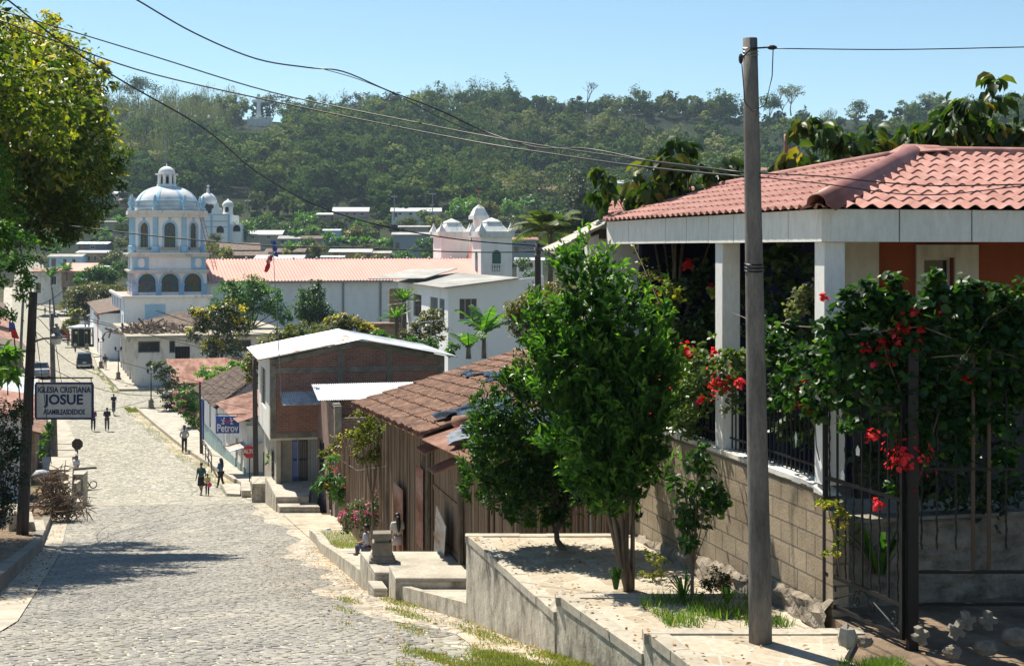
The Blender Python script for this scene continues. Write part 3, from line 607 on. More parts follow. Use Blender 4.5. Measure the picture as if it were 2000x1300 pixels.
# rough stone footing
MT['rubble'] = M('rubble_stone', (.10, .085, .065), (.30, .25, .19), 3.5, .95, bmp=1., bscale=5, bdist=.06, c3=(.36, .31, .25), lo=.3, hi=.65, fine=.25)
def rock(mb, c, r, seed):
    rr = random.Random(seed); o = len(mb.v); mb.ball((0, 0, 0), 1, 7)
    for i in range(o, len(mb.v)):
        v = Vector(mb.v[i]); n = .82+.3*rr.random()*(.5+.5*math.sin(v.x*3+seed)); mb.v[i] = (c[0]+v.x*r[0]*n, c[1]+v.y*r[1]*n, c[2]+v.z*r[2]*n)
rr_ = random.Random(5); na, nb = 60, 9; vs = []
for i in range(na+1):
    for j in range(nb+1):
        y = -.2+(yf+.2)*i/na; z = -.5+.55*j/nb-.08*y; vs.append((-.035-.05*abs(math.sin(y*7+3*math.sin(z*9)))*abs(math.sin(z*11+y*3))+rr_.uniform(-.012, .012)-(.03 if j < nb else -.04), y, z+rr_.uniform(-.03, .03)))
mb = MB(); mb.add(vs, [(i*(nb+1)+j, i*(nb+1)+j+1, (i+1)*(nb+1)+j+1, (i+1)*(nb+1)+j) for i in range(na) for j in range(nb)]); mb.build('stone_footing', MT['rubble'], GW)
# wrought iron railing between wall top and beam
def railing(label, y0, y1, x, z0, z1, px='railing'):
    t = thing('railing', label, 'railing', FR.w(x, y0, z0), FR.a); L = y1-y0; mb = MB()
    for z in (.12, (z1-z0)-.12): mb.box(-.008, .008, 0, L, z-.012, z+.012)
    mb.build('rail', MT['iron'], t); n = int(L/.105)
    for i in range(n):
        y = (i+.5)*L/n; h = z1-z0+(.05 if i % 2 else 0); b = MB(); b.box(-.007, .007, y-.007, y+.007, 0, h)
        b.add([(-.02, y, h), (0, y-.02, h), (.02, y, h), (0, y+.02, h), (0, y, h+.10), (0, y, h-.03)], [(0, 1, 4), (1, 2, 4), (2, 3, 4), (3, 0, 4), (1, 0, 5), (2, 1, 5), (3, 2, 5), (0, 3, 5)]); b.build('bar', MT['iron'], t)
    for y in (.22*L, .62*L):
        b = MB(); b.add([(-.03, y, .42), (-.03, y-.03, .36), (-.03, y, .24), (-.03, y+.03, .36), (-.018, y, .34)], [(0, 1, 4), (1, 2, 4), (2, 3, 4), (3, 0, 4), (3, 2, 1, 0)]); b.build('spear_ornament', MT['white'], t)
yp2 = FR.yp(1402)
railing('black spiked railing between the two white porch posts', .28, yp2-.14, .10, zw, zw+.85)
railing('black spiked railing beyond the farther porch post, behind the geraniums', yp2+.14, sd, .10, zw, zw+.85)
# ---- white side building beyond the porch with lean-to sheet roof
t = thing('house', 'white walled wing beyond the porch with a grey lean-to roof edge', 'house', FR.w(0, sd+.42, -2.5), FR.a)
q = lambda px, y=sd+.42: FR.xp(px, y)
ya = sd+.42; xa, xb = q(1160), q(1252); mb = MB()
zt0, zt1 = FR.zp(462, xa, ya)+2.5, FR.zp(420, xb, ya)+2.5
mb.prism([(xa, 0), (xb, 0), (xb, .15), (xa, .15)], 0, [zt0, zt1, zt1, zt0]); mb.prism([(xa, .151), (xa+.15, .151), (xa+.15, .5), (xa, .5)], 0, zt0); mb.build('wall', MT['plaster'], t)
MT['pale_sheet'] = M('pale_roof_sheet', (.48, .44, .36), (.66, .62, .54), 1.6, .7, bmp=.2)
A = Vector((q(1078), -.25, FR.zp(490, q(1078), ya)+2.5)); B = Vector((q(1200), -.25, FR.zp(427, q(1200), ya)+2.5)); e = Vector((0, 1, 0)); s = (B-A).normalized(); n = e.cross(s); n = n if n.z > 0 else -n
mb = MB(); sheet(mb, A, e, s, n, .75, lambda a: (B-A).length, .19, .02, .28, .012, 8); o = mb.build('roof', MT['pale_sheet'], t); o.modifiers.new('s', 'SOLIDIFY').thickness = .015
for x in (.12, .75): 
    p = A.lerp(B, x); mb = MB(); mb.box(p.x, p.x+.14, -.2, .5, p.z-.18, p.z-.04); mb.build('rafter', MT['pole_wood'], t)
# ------------------------------------------------------------------ wooden shack with clay tile roof
WL = lambda y: 5.44-.25*y
SF = Frame(1000, 10, 0, -.25); SF.o = Vector((WL(20.9), 20.9, -5.6)); Ls = (33.3-20.9)/math.cos(SF.a)
SK = thing('shack', 'weathered plank shack with a mossy clay tile roof and black plastic on top', 'shack', SF.o, SF.a)
zE_ = 2.62; zEf = lambda y: zE_+.08-.046*y
def gz(y): return prof(SF.w(0, y, 0).y)-SF.o.z      # local street height
doorA = (SF.yp(905), SF.yp(842)); 
mb = MB(); y = 0.
while y < Ls:
    w = random.uniform(.10, .22)
    if not (doorA[0]-.02 < y+w/2 < doorA[1]+.02):
        zt = zEf(y)+.1-random.uniform(0, .05); tl = random.uniform(-.03, .03); x = random.uniform(-.02, .02); zb = gz(y)-.3+random.uniform(0, .35)
        mb.prism([(x, y), (x+.025, y), (x+.025, y+w-.008), (x, y+w-.008)], zb, zt)
    y += w
x = -.06
while x < 6:
    w = random.uniform(.12, .22); mb.box(x, x+w-.01, Ls, Ls+.03, -3, zEf(Ls)+.05+.30*min(x, 3.2)); mb.box(x, x+w-.01, -.03, 0, -.6, zE_-.05+.28*min(x, 3.2)); x += w
mb.build('plank_wall', MT['plank'], SK)
mb = MB()
for yy in (.05, doorA[0]-.08, doorA[1]+.08, Ls*.62, Ls-.1): mb.tube([(-.05, yy, gz(yy)-.3), (-.05+random.uniform(-.04, .04), yy, zEf(yy))], .06, 7)
mb.tube([(-.07, 0, zEf(0)-.06), (-.07, Ls, zEf(Ls)-.06)], .05, 6); mb.build('post', MT['bark'], SK)
o = door(SK, doorA[0], doorA[1], gz(doorA[0])+.25, zE_-.55, 'y', 0, .05, 'plank', label='half open plank door with zinc patch')
# rusty sheets and grey sheet leaning on the wall, small awnings over the door
mb = MB(); ys_ = SF.yp(783); s, n = Vector((0, 0, 1)), Vector((-1, 0, 0))
sheet(mb, (-.1, ys_-.9, gz(ys_)+.5), (0, 1, 0), (0, 0, 1), (-1, 0, 0), 1.3, lambda a: 1.5, .08, .01, 0, 0, 6); sheet(mb, (-.1, doorA[1]+.3, gz(doorA[1])+.6), (0, 1, 0), (0, 0, 1), (-1, 0, 0), .8, lambda a: 1.6, .08, .01, 0, 0, 6); mb.build('rusty_sheet', MT['rust_sheet'], SK)
mb = MB(); yy = SF.yp(868); sheet(mb, (-.13, yy-.55, gz(yy)+.25), (0, .96, .25), (0, -.25, .96), (-1, 0, 0), 1.0, lambda a: 1.1, .08, .012, 0, 0, 6); mb.build('zinc_sheet', MT['zinc_rust'], SK)
for (pa, pz, L, nm) in ((880, 868, .9, 'upper'), (900, 905, .7, 'lower')):
    yy = SF.yp(pa); zz = SF.zp(pz, 0, yy); mb = MB(); A = Vector((-.55, yy-.35, zz-.12)); s = Vector((.9, 0, .35)).normalized(); sheet(mb, A, (0, 1, 0), s, Vector((-.35, 0, .93)), L, lambda a: .75, .08, .012, 0, 0, 6)
    o = mb.build('awning', MT['rust_sheet'], SK); o.modifiers.new('s', 'SOLIDIFY').thickness = .01
# roof: street slope and far slope of clay tiles
ov = .75; rz_ = 1.15; run = 3.2; s, n = slope_vecs((0, 1, 0), (1, 0, 0), rz_, run+ov); SLf = math.hypot(rz_, run+ov)
Ax = Vector((-ov, -.4, zE_-.08)); e = Vector((0, 1, -.046)).normalized(); n = (n-e*n.dot(e)).normalized(); yT = 4.6
mb = MB(); mb.slab([Ax+e*.1-n*.03, Ax+e*(Ls+.8)-n*.03, Ax+e*(Ls+.8)+s*SLf-n*.03, Ax+e*.1+s*SLf-n*.03], .05); mb.build('roof_boards', MT['plank'], SK)
mb = MB(); clay_tiles(mb, Ax+e*yT-s*.04, e, s, n, Ls+.9-yT, lambda a: SLf); clay_tiles(mb, Ax+s*1.4, e, s, n, yT, lambda a: SLf-1.4)
for i in range(int((Ls+1)/.34)):
    c = Ax+e*(i*.34+.1)+s*SLf+Vector((0, 0, .02)); vs = []
    for l in (0, .36):
        for q in range(6): t_ = math.pi*q/5; vs.append(c+e*l+Vector((math.cos(t_)*.11, 0, math.sin(t_)*.10+l*.03)))
    mb.add(vs, [(q, q+1, 7+q, 6+q) for q in range(5)])
mb.build('tile_roof', MT['clay'], SK)
s_b, n_b = slope_vecs((0, 1, 0), (-1, 0, 0), rz_, run+ov); mb = MB(); B0 = Vector((2*run+ov, -.4, zE_-.08)); mb.slab([B0, B0+e*(Ls+.9), Ax+e*(Ls+.9)+s*SLf+Vector((.02, 0, 0)), Ax+s*SLf+Vector((.02, 0, 0))], .06); mb.build('tile_roof', MT['clay_old'], SK)
# rusty sheet lean-to near part below the tarp
mb = MB(); sheet(mb, Ax+e*.2-s*.1, e, s, n, 4.1, lambda a: 1.6, .08, .012, 0, 0, 6); mb.build('sheet_roof', MT['rust_sheet'], SK)
# crumpled black plastic
def tarp(a0, a1, b0, b1, seed, mat, h=.16):
    rr = random.Random(seed); na, nb = 70, 24; vs = []
    ph = [(rr.uniform(2, 9), rr.uniform(2, 9), rr.uniform(0, 6)) for _ in range(6)]
    for i in range(na+1):
        for j in range(nb+1):
            a = i/na; b = j/nb; ea = .12*math.sin(a*9+seed)+.08*math.sin(a*23+seed*2)
            hh = sum(abs(math.sin(p[0]*a*3+p[1]*b*1.6+p[2])) for p in ph)/6*h+rr.uniform(0, .006)
            vs.append(Ax+e*(a0+(a1-a0)*a+.1*math.sin(b*7+seed))+s*(b0+(b1-b0)*b+ea)+n*(.07+hh))
    mb = MB(); mb.add(vs, [(i*(nb+1)+j, (i+1)*(nb+1)+j, (i+1)*(nb+1)+j+1, i*(nb+1)+j+1) for i in range(na) for j in range(nb)]); return mb.build('plastic_sheet', MT[mat], SK, smooth=True)
tarp(.3, 5.4, .45, 1.5, 1, 'tarp_black', .2); tarp(.5, 3.2, .1, .7, 5, 'tarp_grey', .12); tarp(3.2, 9.6, 2.5, 2.8, 2, 'tarp_black', .1); tarp(.5, 4.3, 3.2, 3.7, 3, 'tarp_black', .2); tarp(8.5, 12, 2.35, 2.55, 4, 'tarp_black', .08)
mb = MB(); a = Ax+e*3.0+s*.75+n*.22; mb.tube([a, a+e*.5-s*.35], [.07, .10], 9); mb.build('loose_tile', MT['clay'], SK, smooth=True)
# stick fences
def stick_fence(label, pts, h, mat='plank', r=.018, gap=.05, name='stick_fence'):
    t = thing(name, label, 'fence', pts[0]); o = Vector(pts[0]); mb = MB(); rr = random.Random(len(label))
    for a, b in zip(pts[:-1], pts[1:]):
        a, b = Vector(a), Vector(b); n = int((b-a).length/gap)
        for i in range(n):
            p = a.lerp(b, i/n)-o+Vector((rr.uniform(-.03, .03), 0, -.2)); mb.tube([p, p+Vector((rr.uniform(-.05, .05), rr.uniform(-.05, .05), (h+.2)*rr.uniform(.82, 1.06)))], [r*rr.uniform(.8, 1.3), r*.7], 5)
    mb.build('sticks', MT[mat], t); mb = MB()
    for a, b in zip(pts[:-1], pts[1:]):
        for hh in (.3, .75): mb = MB(); mb.bar(Vector(a)-o+Vector((-.04, 0, h*hh)), Vector(b)-o+Vector((-.04, 0, h*hh)), .02, 5); mb.build('cross_pole', MT['bark'], t)
    return t
def SP(px, D, dz=0.): return Vector((X(px, D), D, prof(D)+dz))
stick_fence('tall fence of dry canes between brick house and wooden shack', [SP(762, 34, .2), SP(700, 44, .2), SP(662, 55.5, .2)], 3.0, gap=.085, r=.03)
stick_fence('wood slab fence behind the two leafy trees', [(X(1240, 19.62), 19.62, -4), (X(1130, 20.3), 20.3, -4.1), (X(1045, 20.8), 20.8, -4.2)], 1.5, gap=.09, r=.04)
# ------------------------------------------------------------------ brick house with metal roof
BF = Frame(528, 63, -11, -.25); BH = thing('house', 'two storey raw brick house with concrete frame and shiny metal roof', 'house', BF.o, BF.a)
W = BF.xp(868, 0); Lb = 7.6; xpk = BF.xp(704, 0); zl = BF.zp(702, 0, 0); zpk = BF.zp(664, xpk, 0); zr = BF.zp(694, W, 0); zo = BF.zp(856, 0, 0)
topf = lambda x: zl+(zpk-zl)*x/xpk if x < xpk else zpk+(zr-zpk)*(x-xpk)/(W-xpk)
mb = MB(); wall(mb, 'x', .22, W, .0, .18, zo+.2, lambda x: topf(x)-.28); mb.build('brick_wall', MT['brick'], BH)
mb = MB(); cols = [0, BF.xp(660, 0), BF.xp(755, 0), W-.25]
for c in cols: mb.box(c, c+.25, -.03, .2, zo, topf(c)-.26)
zb = BF.zp(722, 2, 0)
for a, b in zip(cols[:-1], cols[1:]): mb.box(a+.25, b, -.028, .19, zb-.12, zb+.12)
mb.box(.25, W-.25, -.028, .19, zo, zo+.22)
for i in range(12):
    a, b = W*i/12, W*(i+1)/12; mb.prism([(a, -.032), (b, -.032), (b, .21), (a, .21)], [topf(a)-.27, topf(b)-.27, topf(b)-.27, topf(a)-.27], [topf(a)-.02, topf(b)-.02, topf(b)-.02, topf(a)-.02])
mb.box(0.001, .22, .21, .4, zo+.2, zl-.1); mb.build('concrete_frame', MT['concrete_dark'], BH)
mb = MB(); y1, y2 = BF.yp(519), BF.yp(511); wz = (BF.zp(790, 0, 1), BF.zp(722, 0, 1)); wz = (zo+1.0, zl-.7)
wall(mb, 'y', .4, Lb, 0, .15, zo, zl-.05, [(y1, y2, wz[0], wz[1]), (4.6, 5.6, wz[0], wz[1])]); mb.box(0, W, .2, Lb, zo-.12, zo-.0); mb.box(.16, W, Lb, Lb+.15, zo, zl); mb.box(W-.15, W, .21, Lb, zo+.01, zr-.1); mb.build('plaster_wall', MT['plaster_worn'], BH)
window(BH, y1, y2, wz[0], wz[1], 'y', 0, .06, 'grey_metal', 'glass', .05, (1, 2)); window(BH, 4.6, 5.6, wz[0], wz[1], 'y', 0, .06, 'grey_metal', 'glass', .05, (1, 2))
# roof sheets
e = Vector((0, 1, 0)); A = Vector((-.55, -.5, zl+.0)); Pk = Vector((xpk, -.5, zpk+.06)); Rr = Vector((W+.5, -.5, zr-.02))
s = (Pk-A).normalized(); n = e.cross(s); n = n if n.z > 0 else -n; mb = MB(); sheet(mb, A, e, s, n, Lb+.9, lambda a: (Pk-A).length, .09, .014, 0, 0, 6); mb.build('roof', MT['zinc'], BH).modifiers.new('s', 'SOLIDIFY').thickness = .01
mb = MB(); sheet(mb, A+n*.035-s*.02, e, s, n, .85, lambda a: (Pk-A).length*.74, .09, .014, 0, 0, 6); sheet(mb, A+n*.035+s*3.3+e*1.2, e, s, n, 2.4, lambda a: 1.1, .09, .014, 0, 0, 6); mb.build('roof', MT['zinc_rust'], BH, )
s = (Pk-Rr).normalized(); n = e.cross(s); n = n if n.z > 0 else -n; mb = MB(); sheet(mb, Rr, e, s, n, Lb+.9, lambda a: (Pk-Rr).length, .09, .014, 0, 0, 6); mb.build('roof', MT['zinc'], BH).modifiers.new('s', 'SOLIDIFY').thickness = .01
# ground floor: set back front, doors, roller
mb = MB(); xg0, xg1 = BF.xp(560, .5), BF.xp(608, 2.2); g0 = -2.6
wall(mb, 'y', .5, Lb, .3, .5, g0, zo-.13, [(1.6, 2.6, g0, 1.75)]); wall(mb, 'x', .51, 3.2, .9, 1.1, g0, zo-.13, [(1.05, 1.75, .35, 2.6)]); mb.build('ground_wall', MT['concrete'], BH)
door(BH, 1.05, 1.3, .35, 2.6, 'x', .9, .06, 'deep_blue', label='narrow blue door'); door(BH, 1.31, 1.75, .35, 2.6, 'x', .9, .06, 'pole_wood', label='dark wooden door'); window(BH, 1.6, 2.6, .3, 1.75, 'y', .3, .06, 'grey_metal', 'glass', .05, (2, 2), grille=.15)
mb = MB(); sheet(mb, (1.85, .86, .35), (1, 0, 0), (0, 0, 1), (0, -1, 0), .75, lambda a: 2.3, .1, .012, 0, 0, 6); mb.build('roller_door', MT['grey_metal'], BH)
# lean-to zinc canopy on the brick front
zc = BF.zp(782, 1, -1); A = Vector((BF.xp(552, -1.6), -1.6, BF.zp(790, 1, -1.6))); s = Vector((0, 1.55, .42)).normalized(); mb = MB(); sheet(mb, A, (1, 0, 0), s, Vector((0, -.26, .96)), 4.4, lambda a: 1.6, .09, .014, 0, 0, 6); mb.build('canopy', MT['zinc'], BH).modifiers.new('s', 'SOLIDIFY').thickness = .01
# annex of brick with door opening and a second zinc roof
AF = Frame(1000, 10, 0, -.25); ax = lambda y: 7.15-.25*y; AF.o = Vector((ax(56.8), 56.8, -11)); AH = thing('house', 'low brick annex with an open doorway and empty upper corner post', 'house', AF.o, AF.a); La = 6.6
dz = AF.zp(800, 0, 3)
dA = (AF.yp(633), AF.yp(623)); zt = AF.zp(800, 0, 0); dA = (1.3, 2.2); wA = (3.9, 5.3)
mb = MB(); wall(mb, 'y', .25, La-.0, 0, .16, -1.2, lambda y: zt-.05+.03*y, [(dA[0], dA[1], .2, 2.5), (wA[0], wA[1], 1.4, 2.7)]); wall(mb, 'x', .25, 4.2, .1, .26, -1.2, lambda x: zt-.35); mb.build('brick_wall', MT['brick_far'], AH)
mb = MB(); mb.box(-.03, .24, -.03, .24, -1.2, zt+.15); mb.box(-.02, .25, .24, La, zt+.05, zt+.2); mb.build('concrete_frame', MT['concrete_dark'], AH)
window(AH, wA[0], wA[1], 1.4, 2.7, 'y', 0, .06, 'iron', 'dark', .04, (1, 1), grille=.14); mb = MB(); mb.box(.165, .2, dA[0]-.1, dA[1]+.1, .1, 2.6); mb.build('doorway_dark', MT['dark'], AH)
z2 = AF.zp(778, 1, 1.2); A = Vector((-.6, .9, z2)); mb = MB(); s = Vector((0, 1, .16)).normalized(); sheet(mb, A, (1, 0, 0), s, Vector((0, -.16, .98)), 4.8, lambda a: 2.6, .09, .014, 0, 0, 6); mb.build('roof', MT['zinc'], AH).modifiers.new('s', 'SOLIDIFY').thickness = .01
mb = MB(); mb.box(.3, 4.1, 1.1, 1.28, zt-.34, z2-.03); mb.build('upper_brick', MT['brick'], AH)
# ------------------------------------------------------------------ old adobe house with hanging sign
PF = Frame(478, 79.5, -12.9, -.333); PH = thing('house', 'old white and teal adobe house with a sagging brown tile roof', 'house', PF.o, PF.a)
y1 = PF.yp(434); y2 = PF.yp(394); zA = PF.zp(795, 0, y1); zW = PF.zp(793, 0, y1)
yw = (y1+y2)/2; zc = lambda z: z
wins = [(y1+2.5, y1+3.6), (y1+6.2, y1+7.2)]
zg = PF.zp(880, 0, yw)
mb = MB(); wall(mb, 'y', y1, y2, 0, .4, -1.5, zW, [(wins[0][0], wins[0][1], .9, 2.6), (wins[1][0], wins[1][1], .9, 2.6)]); wall(mb, 'x', 0, 8.5, y1-.4, y1-.01, -1.5, lambda x: zW+.3*min(x, 8.5-x)); wall(mb, 'x', 0, 8.5, y2, y2+.4, -1.5, lambda x: zW+.3*min(x, 8.5-x)); mb.build('wall', MT['plaster'], PH)
mb = MB(); mb.box(-.03, -.004, y1, y2, -1.5, .75); mb.build('painted_band', MT['teal_band'], PH)
for i, a in enumerate(wins): window(PH, a[0], a[1], .9, 2.6, 'y', 0, .1, 'plank', 'dark', .06, (2, 1))
door(PH, y2-1.6, y2-.5, -.6, 2.3, 'y', 0, -.06, 'deep_blue')
# roof with apex ridge
apx_ = Vector((PF.xp(468, (y1+y2)/2+1), (y1+y2)/2+1, 0)); apx_.z = PF.zp(719, apx_.x, apx_.y); xr = apx_.x; e = Vector((0, 1, 0))
A = Vector((-.5, y1-.6, zW-.05)); rise_ = apx_.z-A.z; run_ = xr+.5; s, n = slope_vecs((0, 1, 0), (1, 0, 0), rise_, run_); SL = math.hypot(rise_, run_); Lp = y2-y1+1.2
tp = lambda a: SL*min(1, (Lp-a)/4.5+.05)
mb = MB(); mb.slab([A-n*.02, A+e*Lp-n*.02, A+e*(Lp-4.5)+s*SL-n*.02, A+s*SL-n*.02], .08); mb.build('roof_boards', MT['clay_old'], PH)
mb = MB(); clay_tiles(mb, A, e, s, n, Lp, tp, .26, .45, .03, seg=4)
s3, n3 = slope_vecs((1, 0, 0), (0, -1, 0), rise_, 4.5); A3 = A+e*Lp; clay_tiles(mb, A3, Vector((1, 0, 0)), s3, n3, run_, lambda a: min(a, run_)*math.hypot(rise_, 4.5)/run_, .26, .45, .03, seg=4)
mb.build('tile_roof', MT['clay_old'], PH)
mb = MB(); mb.slab([A+s*SL, A+e*(Lp-4.5)+s*SL, A+e*Lp+Vector((2*run_, 0, 0)), A+Vector((2*run_, 0, 0))], .1); mb.build('tile_roof', MT['clay_old'], PH)
# near half with rusty sheet roof
NH = thing('house', 'small white shop front with a rusty red sheet roof beside the stop sign', 'house', PF.o, PF.a)
zn = PF.zp(815, 0, 1.5); yy1 = y1-.42
mb = MB(); wall(mb, 'y', -.5, yy1, 0, .3, -1.2, zn, [(.8, 1.7, -.3, 1.9), (3.0, 3.9, -.2, 1.9)]); wall(mb, 'x', 0, 6, -.5-.3, -.501, -1.2, zn-.2, [(.9, 1.9, -1.2, 1.6)]); mb.build('wall', MT['plaster_worn'], NH)
mb = MB(); mb.box(-.03, -.003, -.5, .8, -1.2, .65); mb.box(-.03, -.003, 1.7, 3.0, -1.2, .65); mb.box(-.03, -.003, 3.9, yy1, -1.2, .65); mb.box(0, .9, -.83, -.803, -1.2, .5); mb.build('painted_band', MT['teal_band'], NH)
door(NH, .8, 1.7, -.3, 1.9, 'y', 0, .08, 'teal_band'); door(NH, 3.0, 3.9, -.2, 1.9, 'y', 0, .08, 'plank'); door(NH, .9, 1.9, -1.2, 1.6, 'x', -.8, .08, 'rust_sheet')
A = Vector((-.5, -.9, zn-.0)); s, n = slope_vecs((0, 1, 0), (1, 0, 0), 1.1, 3.6); mb = MB(); sheet(mb, A, e, s, n, yy1+.6, lambda a: 3.8, .1, .014, 0, 0, 6); mb.build('roof', MT['rust_sheet'], NH).modifiers.new('s', 'SOLIDIFY').thickness = .01
A = Vector((-1.0, -1.3, 1.75)); s, n = slope_vecs((0, 1, 0), (1, 0, 0), .35, 1.4); mb = MB(); sheet(mb, A, e, s, n, 2.2, lambda a: 1.9, .1, .014, 0, 0, 6); mb.build('awning', MT['zinc_rust'], NH).modifiers.new('s', 'SOLIDIFY').thickness = .01
# hanging blue sign
HS = thing('hanging_sign', 'blue hanging sign with white lettering on the old adobe house', 'sign', P(467, 829, 80.6))
w, h = 45/F*80.6, 33/F*80.6
MB().box(-w, 0, -.04, .04, -h/2, h/2).build('panel', MT['deep_blue'], HS)
text('lettering', 'Petrov', .62, MT['white'], HS, (-w/2, -.05, -h*.21), (R(90), 0, 0), .006, .72, .012)
mb = MB(); c = (-w/2, -.05, h*.2)
for sgn in (-1, 1):
    mb.tube([(c[0]+sgn*.2, c[1], c[2]-.17), (c[0]+sgn*.26, c[1], c[2]), (c[0]+sgn*.2, c[1], c[2]+.15)], .035, 6); mb.tube([(c[0]+sgn*.14, c[1], c[2]+.02), (c[0]+sgn*.36, c[1], c[2]+.1)], .028, 6); mb.ball((c[0]+sgn*.18, c[1], c[2]+.19), .05, 6); mb.tube([(c[0]+sgn*.16, c[1], c[2]-.1), (c[0]+sgn*.34, c[1], c[2]-.14)], .026, 6)
mb.build('crest', MT['white'], HS); mb = MB(); mb.prism([(-.09, 0), (.09, 0), (.09, .02), (-.09, .02)], 0, .2); mb.v = [(x+c[0]+(0 if z > .1 else 0), c[1]-.03+y, c[2]-.1+z) for x, y, z in mb.v]; mb.build('shield', MT['red_paint'], HS)
mb = MB(); mb.bar((-w, 0, h/2+.12), (.9, 0, h/2+.12), .02, 6); mb.bar((-w+.1, 0, h/2), (-w+.1, 0, h/2+.12), .012); mb.bar((-.1, 0, h/2), (-.1, 0, h/2+.12), .012); mb.build('bracket', MT['iron'], HS)
# yard with a rust sheet roof behind
YF = Frame(345, 121, -13.6, -.333); t = thing('shed', 'low shed with a rusty pink sheet roof behind the flowering hedge', 'shed', YF.o, YF.a)
zq = YF.zp(745, 0, 0); mb = MB(); mb.box(0, 9, 0, .2, -.2, zq); mb.box(0, .2, .21, 6, -.2, zq+.4); mb.build('wall', MT['adobe'], t); s, n = slope_vecs((1, 0, 0), (0, 1, 0), 1.5, 6); mb = MB(); sheet(mb, (-.4, -.5, zq-.1), (1, 0, 0), s, n, 10, lambda a: 6.6, .12, .016, 0, 0, 6); mb.build('roof', MT['rust_sheet'], t).modifiers.new('s', 'SOLIDIFY').thickness = .01
# ------------------------------------------------------------------ churches and halls beyond the crossing
def arch_pts(x0, x1, z0, zs, n=10):
    """outline of a round headed opening (x,z), spring line at zs"""
    r = (x1-x0)/2; c = (x0+x1)/2; return [(x0, z0), (x1, z0)]+[(c+r*math.cos(math.pi*i/n), zs+r*math.sin(math.pi*i/n)) for i in range(n+1)]
def ext(mb, pts, M_, d0, d1, mi=0):
    """extrude an (x,z) outline from depth d0 to d1, placed by matrix M_ (x, depth, z)"""
    n = len(pts); vs = [M_ @ Vector((x, d0, z)) for x, z in pts]+[M_ @ Vector((x, d1, z)) for x, z in pts]
    return mb.add(vs, [tuple(range(n)), tuple(range(2*n-1, n-1, -1))]+[(i, n+i, n+(i+1) % n, (i+1) % n) for i in range(n)], mi)
def arch_ring(mb, x0, x1, z0, zs, w, M_, d0, d1, n=10, mi=0):
    a = arch_pts(x0, x1, z0, zs, n)[1:]+[(x0, z0)]; b = arch_pts(x0-w, x1+w, z0, zs, n)[1:]+[(x0-w, z0)]; a[0] = (x1, z0); m = len(a)
    for i in range(m-1): ext(mb, [a[i], b[i], b[i+1], a[i+1]], M_, d0, d1, mi)
def face_M(c, ang): return Matrix.Translation(c) @ Matrix.Rotation(ang, 4, 'Z')
def stained():
    m, nt, b = new_mat('stained_glass'); co = coords(nt); v = nt.nodes.new('ShaderNodeTexVoronoi'); v.inputs['Scale'].default_value = 1.6; nt.links.new(co, v.inputs['Vector'])
    sp = nt.nodes.new('ShaderNodeSeparateColor'); nt.links.new(v.outputs['Color'], sp.inputs[0]); r = ramp(nt, sp.outputs[0], [(0, (.02, .12, .11)), (.35, (.03, .06, .12)), (.6, (.14, .06, .02)), (.85, (.05, .10, .02))]); nt.links.new(r, b.inputs['Base Color']); b.inputs['Roughness'].default_value = .25; return m
MT['stained'] = stained()
MT['dome'] = M('dome_plaster', (.52, .54, .56), (.72, .73, .74), .5, .85, bmp=.15, fine=.08, c3=(.80, .80, .80))
MC = -.34
CF = Frame(243, 165, -13.8, MC); CH = thing('church', 'blue and white church with ribbed dome tower, lantern and stained glass arches', 'church', CF.o, CF.a)
zr0 = CF.zp(583, 0, 0); Wc = CF.xp(410, 0); Lc = 27.
mb = MB(); wall(mb, 'x', 0, Wc, 0, .4, -.5, zr0, []); wall(mb, 'y', .401, Lc, 0, .4, -.5, zr0, [(3, 5, 3.2, 6), (9, 10, 1.5, 5), (14, 15, 1.5, 5)]); mb.box(.401, Wc, .401, Lc, zr0-.5, zr0-.1); mb.build('base_wall', MT['plaster'], CH)
mb = MB(); mb.box(-.35, Wc+.3, -.35, 0, zr0, zr0+.3); mb.box(-.35, 0, 0.001, Lc, zr0, zr0+.3); mb.build('cornice', MT['plaster_worn'], CH)
mb = MB(); mb.box(0.01, Wc, .01, Lc, zr0-.08, zr0+.04); mb.build('terrace_roof', MT['pink_roof'], CH)
for a in ((3, 5, 3.2, 6), (9, 10, 1.5, 5), (14, 15, 1.5, 5)): window(CH, *a, 'y', 0, .15, 'white', 'glass', .12, (2, 2))
for x0, x1 in ((0, .5), (2.3, 4.2)):
    mb = MB(); mb.box(x0 if x0 else 1.9, x1 if x0 else 2.29, -.05, -.003, 2.2, zr0-.6) if x0 == 0 else None
    if x0: ext(mb, [(2.3, 1.5), (4.6, 1.5), (4.6, zr0-.7), (2.3, zr0-.7)], Matrix.Identity(4), -.06, -.003); mb.build('niche_panel', MT['blue_paint'], CH); m2 = MB(); ext(m2, arch_pts(2.9, 4.0, 1.7, 4.6), Matrix.Identity(4), -.1, -.061); m2.build('niche', MT['plaster'], CH)
for y in (.0, 6.5, 12.5, 18.5, 24.5): mb = MB(); mb.box(-.06, -.003, y, y+.5, -.4, zr0-.01); mb.build('pilaster', MT['blue_paint'], CH)
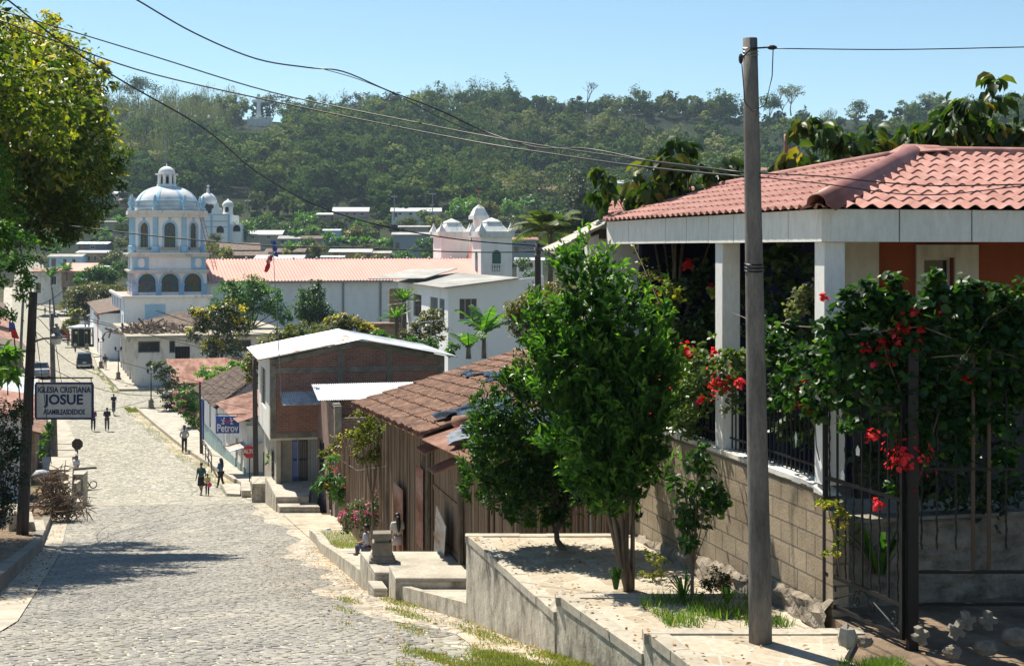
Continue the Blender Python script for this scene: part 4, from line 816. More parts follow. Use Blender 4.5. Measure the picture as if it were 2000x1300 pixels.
# tower: local square, origin its near-left corner
yT = 7.0; xT = CF.xp(259, yT); xE = CF.xp(404, yT); S = xE-xT; zt = lambda py: CF.zp(py, xT+S/2, yT)
z0, z1, z2, z3, z4, z5 = zr0, zt(529), zt(495), zt(419), zt(412), zt(360)
TM = Matrix.Translation((xT, yT, 0)); cx, cy = xT+S/2, yT+S/2
def front(mb, pts, d0, d1, side=0):
    """outline on the front (side 0) or the left (side 1) face of the tower"""
    Mx = Matrix.Translation((xT, yT, 0)) if side == 0 else Matrix.Translation((xT, yT+S, 0)) @ Matrix.Rotation(R(-90), 4, 'Z')
    return ext(mb, pts, Mx, d0, d1)
mb = MB(); mb.box(xT+.35, xE-.35, yT+.35, yT+S-.35, z0-.1, z1); 
for side in (0, 1):   # piers between arches
    Mx = Matrix.Translation((xT, yT, 0)) if side == 0 else Matrix.Translation((xT, yT+S, 0)) @ Matrix.Rotation(R(-90), 4, 'Z')
    aw = S*.235; gap = (S-3*aw)/4
    zs = z0+.5; zsp = z0+(z1-z0)*.62
    # solid fill around arches from strips
    xs = [0]+[v for i in range(3) for v in (gap*(i+1)+aw*i, gap*(i+1)+aw*(i+1))]+[S]
    for i in range(0, 8, 2): ext(mb, [(xs[i], z0), (xs[i+1], z0), (xs[i+1], z1), (xs[i], z1)], Mx, 0, .349)
    for i in range(3):
        a0, a1 = xs[2*i+1], xs[2*i+2]; n = 8; ar = arch_pts(a0, a1, zs, zsp-.2, n)[2:]
        for k in range(n): (xa, za), (xb, zb) = ar[k], ar[k+1]; ext(mb, [(xb, zb), (xa, za), (xa, z1), (xb, z1)], Mx, .003, .349)
        ext(mb, [(a0, z0), (a1, z0), (a1, zs), (a0, zs)], Mx, .003, .349)
mb.build('tower_base', MT['plaster'], CH)
for side in (0, 1):
    Mx = Matrix.Translation((xT, yT, 0)) if side == 0 else Matrix.Translation((xT, yT+S, 0)) @ Matrix.Rotation(R(-90), 4, 'Z')
    aw = S*.235; gap = (S-3*aw)/4
    for i in range(3):
        a0 = gap*(i+1)+aw*i; a1 = a0+aw; w = MB(); ext(w, arch_pts(a0, a1, z0+.5, z0+(z1-z0)*.62-.2), Mx, .25, .3); wo = w.build('stained_window', MT['stained'], CH)
        r = MB(); arch_ring(r, a0, a1, z0+(z1-z0)*.62-.35, z0+(z1-z0)*.62-.2, .28, Mx, -.08, -.003); r.build('arch_moulding', MT['blue_paint'], CH)
        k = MB(); ext(k, [(a0+aw/2-.05, z0+.5), (a0+aw/2+.05, z0+.5), (a0+aw/2+.05, z1-.8), (a0+aw/2-.05, z1-.8)], Mx, .2, .249); ext(k, [(a0, z0+1.6), (a0+aw, z0+1.6), (a0+aw, z0+1.7), (a0, z0+1.7)], Mx, .201, .248); k.build('mullion', MT['clay_old'], wo)
    for i in range(4):
        a0 = gap*i+aw*i; mb = MB(); ext(mb, [(a0-.0, z0), (a0+gap, z0), (a0+gap, z0+(z1-z0)*.42), (a0, z0+(z1-z0)*.42)], Mx, -.07, -.003); ext(mb, [(a0-.06, z0+(z1-z0)*.42), (a0+gap+.06, z0+(z1-z0)*.42), (a0+gap+.06, z0+(z1-z0)*.5), (a0-.06, z0+(z1-z0)*.5)], Mx, -.14, -.002); mb.build('pedestal_band', MT['blue_paint'], CH)
def cornice(za, h=.35, o=.35, mat='plaster_worn'):
    mb = MB(); mb.box(xT-o, xE+o, yT-o, yT+S+o, za-h*.45, za); mb.box(xT-o*.5, xE+o*.5, yT-o*.5, yT+S+o*.5, za-h, za-h*.452); mb.build('cornice', MT[mat], CH)
mb = MB(); mb.box(xT+.1, xE-.1, yT+.1, yT+S-.1, z1, z2); mb.build('tower_middle', MT['plaster'], CH)
for side in (0, 1):
    Mx = Matrix.Translation((xT, yT, 0)) if side == 0 else Matrix.Translation((xT, yT+S, 0)) @ Matrix.Rotation(R(-90), 4, 'Z')
    for a0 in (.15, S-1.75-.15):
        mb = MB(); ext(mb, [(a0, z1+.05), (a0+1.75, z1+.05), (a0+1.75, z2-.4), (a0, z2-.4)], Mx, .03, .099); o_ = mb.build('blue_panel', MT['blue_paint'], CH)
        q = MB(); c0, c1, dz = a0+.5, a0+1.25, z2-z1; oc = [(c0, z1+dz*.3), (c0+.2, z1+dz*.2), (c1-.2, z1+dz*.2), (c1, z1+dz*.3), (c1, z1+dz*.62), (c1-.2, z1+dz*.72), (c0+.2, z1+dz*.72), (c0, z1+dz*.62)]; ext(q, oc, Mx, -.01, .029); q.build('medallion', MT['plaster'], o_)
cornice(z1+.12, .4, .4); cornice(z2+.1, .5, .55)
# octagonal drum
def octa(r, a0=R(22.5)): return [(cx+r*math.cos(a0+i*R(45)), cy+r*math.sin(a0+i*R(45))) for i in range(8)]
ap = S*.475; ro = ap/math.cos(R(22.5)); mb = MB(); mb.prism(octa(ro-.35), z2, z3)
fw_ = 2*ap*math.tan(R(22.5)); hz = z3-z2
for k in range(8):
    ang = R(45*k); Mx = Matrix.Translation((cx, cy, 0)) @ Matrix.Rotation(ang, 4, 'Z') @ Matrix.Translation((-fw_/2, -ap, 0)); w0, w1 = fw_*.31, fw_*.69; zs, zp_ = z2+hz*.16, z2+hz*.66
    for a, b in ((0, w0), (w1, fw_)): ext(mb, [(a, z2), (b, z2), (b, z3), (a, z3)], Mx, 0, .3)
    ext(mb, [(w0, z2), (w1, z2), (w1, zs), (w0, zs)], Mx, .003, .3); ar = arch_pts(w0, w1, zs, zp_, 8)[2:]
    for q in range(8): (xa, za), (xb, zb) = ar[q], ar[q+1]; ext(mb, [(xb, zb), (xa, za), (xa, z3), (xb, z3)], Mx, .003, .3)
mb.build('drum', MT['plaster'], CH)
for k in (-2, -1, 0, 1, 2):
    ang = R(45*k); Mx = Matrix.Translation((cx, cy, 0)) @ Matrix.Rotation(ang, 4, 'Z') @ Matrix.Translation((-fw_/2, -ap, 0)); w0, w1 = fw_*.31, fw_*.69; zs, zp_ = z2+hz*.16, z2+hz*.66
    w = MB(); ext(w, arch_pts(w0, w1, zs, zp_), Mx, .2, .24); wo = w.build('stained_window', MT['stained'], CH)
    w = MB(); c_ = fw_/2; ext(w, [(c_-.04, zs), (c_+.04, zs), (c_+.04, zp_+.5), (c_-.04, zp_+.5)], Mx, .14, .199)
    for q in range(1, 5): zz = zs+(zp_-zs)*q/4.5; ext(w, [(w0, zz), (w1, zz), (w1, zz+.05), (w0, zz+.05)], Mx, .141, .198)
    w.build('mullion', MT['clay_old'], wo)
    r = MB(); arch_ring(r, w0, w1, zs, zp_, .26, Mx, -.06, -.003, 8); ext(r, [(c_-.15, zp_+(w1-w0)/2+.27), (c_+.15, zp_+(w1-w0)/2+.27), (c_+.2, zp_+(w1-w0)/2+.7), (c_-.2, zp_+(w1-w0)/2+.7)], Mx, -.08, -.003); r.build('arch_moulding', MT['blue_paint'], CH)
    r = MB(); ext(r, [(w0-.35, zs-.3), (w1+.35, zs-.3), (w1+.45, zs-.003), (w0-.45, zs-.003)], Mx, -.3, -.003); r.build('sill', MT['concrete'], CH)
for k in range(8):
    a = R(22.5+45*k); r = MB(); r.lathe([(.52, 0), (.52, .8), (.36, .9), (.36, hz-.3), (.42, hz-.3), (.42, hz-.05)], 8, (cx+(ro-.1)*math.cos(a), cy+(ro-.1)*math.sin(a), z2+.1), a0=a); r.build('corner_pilaster', MT['blue_paint'], CH)
mb = MB(); mb.prism(octa(ro+.5), z3-.3, z3+.05); mb.prism(octa(ro+.65), z3+.051, z4+.1); mb.build('cornice', MT['plaster_worn'], CH)
for k in range(8):
    a = R(22.5+45*k); r = MB(); r.lathe([(.3, 0), (.34, .3), (.14, .45), (.3, .8), (.34, 1.05), (.14, 1.35), (.2, 1.55), (.08, 1.8), (.02, 1.95)], 8, (cx+(ro+.1)*math.cos(a), cy+(ro+.1)*math.sin(a), z4+.1)); r.build('urn', MT['blue_paint'], CH, smooth=True)
hD = z5-z4-.1; rD = ap*.93; N = 14
pr = [(rD*1.02, 0), (rD*1.02, .5)]+[(rD*math.cos(math.pi/2*i/N*.93)**.9, .5+(hD-.5)*math.sin(math.pi/2*i/N*.93)/math.sin(math.pi/2*.93)) for i in range(N+1)]
mb = MB(); mb.lathe(pr, 48, (cx, cy, z4+.1)); mb.build('dome', MT['dome'], CH, smooth=True)
mb = MB(); mb.lathe([(rD*1.05, 0), (rD*1.05, .12), (rD*1.0, .13)], 48, (cx, cy, z4+1.2)); mb.build('dome_band', MT['blue_paint'], CH, smooth=True)
for k in range(8):
    a = R(22.5+45*k); r = MB(); pth = [(cx+(q[0]+.06)*math.cos(a), cy+(q[0]+.06)*math.sin(a), z4+.1+q[1]) for q in pr[1:]]
    t_ = Vector((-math.sin(a), math.cos(a), 0)); vs = []
    for q in range(len(pth)):
        w_ = .3*(1-.45*q/len(pth)); p_ = Vector(pth[q]); inn = Vector((math.cos(a), math.sin(a), 0))*.15; vs += [p_-t_*w_-inn, p_-t_*w_*.8, p_+t_*w_*.8, p_+t_*w_-inn]
    r.add(vs, [(4*q+j, 4*q+j+1, 4*q+j+5, 4*q+j+4) for q in range(len(pth)-1) for j in range(3)]); r.build('dome_rib', MT['blue_paint'], CH)
zl = z5-.15; rL = 1.05; zlt = zt(337); zct = zt(322)
mb = MB(); mb.lathe([(rL+.25, 0), (rL+.2, .3), (rL-.35, .35), (rL-.35, zlt-zl)], 8, (cx, cy, zl), a0=R(22.5))
for k in range(8): a = R(22.5+45*k); mb.lathe([(.2, .3), (.2, zlt-zl)], 6, (cx+(rL-.1)*math.cos(a), cy+(rL-.1)*math.sin(a), zl))
mb.build('lantern', MT['plaster'], CH)
for k in range(-2, 3): a = R(-90+45*k); Mx = Matrix.Translation((cx, cy, 0)) @ Matrix.Rotation(R(45*k), 4, 'Z'); w = MB(); ext(w, arch_pts(-.19, .19, zl+.45, zlt-.5, 6), Mx, -rL+.25, -rL+.32); w.build('lantern_window', MT['dark'], CH)
mb = MB(); mb.lathe([(rL+.35, 0), (rL+.35, .15), (rL+.1, .16)], 16, (cx, cy, zlt-.1)); mb.lathe([(rL, .06)]+[(rL*math.cos(math.pi/2*i/8), .06+(zct-zlt)*math.sin(math.pi/2*i/8)) for i in range(1, 8)]+[(.06, zct-zlt+.1), (.04, zct-zlt+.4)], 24, (cx, cy, zlt)); mb.build('lantern_cap', MT['dome'], CH, smooth=True)
# nave with the long pink roof
yN = yT+.5; xN0 = xE+.0; xN1 = CF.xp(927, yN+8); ze = CF.zp(549, xN0, yN); zrr = CF.zp(505.5, xN0, yN+9)
mb = MB(); mb.box(xN0, xN1, yN+.6, yN+.9, -.5, ze); mb.prism([(xN1-.3, yN+.9), (xN1, yN+.9), (xN1, yN+9), (xN1-.3, yN+9)], -.5, [ze, ze, zrr-.2, zrr-.2]); mb.prism([(xN1-.3, yN+9.001), (xN1, yN+9.001), (xN1, yN+17), (xN1-.3, yN+17)], -.5, [zrr-.2, zrr-.2, ze, ze]); mb.build('nave_wall', MT['plaster'], CH)
s, n = slope_vecs((1, 0, 0), (0, 1, 0), zrr-ze, 9.); mb = MB(); sheet(mb, (xN0-.8, yN, ze-.02), (1, 0, 0), s, n, xN1-xN0+1.4, lambda a: math.hypot(9, zrr-ze)+.02, .42, .05, 0, 0, 6, rowstep=3); mb.build('nave_roof', MT['pink_roof'], CH)
s, n = slope_vecs((1, 0, 0), (0, -1, 0), zrr-ze, 9.); mb = MB(); mb.slab([(xN0-.8, yN+9, zrr), (xN1+.6, yN+9, zrr), (xN1+.6, yN+18, ze), (xN0-.8, yN+18, ze)], .1); mb.build('nave_roof', MT['pink_roof'], CH)
mb = MB(); mb.box(xN0, xN1+.4, yN-.1, yN+.02, ze-.28, ze-.08); mb.build('gutter', MT['grey_metal'], CH)
for i in range(13): x = xN0+(xN1-xN0)*i/12; mb = MB(); mb.ball((x, yN+9, zrr+.1), .16, 6); mb.build('ridge_cap', MT['white'], CH)
for px in (672, 745): x = CF.xp(px, yN); mb = MB(); mb.tube([(x, yN+.45, ze-.3), (x, yN+.45, 0)], .12, 6); mb.build('downpipe', MT['grey_metal'], CH)
x = CF.xp(568, yN); mb = MB(); ext(mb, arch_pts(x-.7, x+.7, 1.2, 3.6), Matrix.Translation((0, yN+.6, 0)), -.05, .0); mb.build('side_window', MT['dark'], CH)
# facade towers at the far end of the nave
def ptower(fr, x0, y0, w, zb, zt_, ztip, win=True):
    mb = MB(); mb.box(x0, x0+w, y0, y0+w, zb, zt_); mb.box(x0-.06, x0+.25, y0-.06, y0-.002, zb, zt_-.02); mb.box(x0+w-.25, x0+w+.06, y0-.06, y0-.002, zb, zt_-.02); mb.build('facade_tower', MT['plaster'], CH)
    c = (x0+w/2, y0+w/2); mb = MB(); o = .35; mb.box(x0-o, x0+w+o, y0-o, y0+w+o, zt_+.001, zt_+.75)
    def pyr(cx_, cy_, r, z, prof_): mb.lathe([(r*a, z+h) for a, h in prof_], 4, (cx_, cy_, 0), a0=R(45))
    H = ztip-zt_-.75; pyr(c[0], c[1], w*.66, zt_+.752, [(1, 0), (.44, .66*H), (.52, .68*H), (.46, .75*H), (.02, H)])
    for sx in (-1, 1):
        for sy in (-1, 1): pyr(c[0]+sx*(w/2-.05), c[1]+sy*(w/2-.05), .75, zt_+.753, [(1, 0), (.45, .6), (.3, .8), (.05, 1.25)])
    mb.build('pyramid_cap', MT['worn_teal'], CH)
    if win:
        Mx = Matrix.Translation((c[0], y0, 0)); wm = MB(); zw0 = CF.zp(530, c[0], y0); zw1 = CF.zp(497, c[0], y0); ext(wm, arch_pts(-.6, .6, zw0, zw1, 6), Mx, -.07, -.003); wo = wm.build('arched_window', MT['teal_glass'], CH)
        b = MB()
        for i in range(5): b.lathe([(.06, 0), (.1, .3), (.05, .6), (.07, .9)], 6, (c[0]-.5+i*.25, y0-.2, zw0))
        b.box(c[0]-.65, c[0]+.65, y0-.3, y0-.1, zw0+.9, zw0+1.02); b.build('balustrade', MT['plaster'], wo)
        Mx = Matrix.Translation((x0, y0+w, 0)) @ Matrix.Rotation(R(-90), 4, 'Z'); wm = MB(); ext(wm, arch_pts(w*.4, w*.6, zw0, zw1, 6), Mx, -.07, -.003); wm.build('arched_window', MT['teal_glass'], CH)
MT['worn_teal'] = M('worn_teal_plaster', (.36, .46, .46), (.66, .70, .68), 1.3, .9, stretch=(1, 1, .4), bmp=.2, c3=(.80, .80, .77), lo=.3, hi=.55)
MT['teal_glass'] = plain('teal_glass', (.02, .10, .09), .3)
MT['rose'] = M('rose_plaster', (.56, .32, .26), (.68, .40, .33), .5, .85, fine=.05, bmp=.1)
yA = yN+1; xa = CF.xp(940, yA); wt = CF.xp(999, yA)-xa; zfa = CF.zp(463, xa, yA); ptower(CF, xa, yA, wt, -.5, zfa, CF.zp(424, xa, yA))
yB = yN+13.; xb = CF.xp(857, yB); xb = xa+.0; xb = CF.xp(862, yB); ptower(CF, xb, yB, wt*1.0, -.5, CF.zp(463, xb, yB), CF.zp(426, xb, yB), False)
mb = MB(); xg = xN1+.01; xg2 = xg+.5; zk = CF.zp(466, xg, (yA+yB)/2); ym = (yA+wt+yB)/2
mb.prism([(xg, yA+wt+.02), (xg2, yA+wt+.02), (xg2, ym), (xg, ym)], -.5, [zk-5, zk-5, zk, zk]); mb.prism([(xg, ym+.01), (xg2, ym+.01), (xg2, yB-.02), (xg, yB-.02)], -.5, [zk, zk, zk-3.5, zk-3.5]); mb.build('gable_wall', MT['rose'], CH)
xc = CF.xp(908, yB+2); xd = CF.xp(945, yB+2); yc = yB-4.5; mb = MB(); mb.box(xc, xd, yc, yc+2.6, 5, CF.zp(428, xc, yc)); mb.build('belfry', MT['plaster'], CH)
mb = MB(); x0, x1 = CF.xp(925, yc), CF.xp(955, yc); mb.box(x0, x1, yc-.2, yc+2.4, CF.zp(428, x0, yc), CF.zp(421, x0, yc)); mb.lathe([(1.5, 0), (.9, 1.0), (.75, 1.1), (.05, 1.6)], 4, ((x0+x1)/2, yc+1.1, CF.zp(421, x0, yc)), a0=R(45)); mb.build('belfry_cap', MT['worn_teal'], CH)
mb = MB(); c_ = ((x0+x1)/2, yc+1.1); zq = CF.zp(404, x0, yc); mb.bar((c_[0], c_[1], zq-.2), (c_[0], c_[1], zq+3), .06); mb.bar((c_[0]-.5, c_[1], zq+2.2), (c_[0]+.5, c_[1], zq+2.2), .05)
for a in range(6): mb.ball((c_[0]+.35*math.cos(a), c_[1], zq+1.4+.35*math.sin(a)), .07, 4)
mb.build('iron_cross', MT['rust_sheet'], CH)
# ---- white hall with the grey roof
HF = Frame(875, 120, -13.6, -.25); HL = thing('hall', 'plain two storey white hall with a flat grey cement sheet roof', 'building', HF.o, HF.a)
zh = HF.zp(562, 0, 0); yL = HF.yp(778); xR_ = HF.xp(1062, 0)
wz = (zh-3.1, zh-1.0); ww = [(HF.yp(858), HF.yp(868)), (HF.yp(840), HF.yp(855)), (HF.yp(807), HF.yp(823)), (HF.yp(779), HF.yp(791))]
ww = sorted([(min(a), max(a)) for a in ww])
mb = MB(); wall(mb, 'y', .25, yL, 0, .25, -.5, zh-.05, [(a, b, *wz) for a, b in ww]); fx = (HF.xp(897, 0), HF.xp(932, 0)); wall(mb, 'x', 0, xR_, 0, .25, -.5, lambda x: zh-.05+.12*x, [(fx[0], fx[1], zh-2.7, zh-.9)]); mb.build('wall', MT['plaster_worn2'] if 'plaster_worn2' in MT else MT['plaster'], HL)
for a, b in ww: window(HL, a, b, *wz, 'y', 0, .08, 'grey_metal', 'glass', .06, (2, 2))
window(HL, fx[0], fx[1], zh-2.7, zh-.9, 'x', 0, .08, 'white', 'glass', .05, (3, 1))
mb = MB(); sl = .12; A = Vector((-.5, -.6, zh-.02)); s = Vector((1, 0, sl)).normalized(); sheet(mb, A, (0, 1, 0), s, Vector((-sl, 0, 1)), yL+1, lambda a: xR_*.80, .3, .03, 0, 0, 6, rowstep=3); mb.build('roof', MT['asbestos'], HL).modifiers.new('s', 'SOLIDIFY').thickness = .05
mb = MB(); mb.slab([(-4.5, yL*.62, zh+.5), (.6, yL*.55, zh+.55), (6, yL*.98, zh+1.3), (1.5, yL+1.5, zh+1.2)], .08); mb.build('roof', MT['asbestos'], HL)
mb = MB(); x0, x1 = -4.0, -.3; mb.box(-1.9, x1, yL*.76, yL*.78, zh-3.9, zh-.6); mb.box(x0, x1, yL*.75, yL*.78, -.5, zh-4.01); mb.box(x0-.8, x1, yL*.70, yL*.79, zh-4.0, zh-3.85); mb.build('side_porch', MT['adobe'], HL)
# ---- warehouse at the corner
WF = Frame(268, 139, -13.6, -.335); WH = thing('warehouse', 'long low cream corner building with barred windows and junk on its flat roof', 'building', WF.o, WF.a)
zw_ = WF.zp(655, 0, 0); yw = WF.yp(240); xw = WF.xp(560, 0)
holes = [(WF.xp(a, 0), WF.xp(b, 0), WF.zp(y1, 0, 0), WF.zp(y0, 0, 0)) for a, b, y0, y1 in ((270, 312, 667, 688), (331, 378, 667, 690), (400, 440, 668, 690), (455, 490, 668, 690))]
dr = (WF.xp(342, 0), WF.xp(371, 0), .0, WF.zp(678, 0, 0)); holes[1] = (holes[1][0], dr[0]-.01, holes[1][2], holes[1][3])
mb = MB(); wall(mb, 'x', 0, xw, 0, .3, -.5, zw_-.3, holes+[dr]); mb.box(0, .3, .301, yw, -.5, zw_-.3); mb.box(xw, xw+.3, 0, 18, -.5, zw_-.3); mb.build('wall', MT['plaster_worn'], WH)
for h_ in holes: window(WH, *h_, 'x', 0, .1, 'grey_metal', 'glass', .06, (2, 1), grille=.32)
door(WH, *dr, 'x', 0, .1, 'dark')
for i in range(7): y = .1+(yw-.6)*i/6; mb = MB(); mb.box(-.28, -.003, y, y+.45, -.5, zw_-.45); mb.build('pilaster', MT['plaster_worn'], WH)
mb = MB(); mb.box(-1.1, xw+.8, -.9, yw+.5, zw_-.29, zw_+.0); mb.build('roof', MT['concrete'], WH)
mb = MB()
for i in range(7): x0 = WF.xp(250+i*38, 6); mb.box(x0, x0+1.5, 7.5, 8.2, zw_+.003, zw_+.3+.15*(i % 3))
mb.build('roof_kerb', MT['concrete_dark'], WH)
# debris on its roof: one heap
t = thing('debris_pile', 'heap of broken planks and rubble on the flat roof of the corner building', 'debris', WF.w(WF.xp(300, 3), 3, zw_), WF.a); rr = random.Random(3); mb = MB()
for i in range(150):
    p_ = Vector((rr.gauss(0, 2.0), rr.uniform(-1.2, 3), 0)); hh = .9*math.exp(-(p_.x/2.4)**2)
    a = p_+Vector((0, 0, rr.uniform(.05, hh+.1))); d = Vector((rr.uniform(-1, 1), rr.uniform(-.6, .6), rr.uniform(-.5, .9))).normalized()*rr.uniform(.4, 1.1); mb.tube([a, a+d], rr.uniform(.04, .12), 4)
o = mb.build('planks', [MT['clay_old']], t); mb = MB()
for i in range(60): rock(mb, (rr.gauss(0, 2.4), rr.uniform(-1, 3), .12), (rr.uniform(.1, .3),)*3, i)
mb.build('rubble', MT['concrete'], t)
t = thing('shed_roof', 'dark sagging sheet roof leaning against the church base', 'roof', WF.w(WF.xp(330, 14), 14, zw_-.2), WF.a)
mb = MB(); mb.slab([(-3, 0, .1), (7, 1, .1), (7.5, 4.5, .7), (1.5, 5, 1.7), (-3.5, 4, .5)], .15); mb.build('roof_sheets', MT['clay_old'], t)
mb = MB(); 
for i in range(40): a = Vector((rr.uniform(-4, 7), rr.uniform(-1, 2), .3)); mb.tube([a, a+Vector((rr.uniform(-1.5, 1.5), rr.uniform(-.4, .4), rr.uniform(0, .4)))], .06, 4)
mb.build('loose_boards', MT['plank'], t)
# ---- small white shed with red mark and the green kiosk further up the street
SFr = Frame(200, 178, -13.7, -.335); t = thing('shed', 'small white building with a red painted gate sign on its side', 'shed', SFr.o, SFr.a)
zs_ = SFr.zp(622, 0, 0); mb = MB(); mb.box(0, 7, 0, .25, -.3, zs_); mb.box(0, .25, .251, 17, -.3, zs_); mb.build('wall', MT['plaster'], t); mb = MB(); mb.slab([(-.4, -.4, zs_), (7.5, -.4, zs_+.5), (7.5, 17.5, zs_+.5), (-.4, 17.5, zs_)], .12); mb.build('roof', MT['clay_old'], t)
wallx = SFr.yp(184), SFr.yp(177.5)
SF2 = Frame(199, 172, -13.7, -.335); t = thing('house', 'white street house with a tall red painted cross beam mark by the door', 'house', SF2.o, SF2.a)
L2 = SF2.yp(176); zz = SF2.zp(612, 0, 0); mb = MB(); mb.box(0, .25, 0, L2, -.3, zz); mb.box(.251, 8, 0, .25, -.3, zz); mb.build('wall', MT['plaster'], t)
mb = MB(); mb.slab([(-.5, -.3, zz), (8, -.3, zz+1.5), (8, L2+.3, zz+1.5), (-.5, L2+.3, zz)], .15); mb.build('roof', MT['clay_old'], t)
ya_, yb_ = SF2.yp(193), SF2.yp(190); mb = MB(); ym_ = (ya_+yb_)/2
mb.box(-.06, -.003, ym_-.35, ym_+.35, .4, zz-.6); mb.box(-.061, -.002, ym_-2.1, ym_+2.1, zz-.95, zz-.5); mb.box(-.062, -.001, ym_-1.3, ym_+1.3, zz-1.7, zz-1.4); mb.build('red_mark', MT['red_paint'], t)
mb = MB(); mb.box(-.3, 0, 1, 3.4, -.2, 1.6); mb.build('door_block', MT['deep_blue'], CH) if 0 else None
KF = Frame(176, 196, -13.7, -.335); t = thing('kiosk', 'green metal kiosk with dark mesh front and pale flat roof', 'kiosk', P(141, 655, 197))
wK = 36/F*197; hK = 38/F*197; mb = MB(); mb.box(0, wK, .0, .06, -hK*.55, hK*.45-.25); mb.build('mesh_front', MT['dark'], t)
mb = MB(); 
for x in (0, wK/3, wK*2/3, wK): mb.box(x-.05, x+.05, -.06, 0, -hK*.55, hK*.45-.25)
mb.box(-.15, -.05, 0, 5, -hK*.55, hK*.45-.3); mb.build('frame', plain('green_paint', (.10, .17, .04), .6), t); mb = MB(); mb.box(-.7, wK+.3, -.5, 5.2, hK*.45-.24, hK*.45); mb.build('roof', MT['zinc'], t)
mb = MB(); mb.box(-.5, wK+1.5, -1.6, 5.2, -hK*.55-.5, -hK*.55-.01); mb.build('plinth', MT['concrete'], t)
# ---- second, distant white church with domes
C2 = Frame(384, 395, 0, -.1); D2 = 395.; S2_ = F/D2
def q2(px): return (px-384)/F*D2
def zq(py): return (485-py)/F*D2
t = thing('church', 'distant white church with pale dome and twin belfry at the hill foot', 'church', (X(384, D2), D2, zq(478)), .0); b0 = zq(478)
H_ = lambda py: zq(py)-b0
mb = MB(); mb.box(0, q2(448), 0, 14, 0, H_(419)); mb.box(q2(448)+.01, q2(470), 1, 10, 0, H_(438)); mb.lathe([(q2(398), 0), (q2(398), H_(397)-H_(419))], 8, (q2(399), 5, H_(419)), a0=R(22.5)); mb.lathe([(1.4, 0), (1.4, 2.2)], 8, (q2(441), 3, H_(418.9))); mb.build('wall', MT['plaster'], t)
mb = MB(); r = q2(402); mb.lathe([(r*math.cos(math.pi/2*i/8), (H_(375)-H_(397))*math.sin(math.pi/2*i/8)) for i in range(8)]+[(.4, H_(374)-H_(397)), (.4, H_(368)-H_(397)), (.05, H_(366)-H_(397))], 20, (q2(399), 5, H_(397))); r = 1.7; mb.lathe([(r*math.cos(math.pi/2*i/6), 1.8*math.sin(math.pi/2*i/6)) for i in range(6)]+[(.1, 2.2)], 12, (q2(441), 3, H_(403))); mb.build('dome', MT['dome'], t, smooth=True)
mb = MB(); mb.bar((q2(399), 5, H_(369)), (q2(399), 5, H_(358)), .12); mb.bar((q2(396), 5, H_(362)), (q2(402), 5, H_(362)), .1); mb.bar((q2(441), 3, H_(393)), (q2(441), 3, H_(388)), .1); mb.build('cross', MT['white'], t)
mb = MB(); ext(mb, [(q2(412), H_(419)), (q2(434), H_(419)), (q2(432), H_(408)), (q2(427), H_(405)), (q2(425), H_(396)), (q2(421), H_(396)), (q2(419), H_(405)), (q2(414), H_(408))], Matrix.Identity(4), 0, .8); mb.build('gable', MT['plaster'], t)
mb = MB(); 
for py in (419, 432, 443): mb.box(-.1, q2(448)+.1, -.1, -.003, H_(py)-.15, H_(py)+.15)
for px in (384.5, 413, 447): mb.box(q2(px)-.3, q2(px)+.3, -.12, -.101, 0, H_(419))
for k in range(8): a = R(22.5+45*k); mb.lathe([(.3, 0), (.3, 3)], 5, (q2(399)+q2(398)*math.cos(a), 5+q2(398)*math.sin(a), H_(419)))
mb.build('blue_trim', MT['blue_paint'], t)
for px, py0, py1, w in ((390, 416, 403, .7), (399, 416, 402, .8), (408, 416, 403, .7), (391, 457, 446, .9), (430, 455, 448, 1.0), (461, 452, 446, 1.0), (441, 414, 407, .5)):
    yq = -.03 if py0 > 430 and px < 448 else (.97 if px > 448 else (5-q2(398)-.05 if px < 420 else 1.5)); mb = MB(); ext(mb, arch_pts(q2(px)-w, q2(px)+w, H_(py0), H_(py1), 6), Matrix.Translation((0, yq, 0)), -.1, .0); mb.build('arched_window', MT['dark'], t)
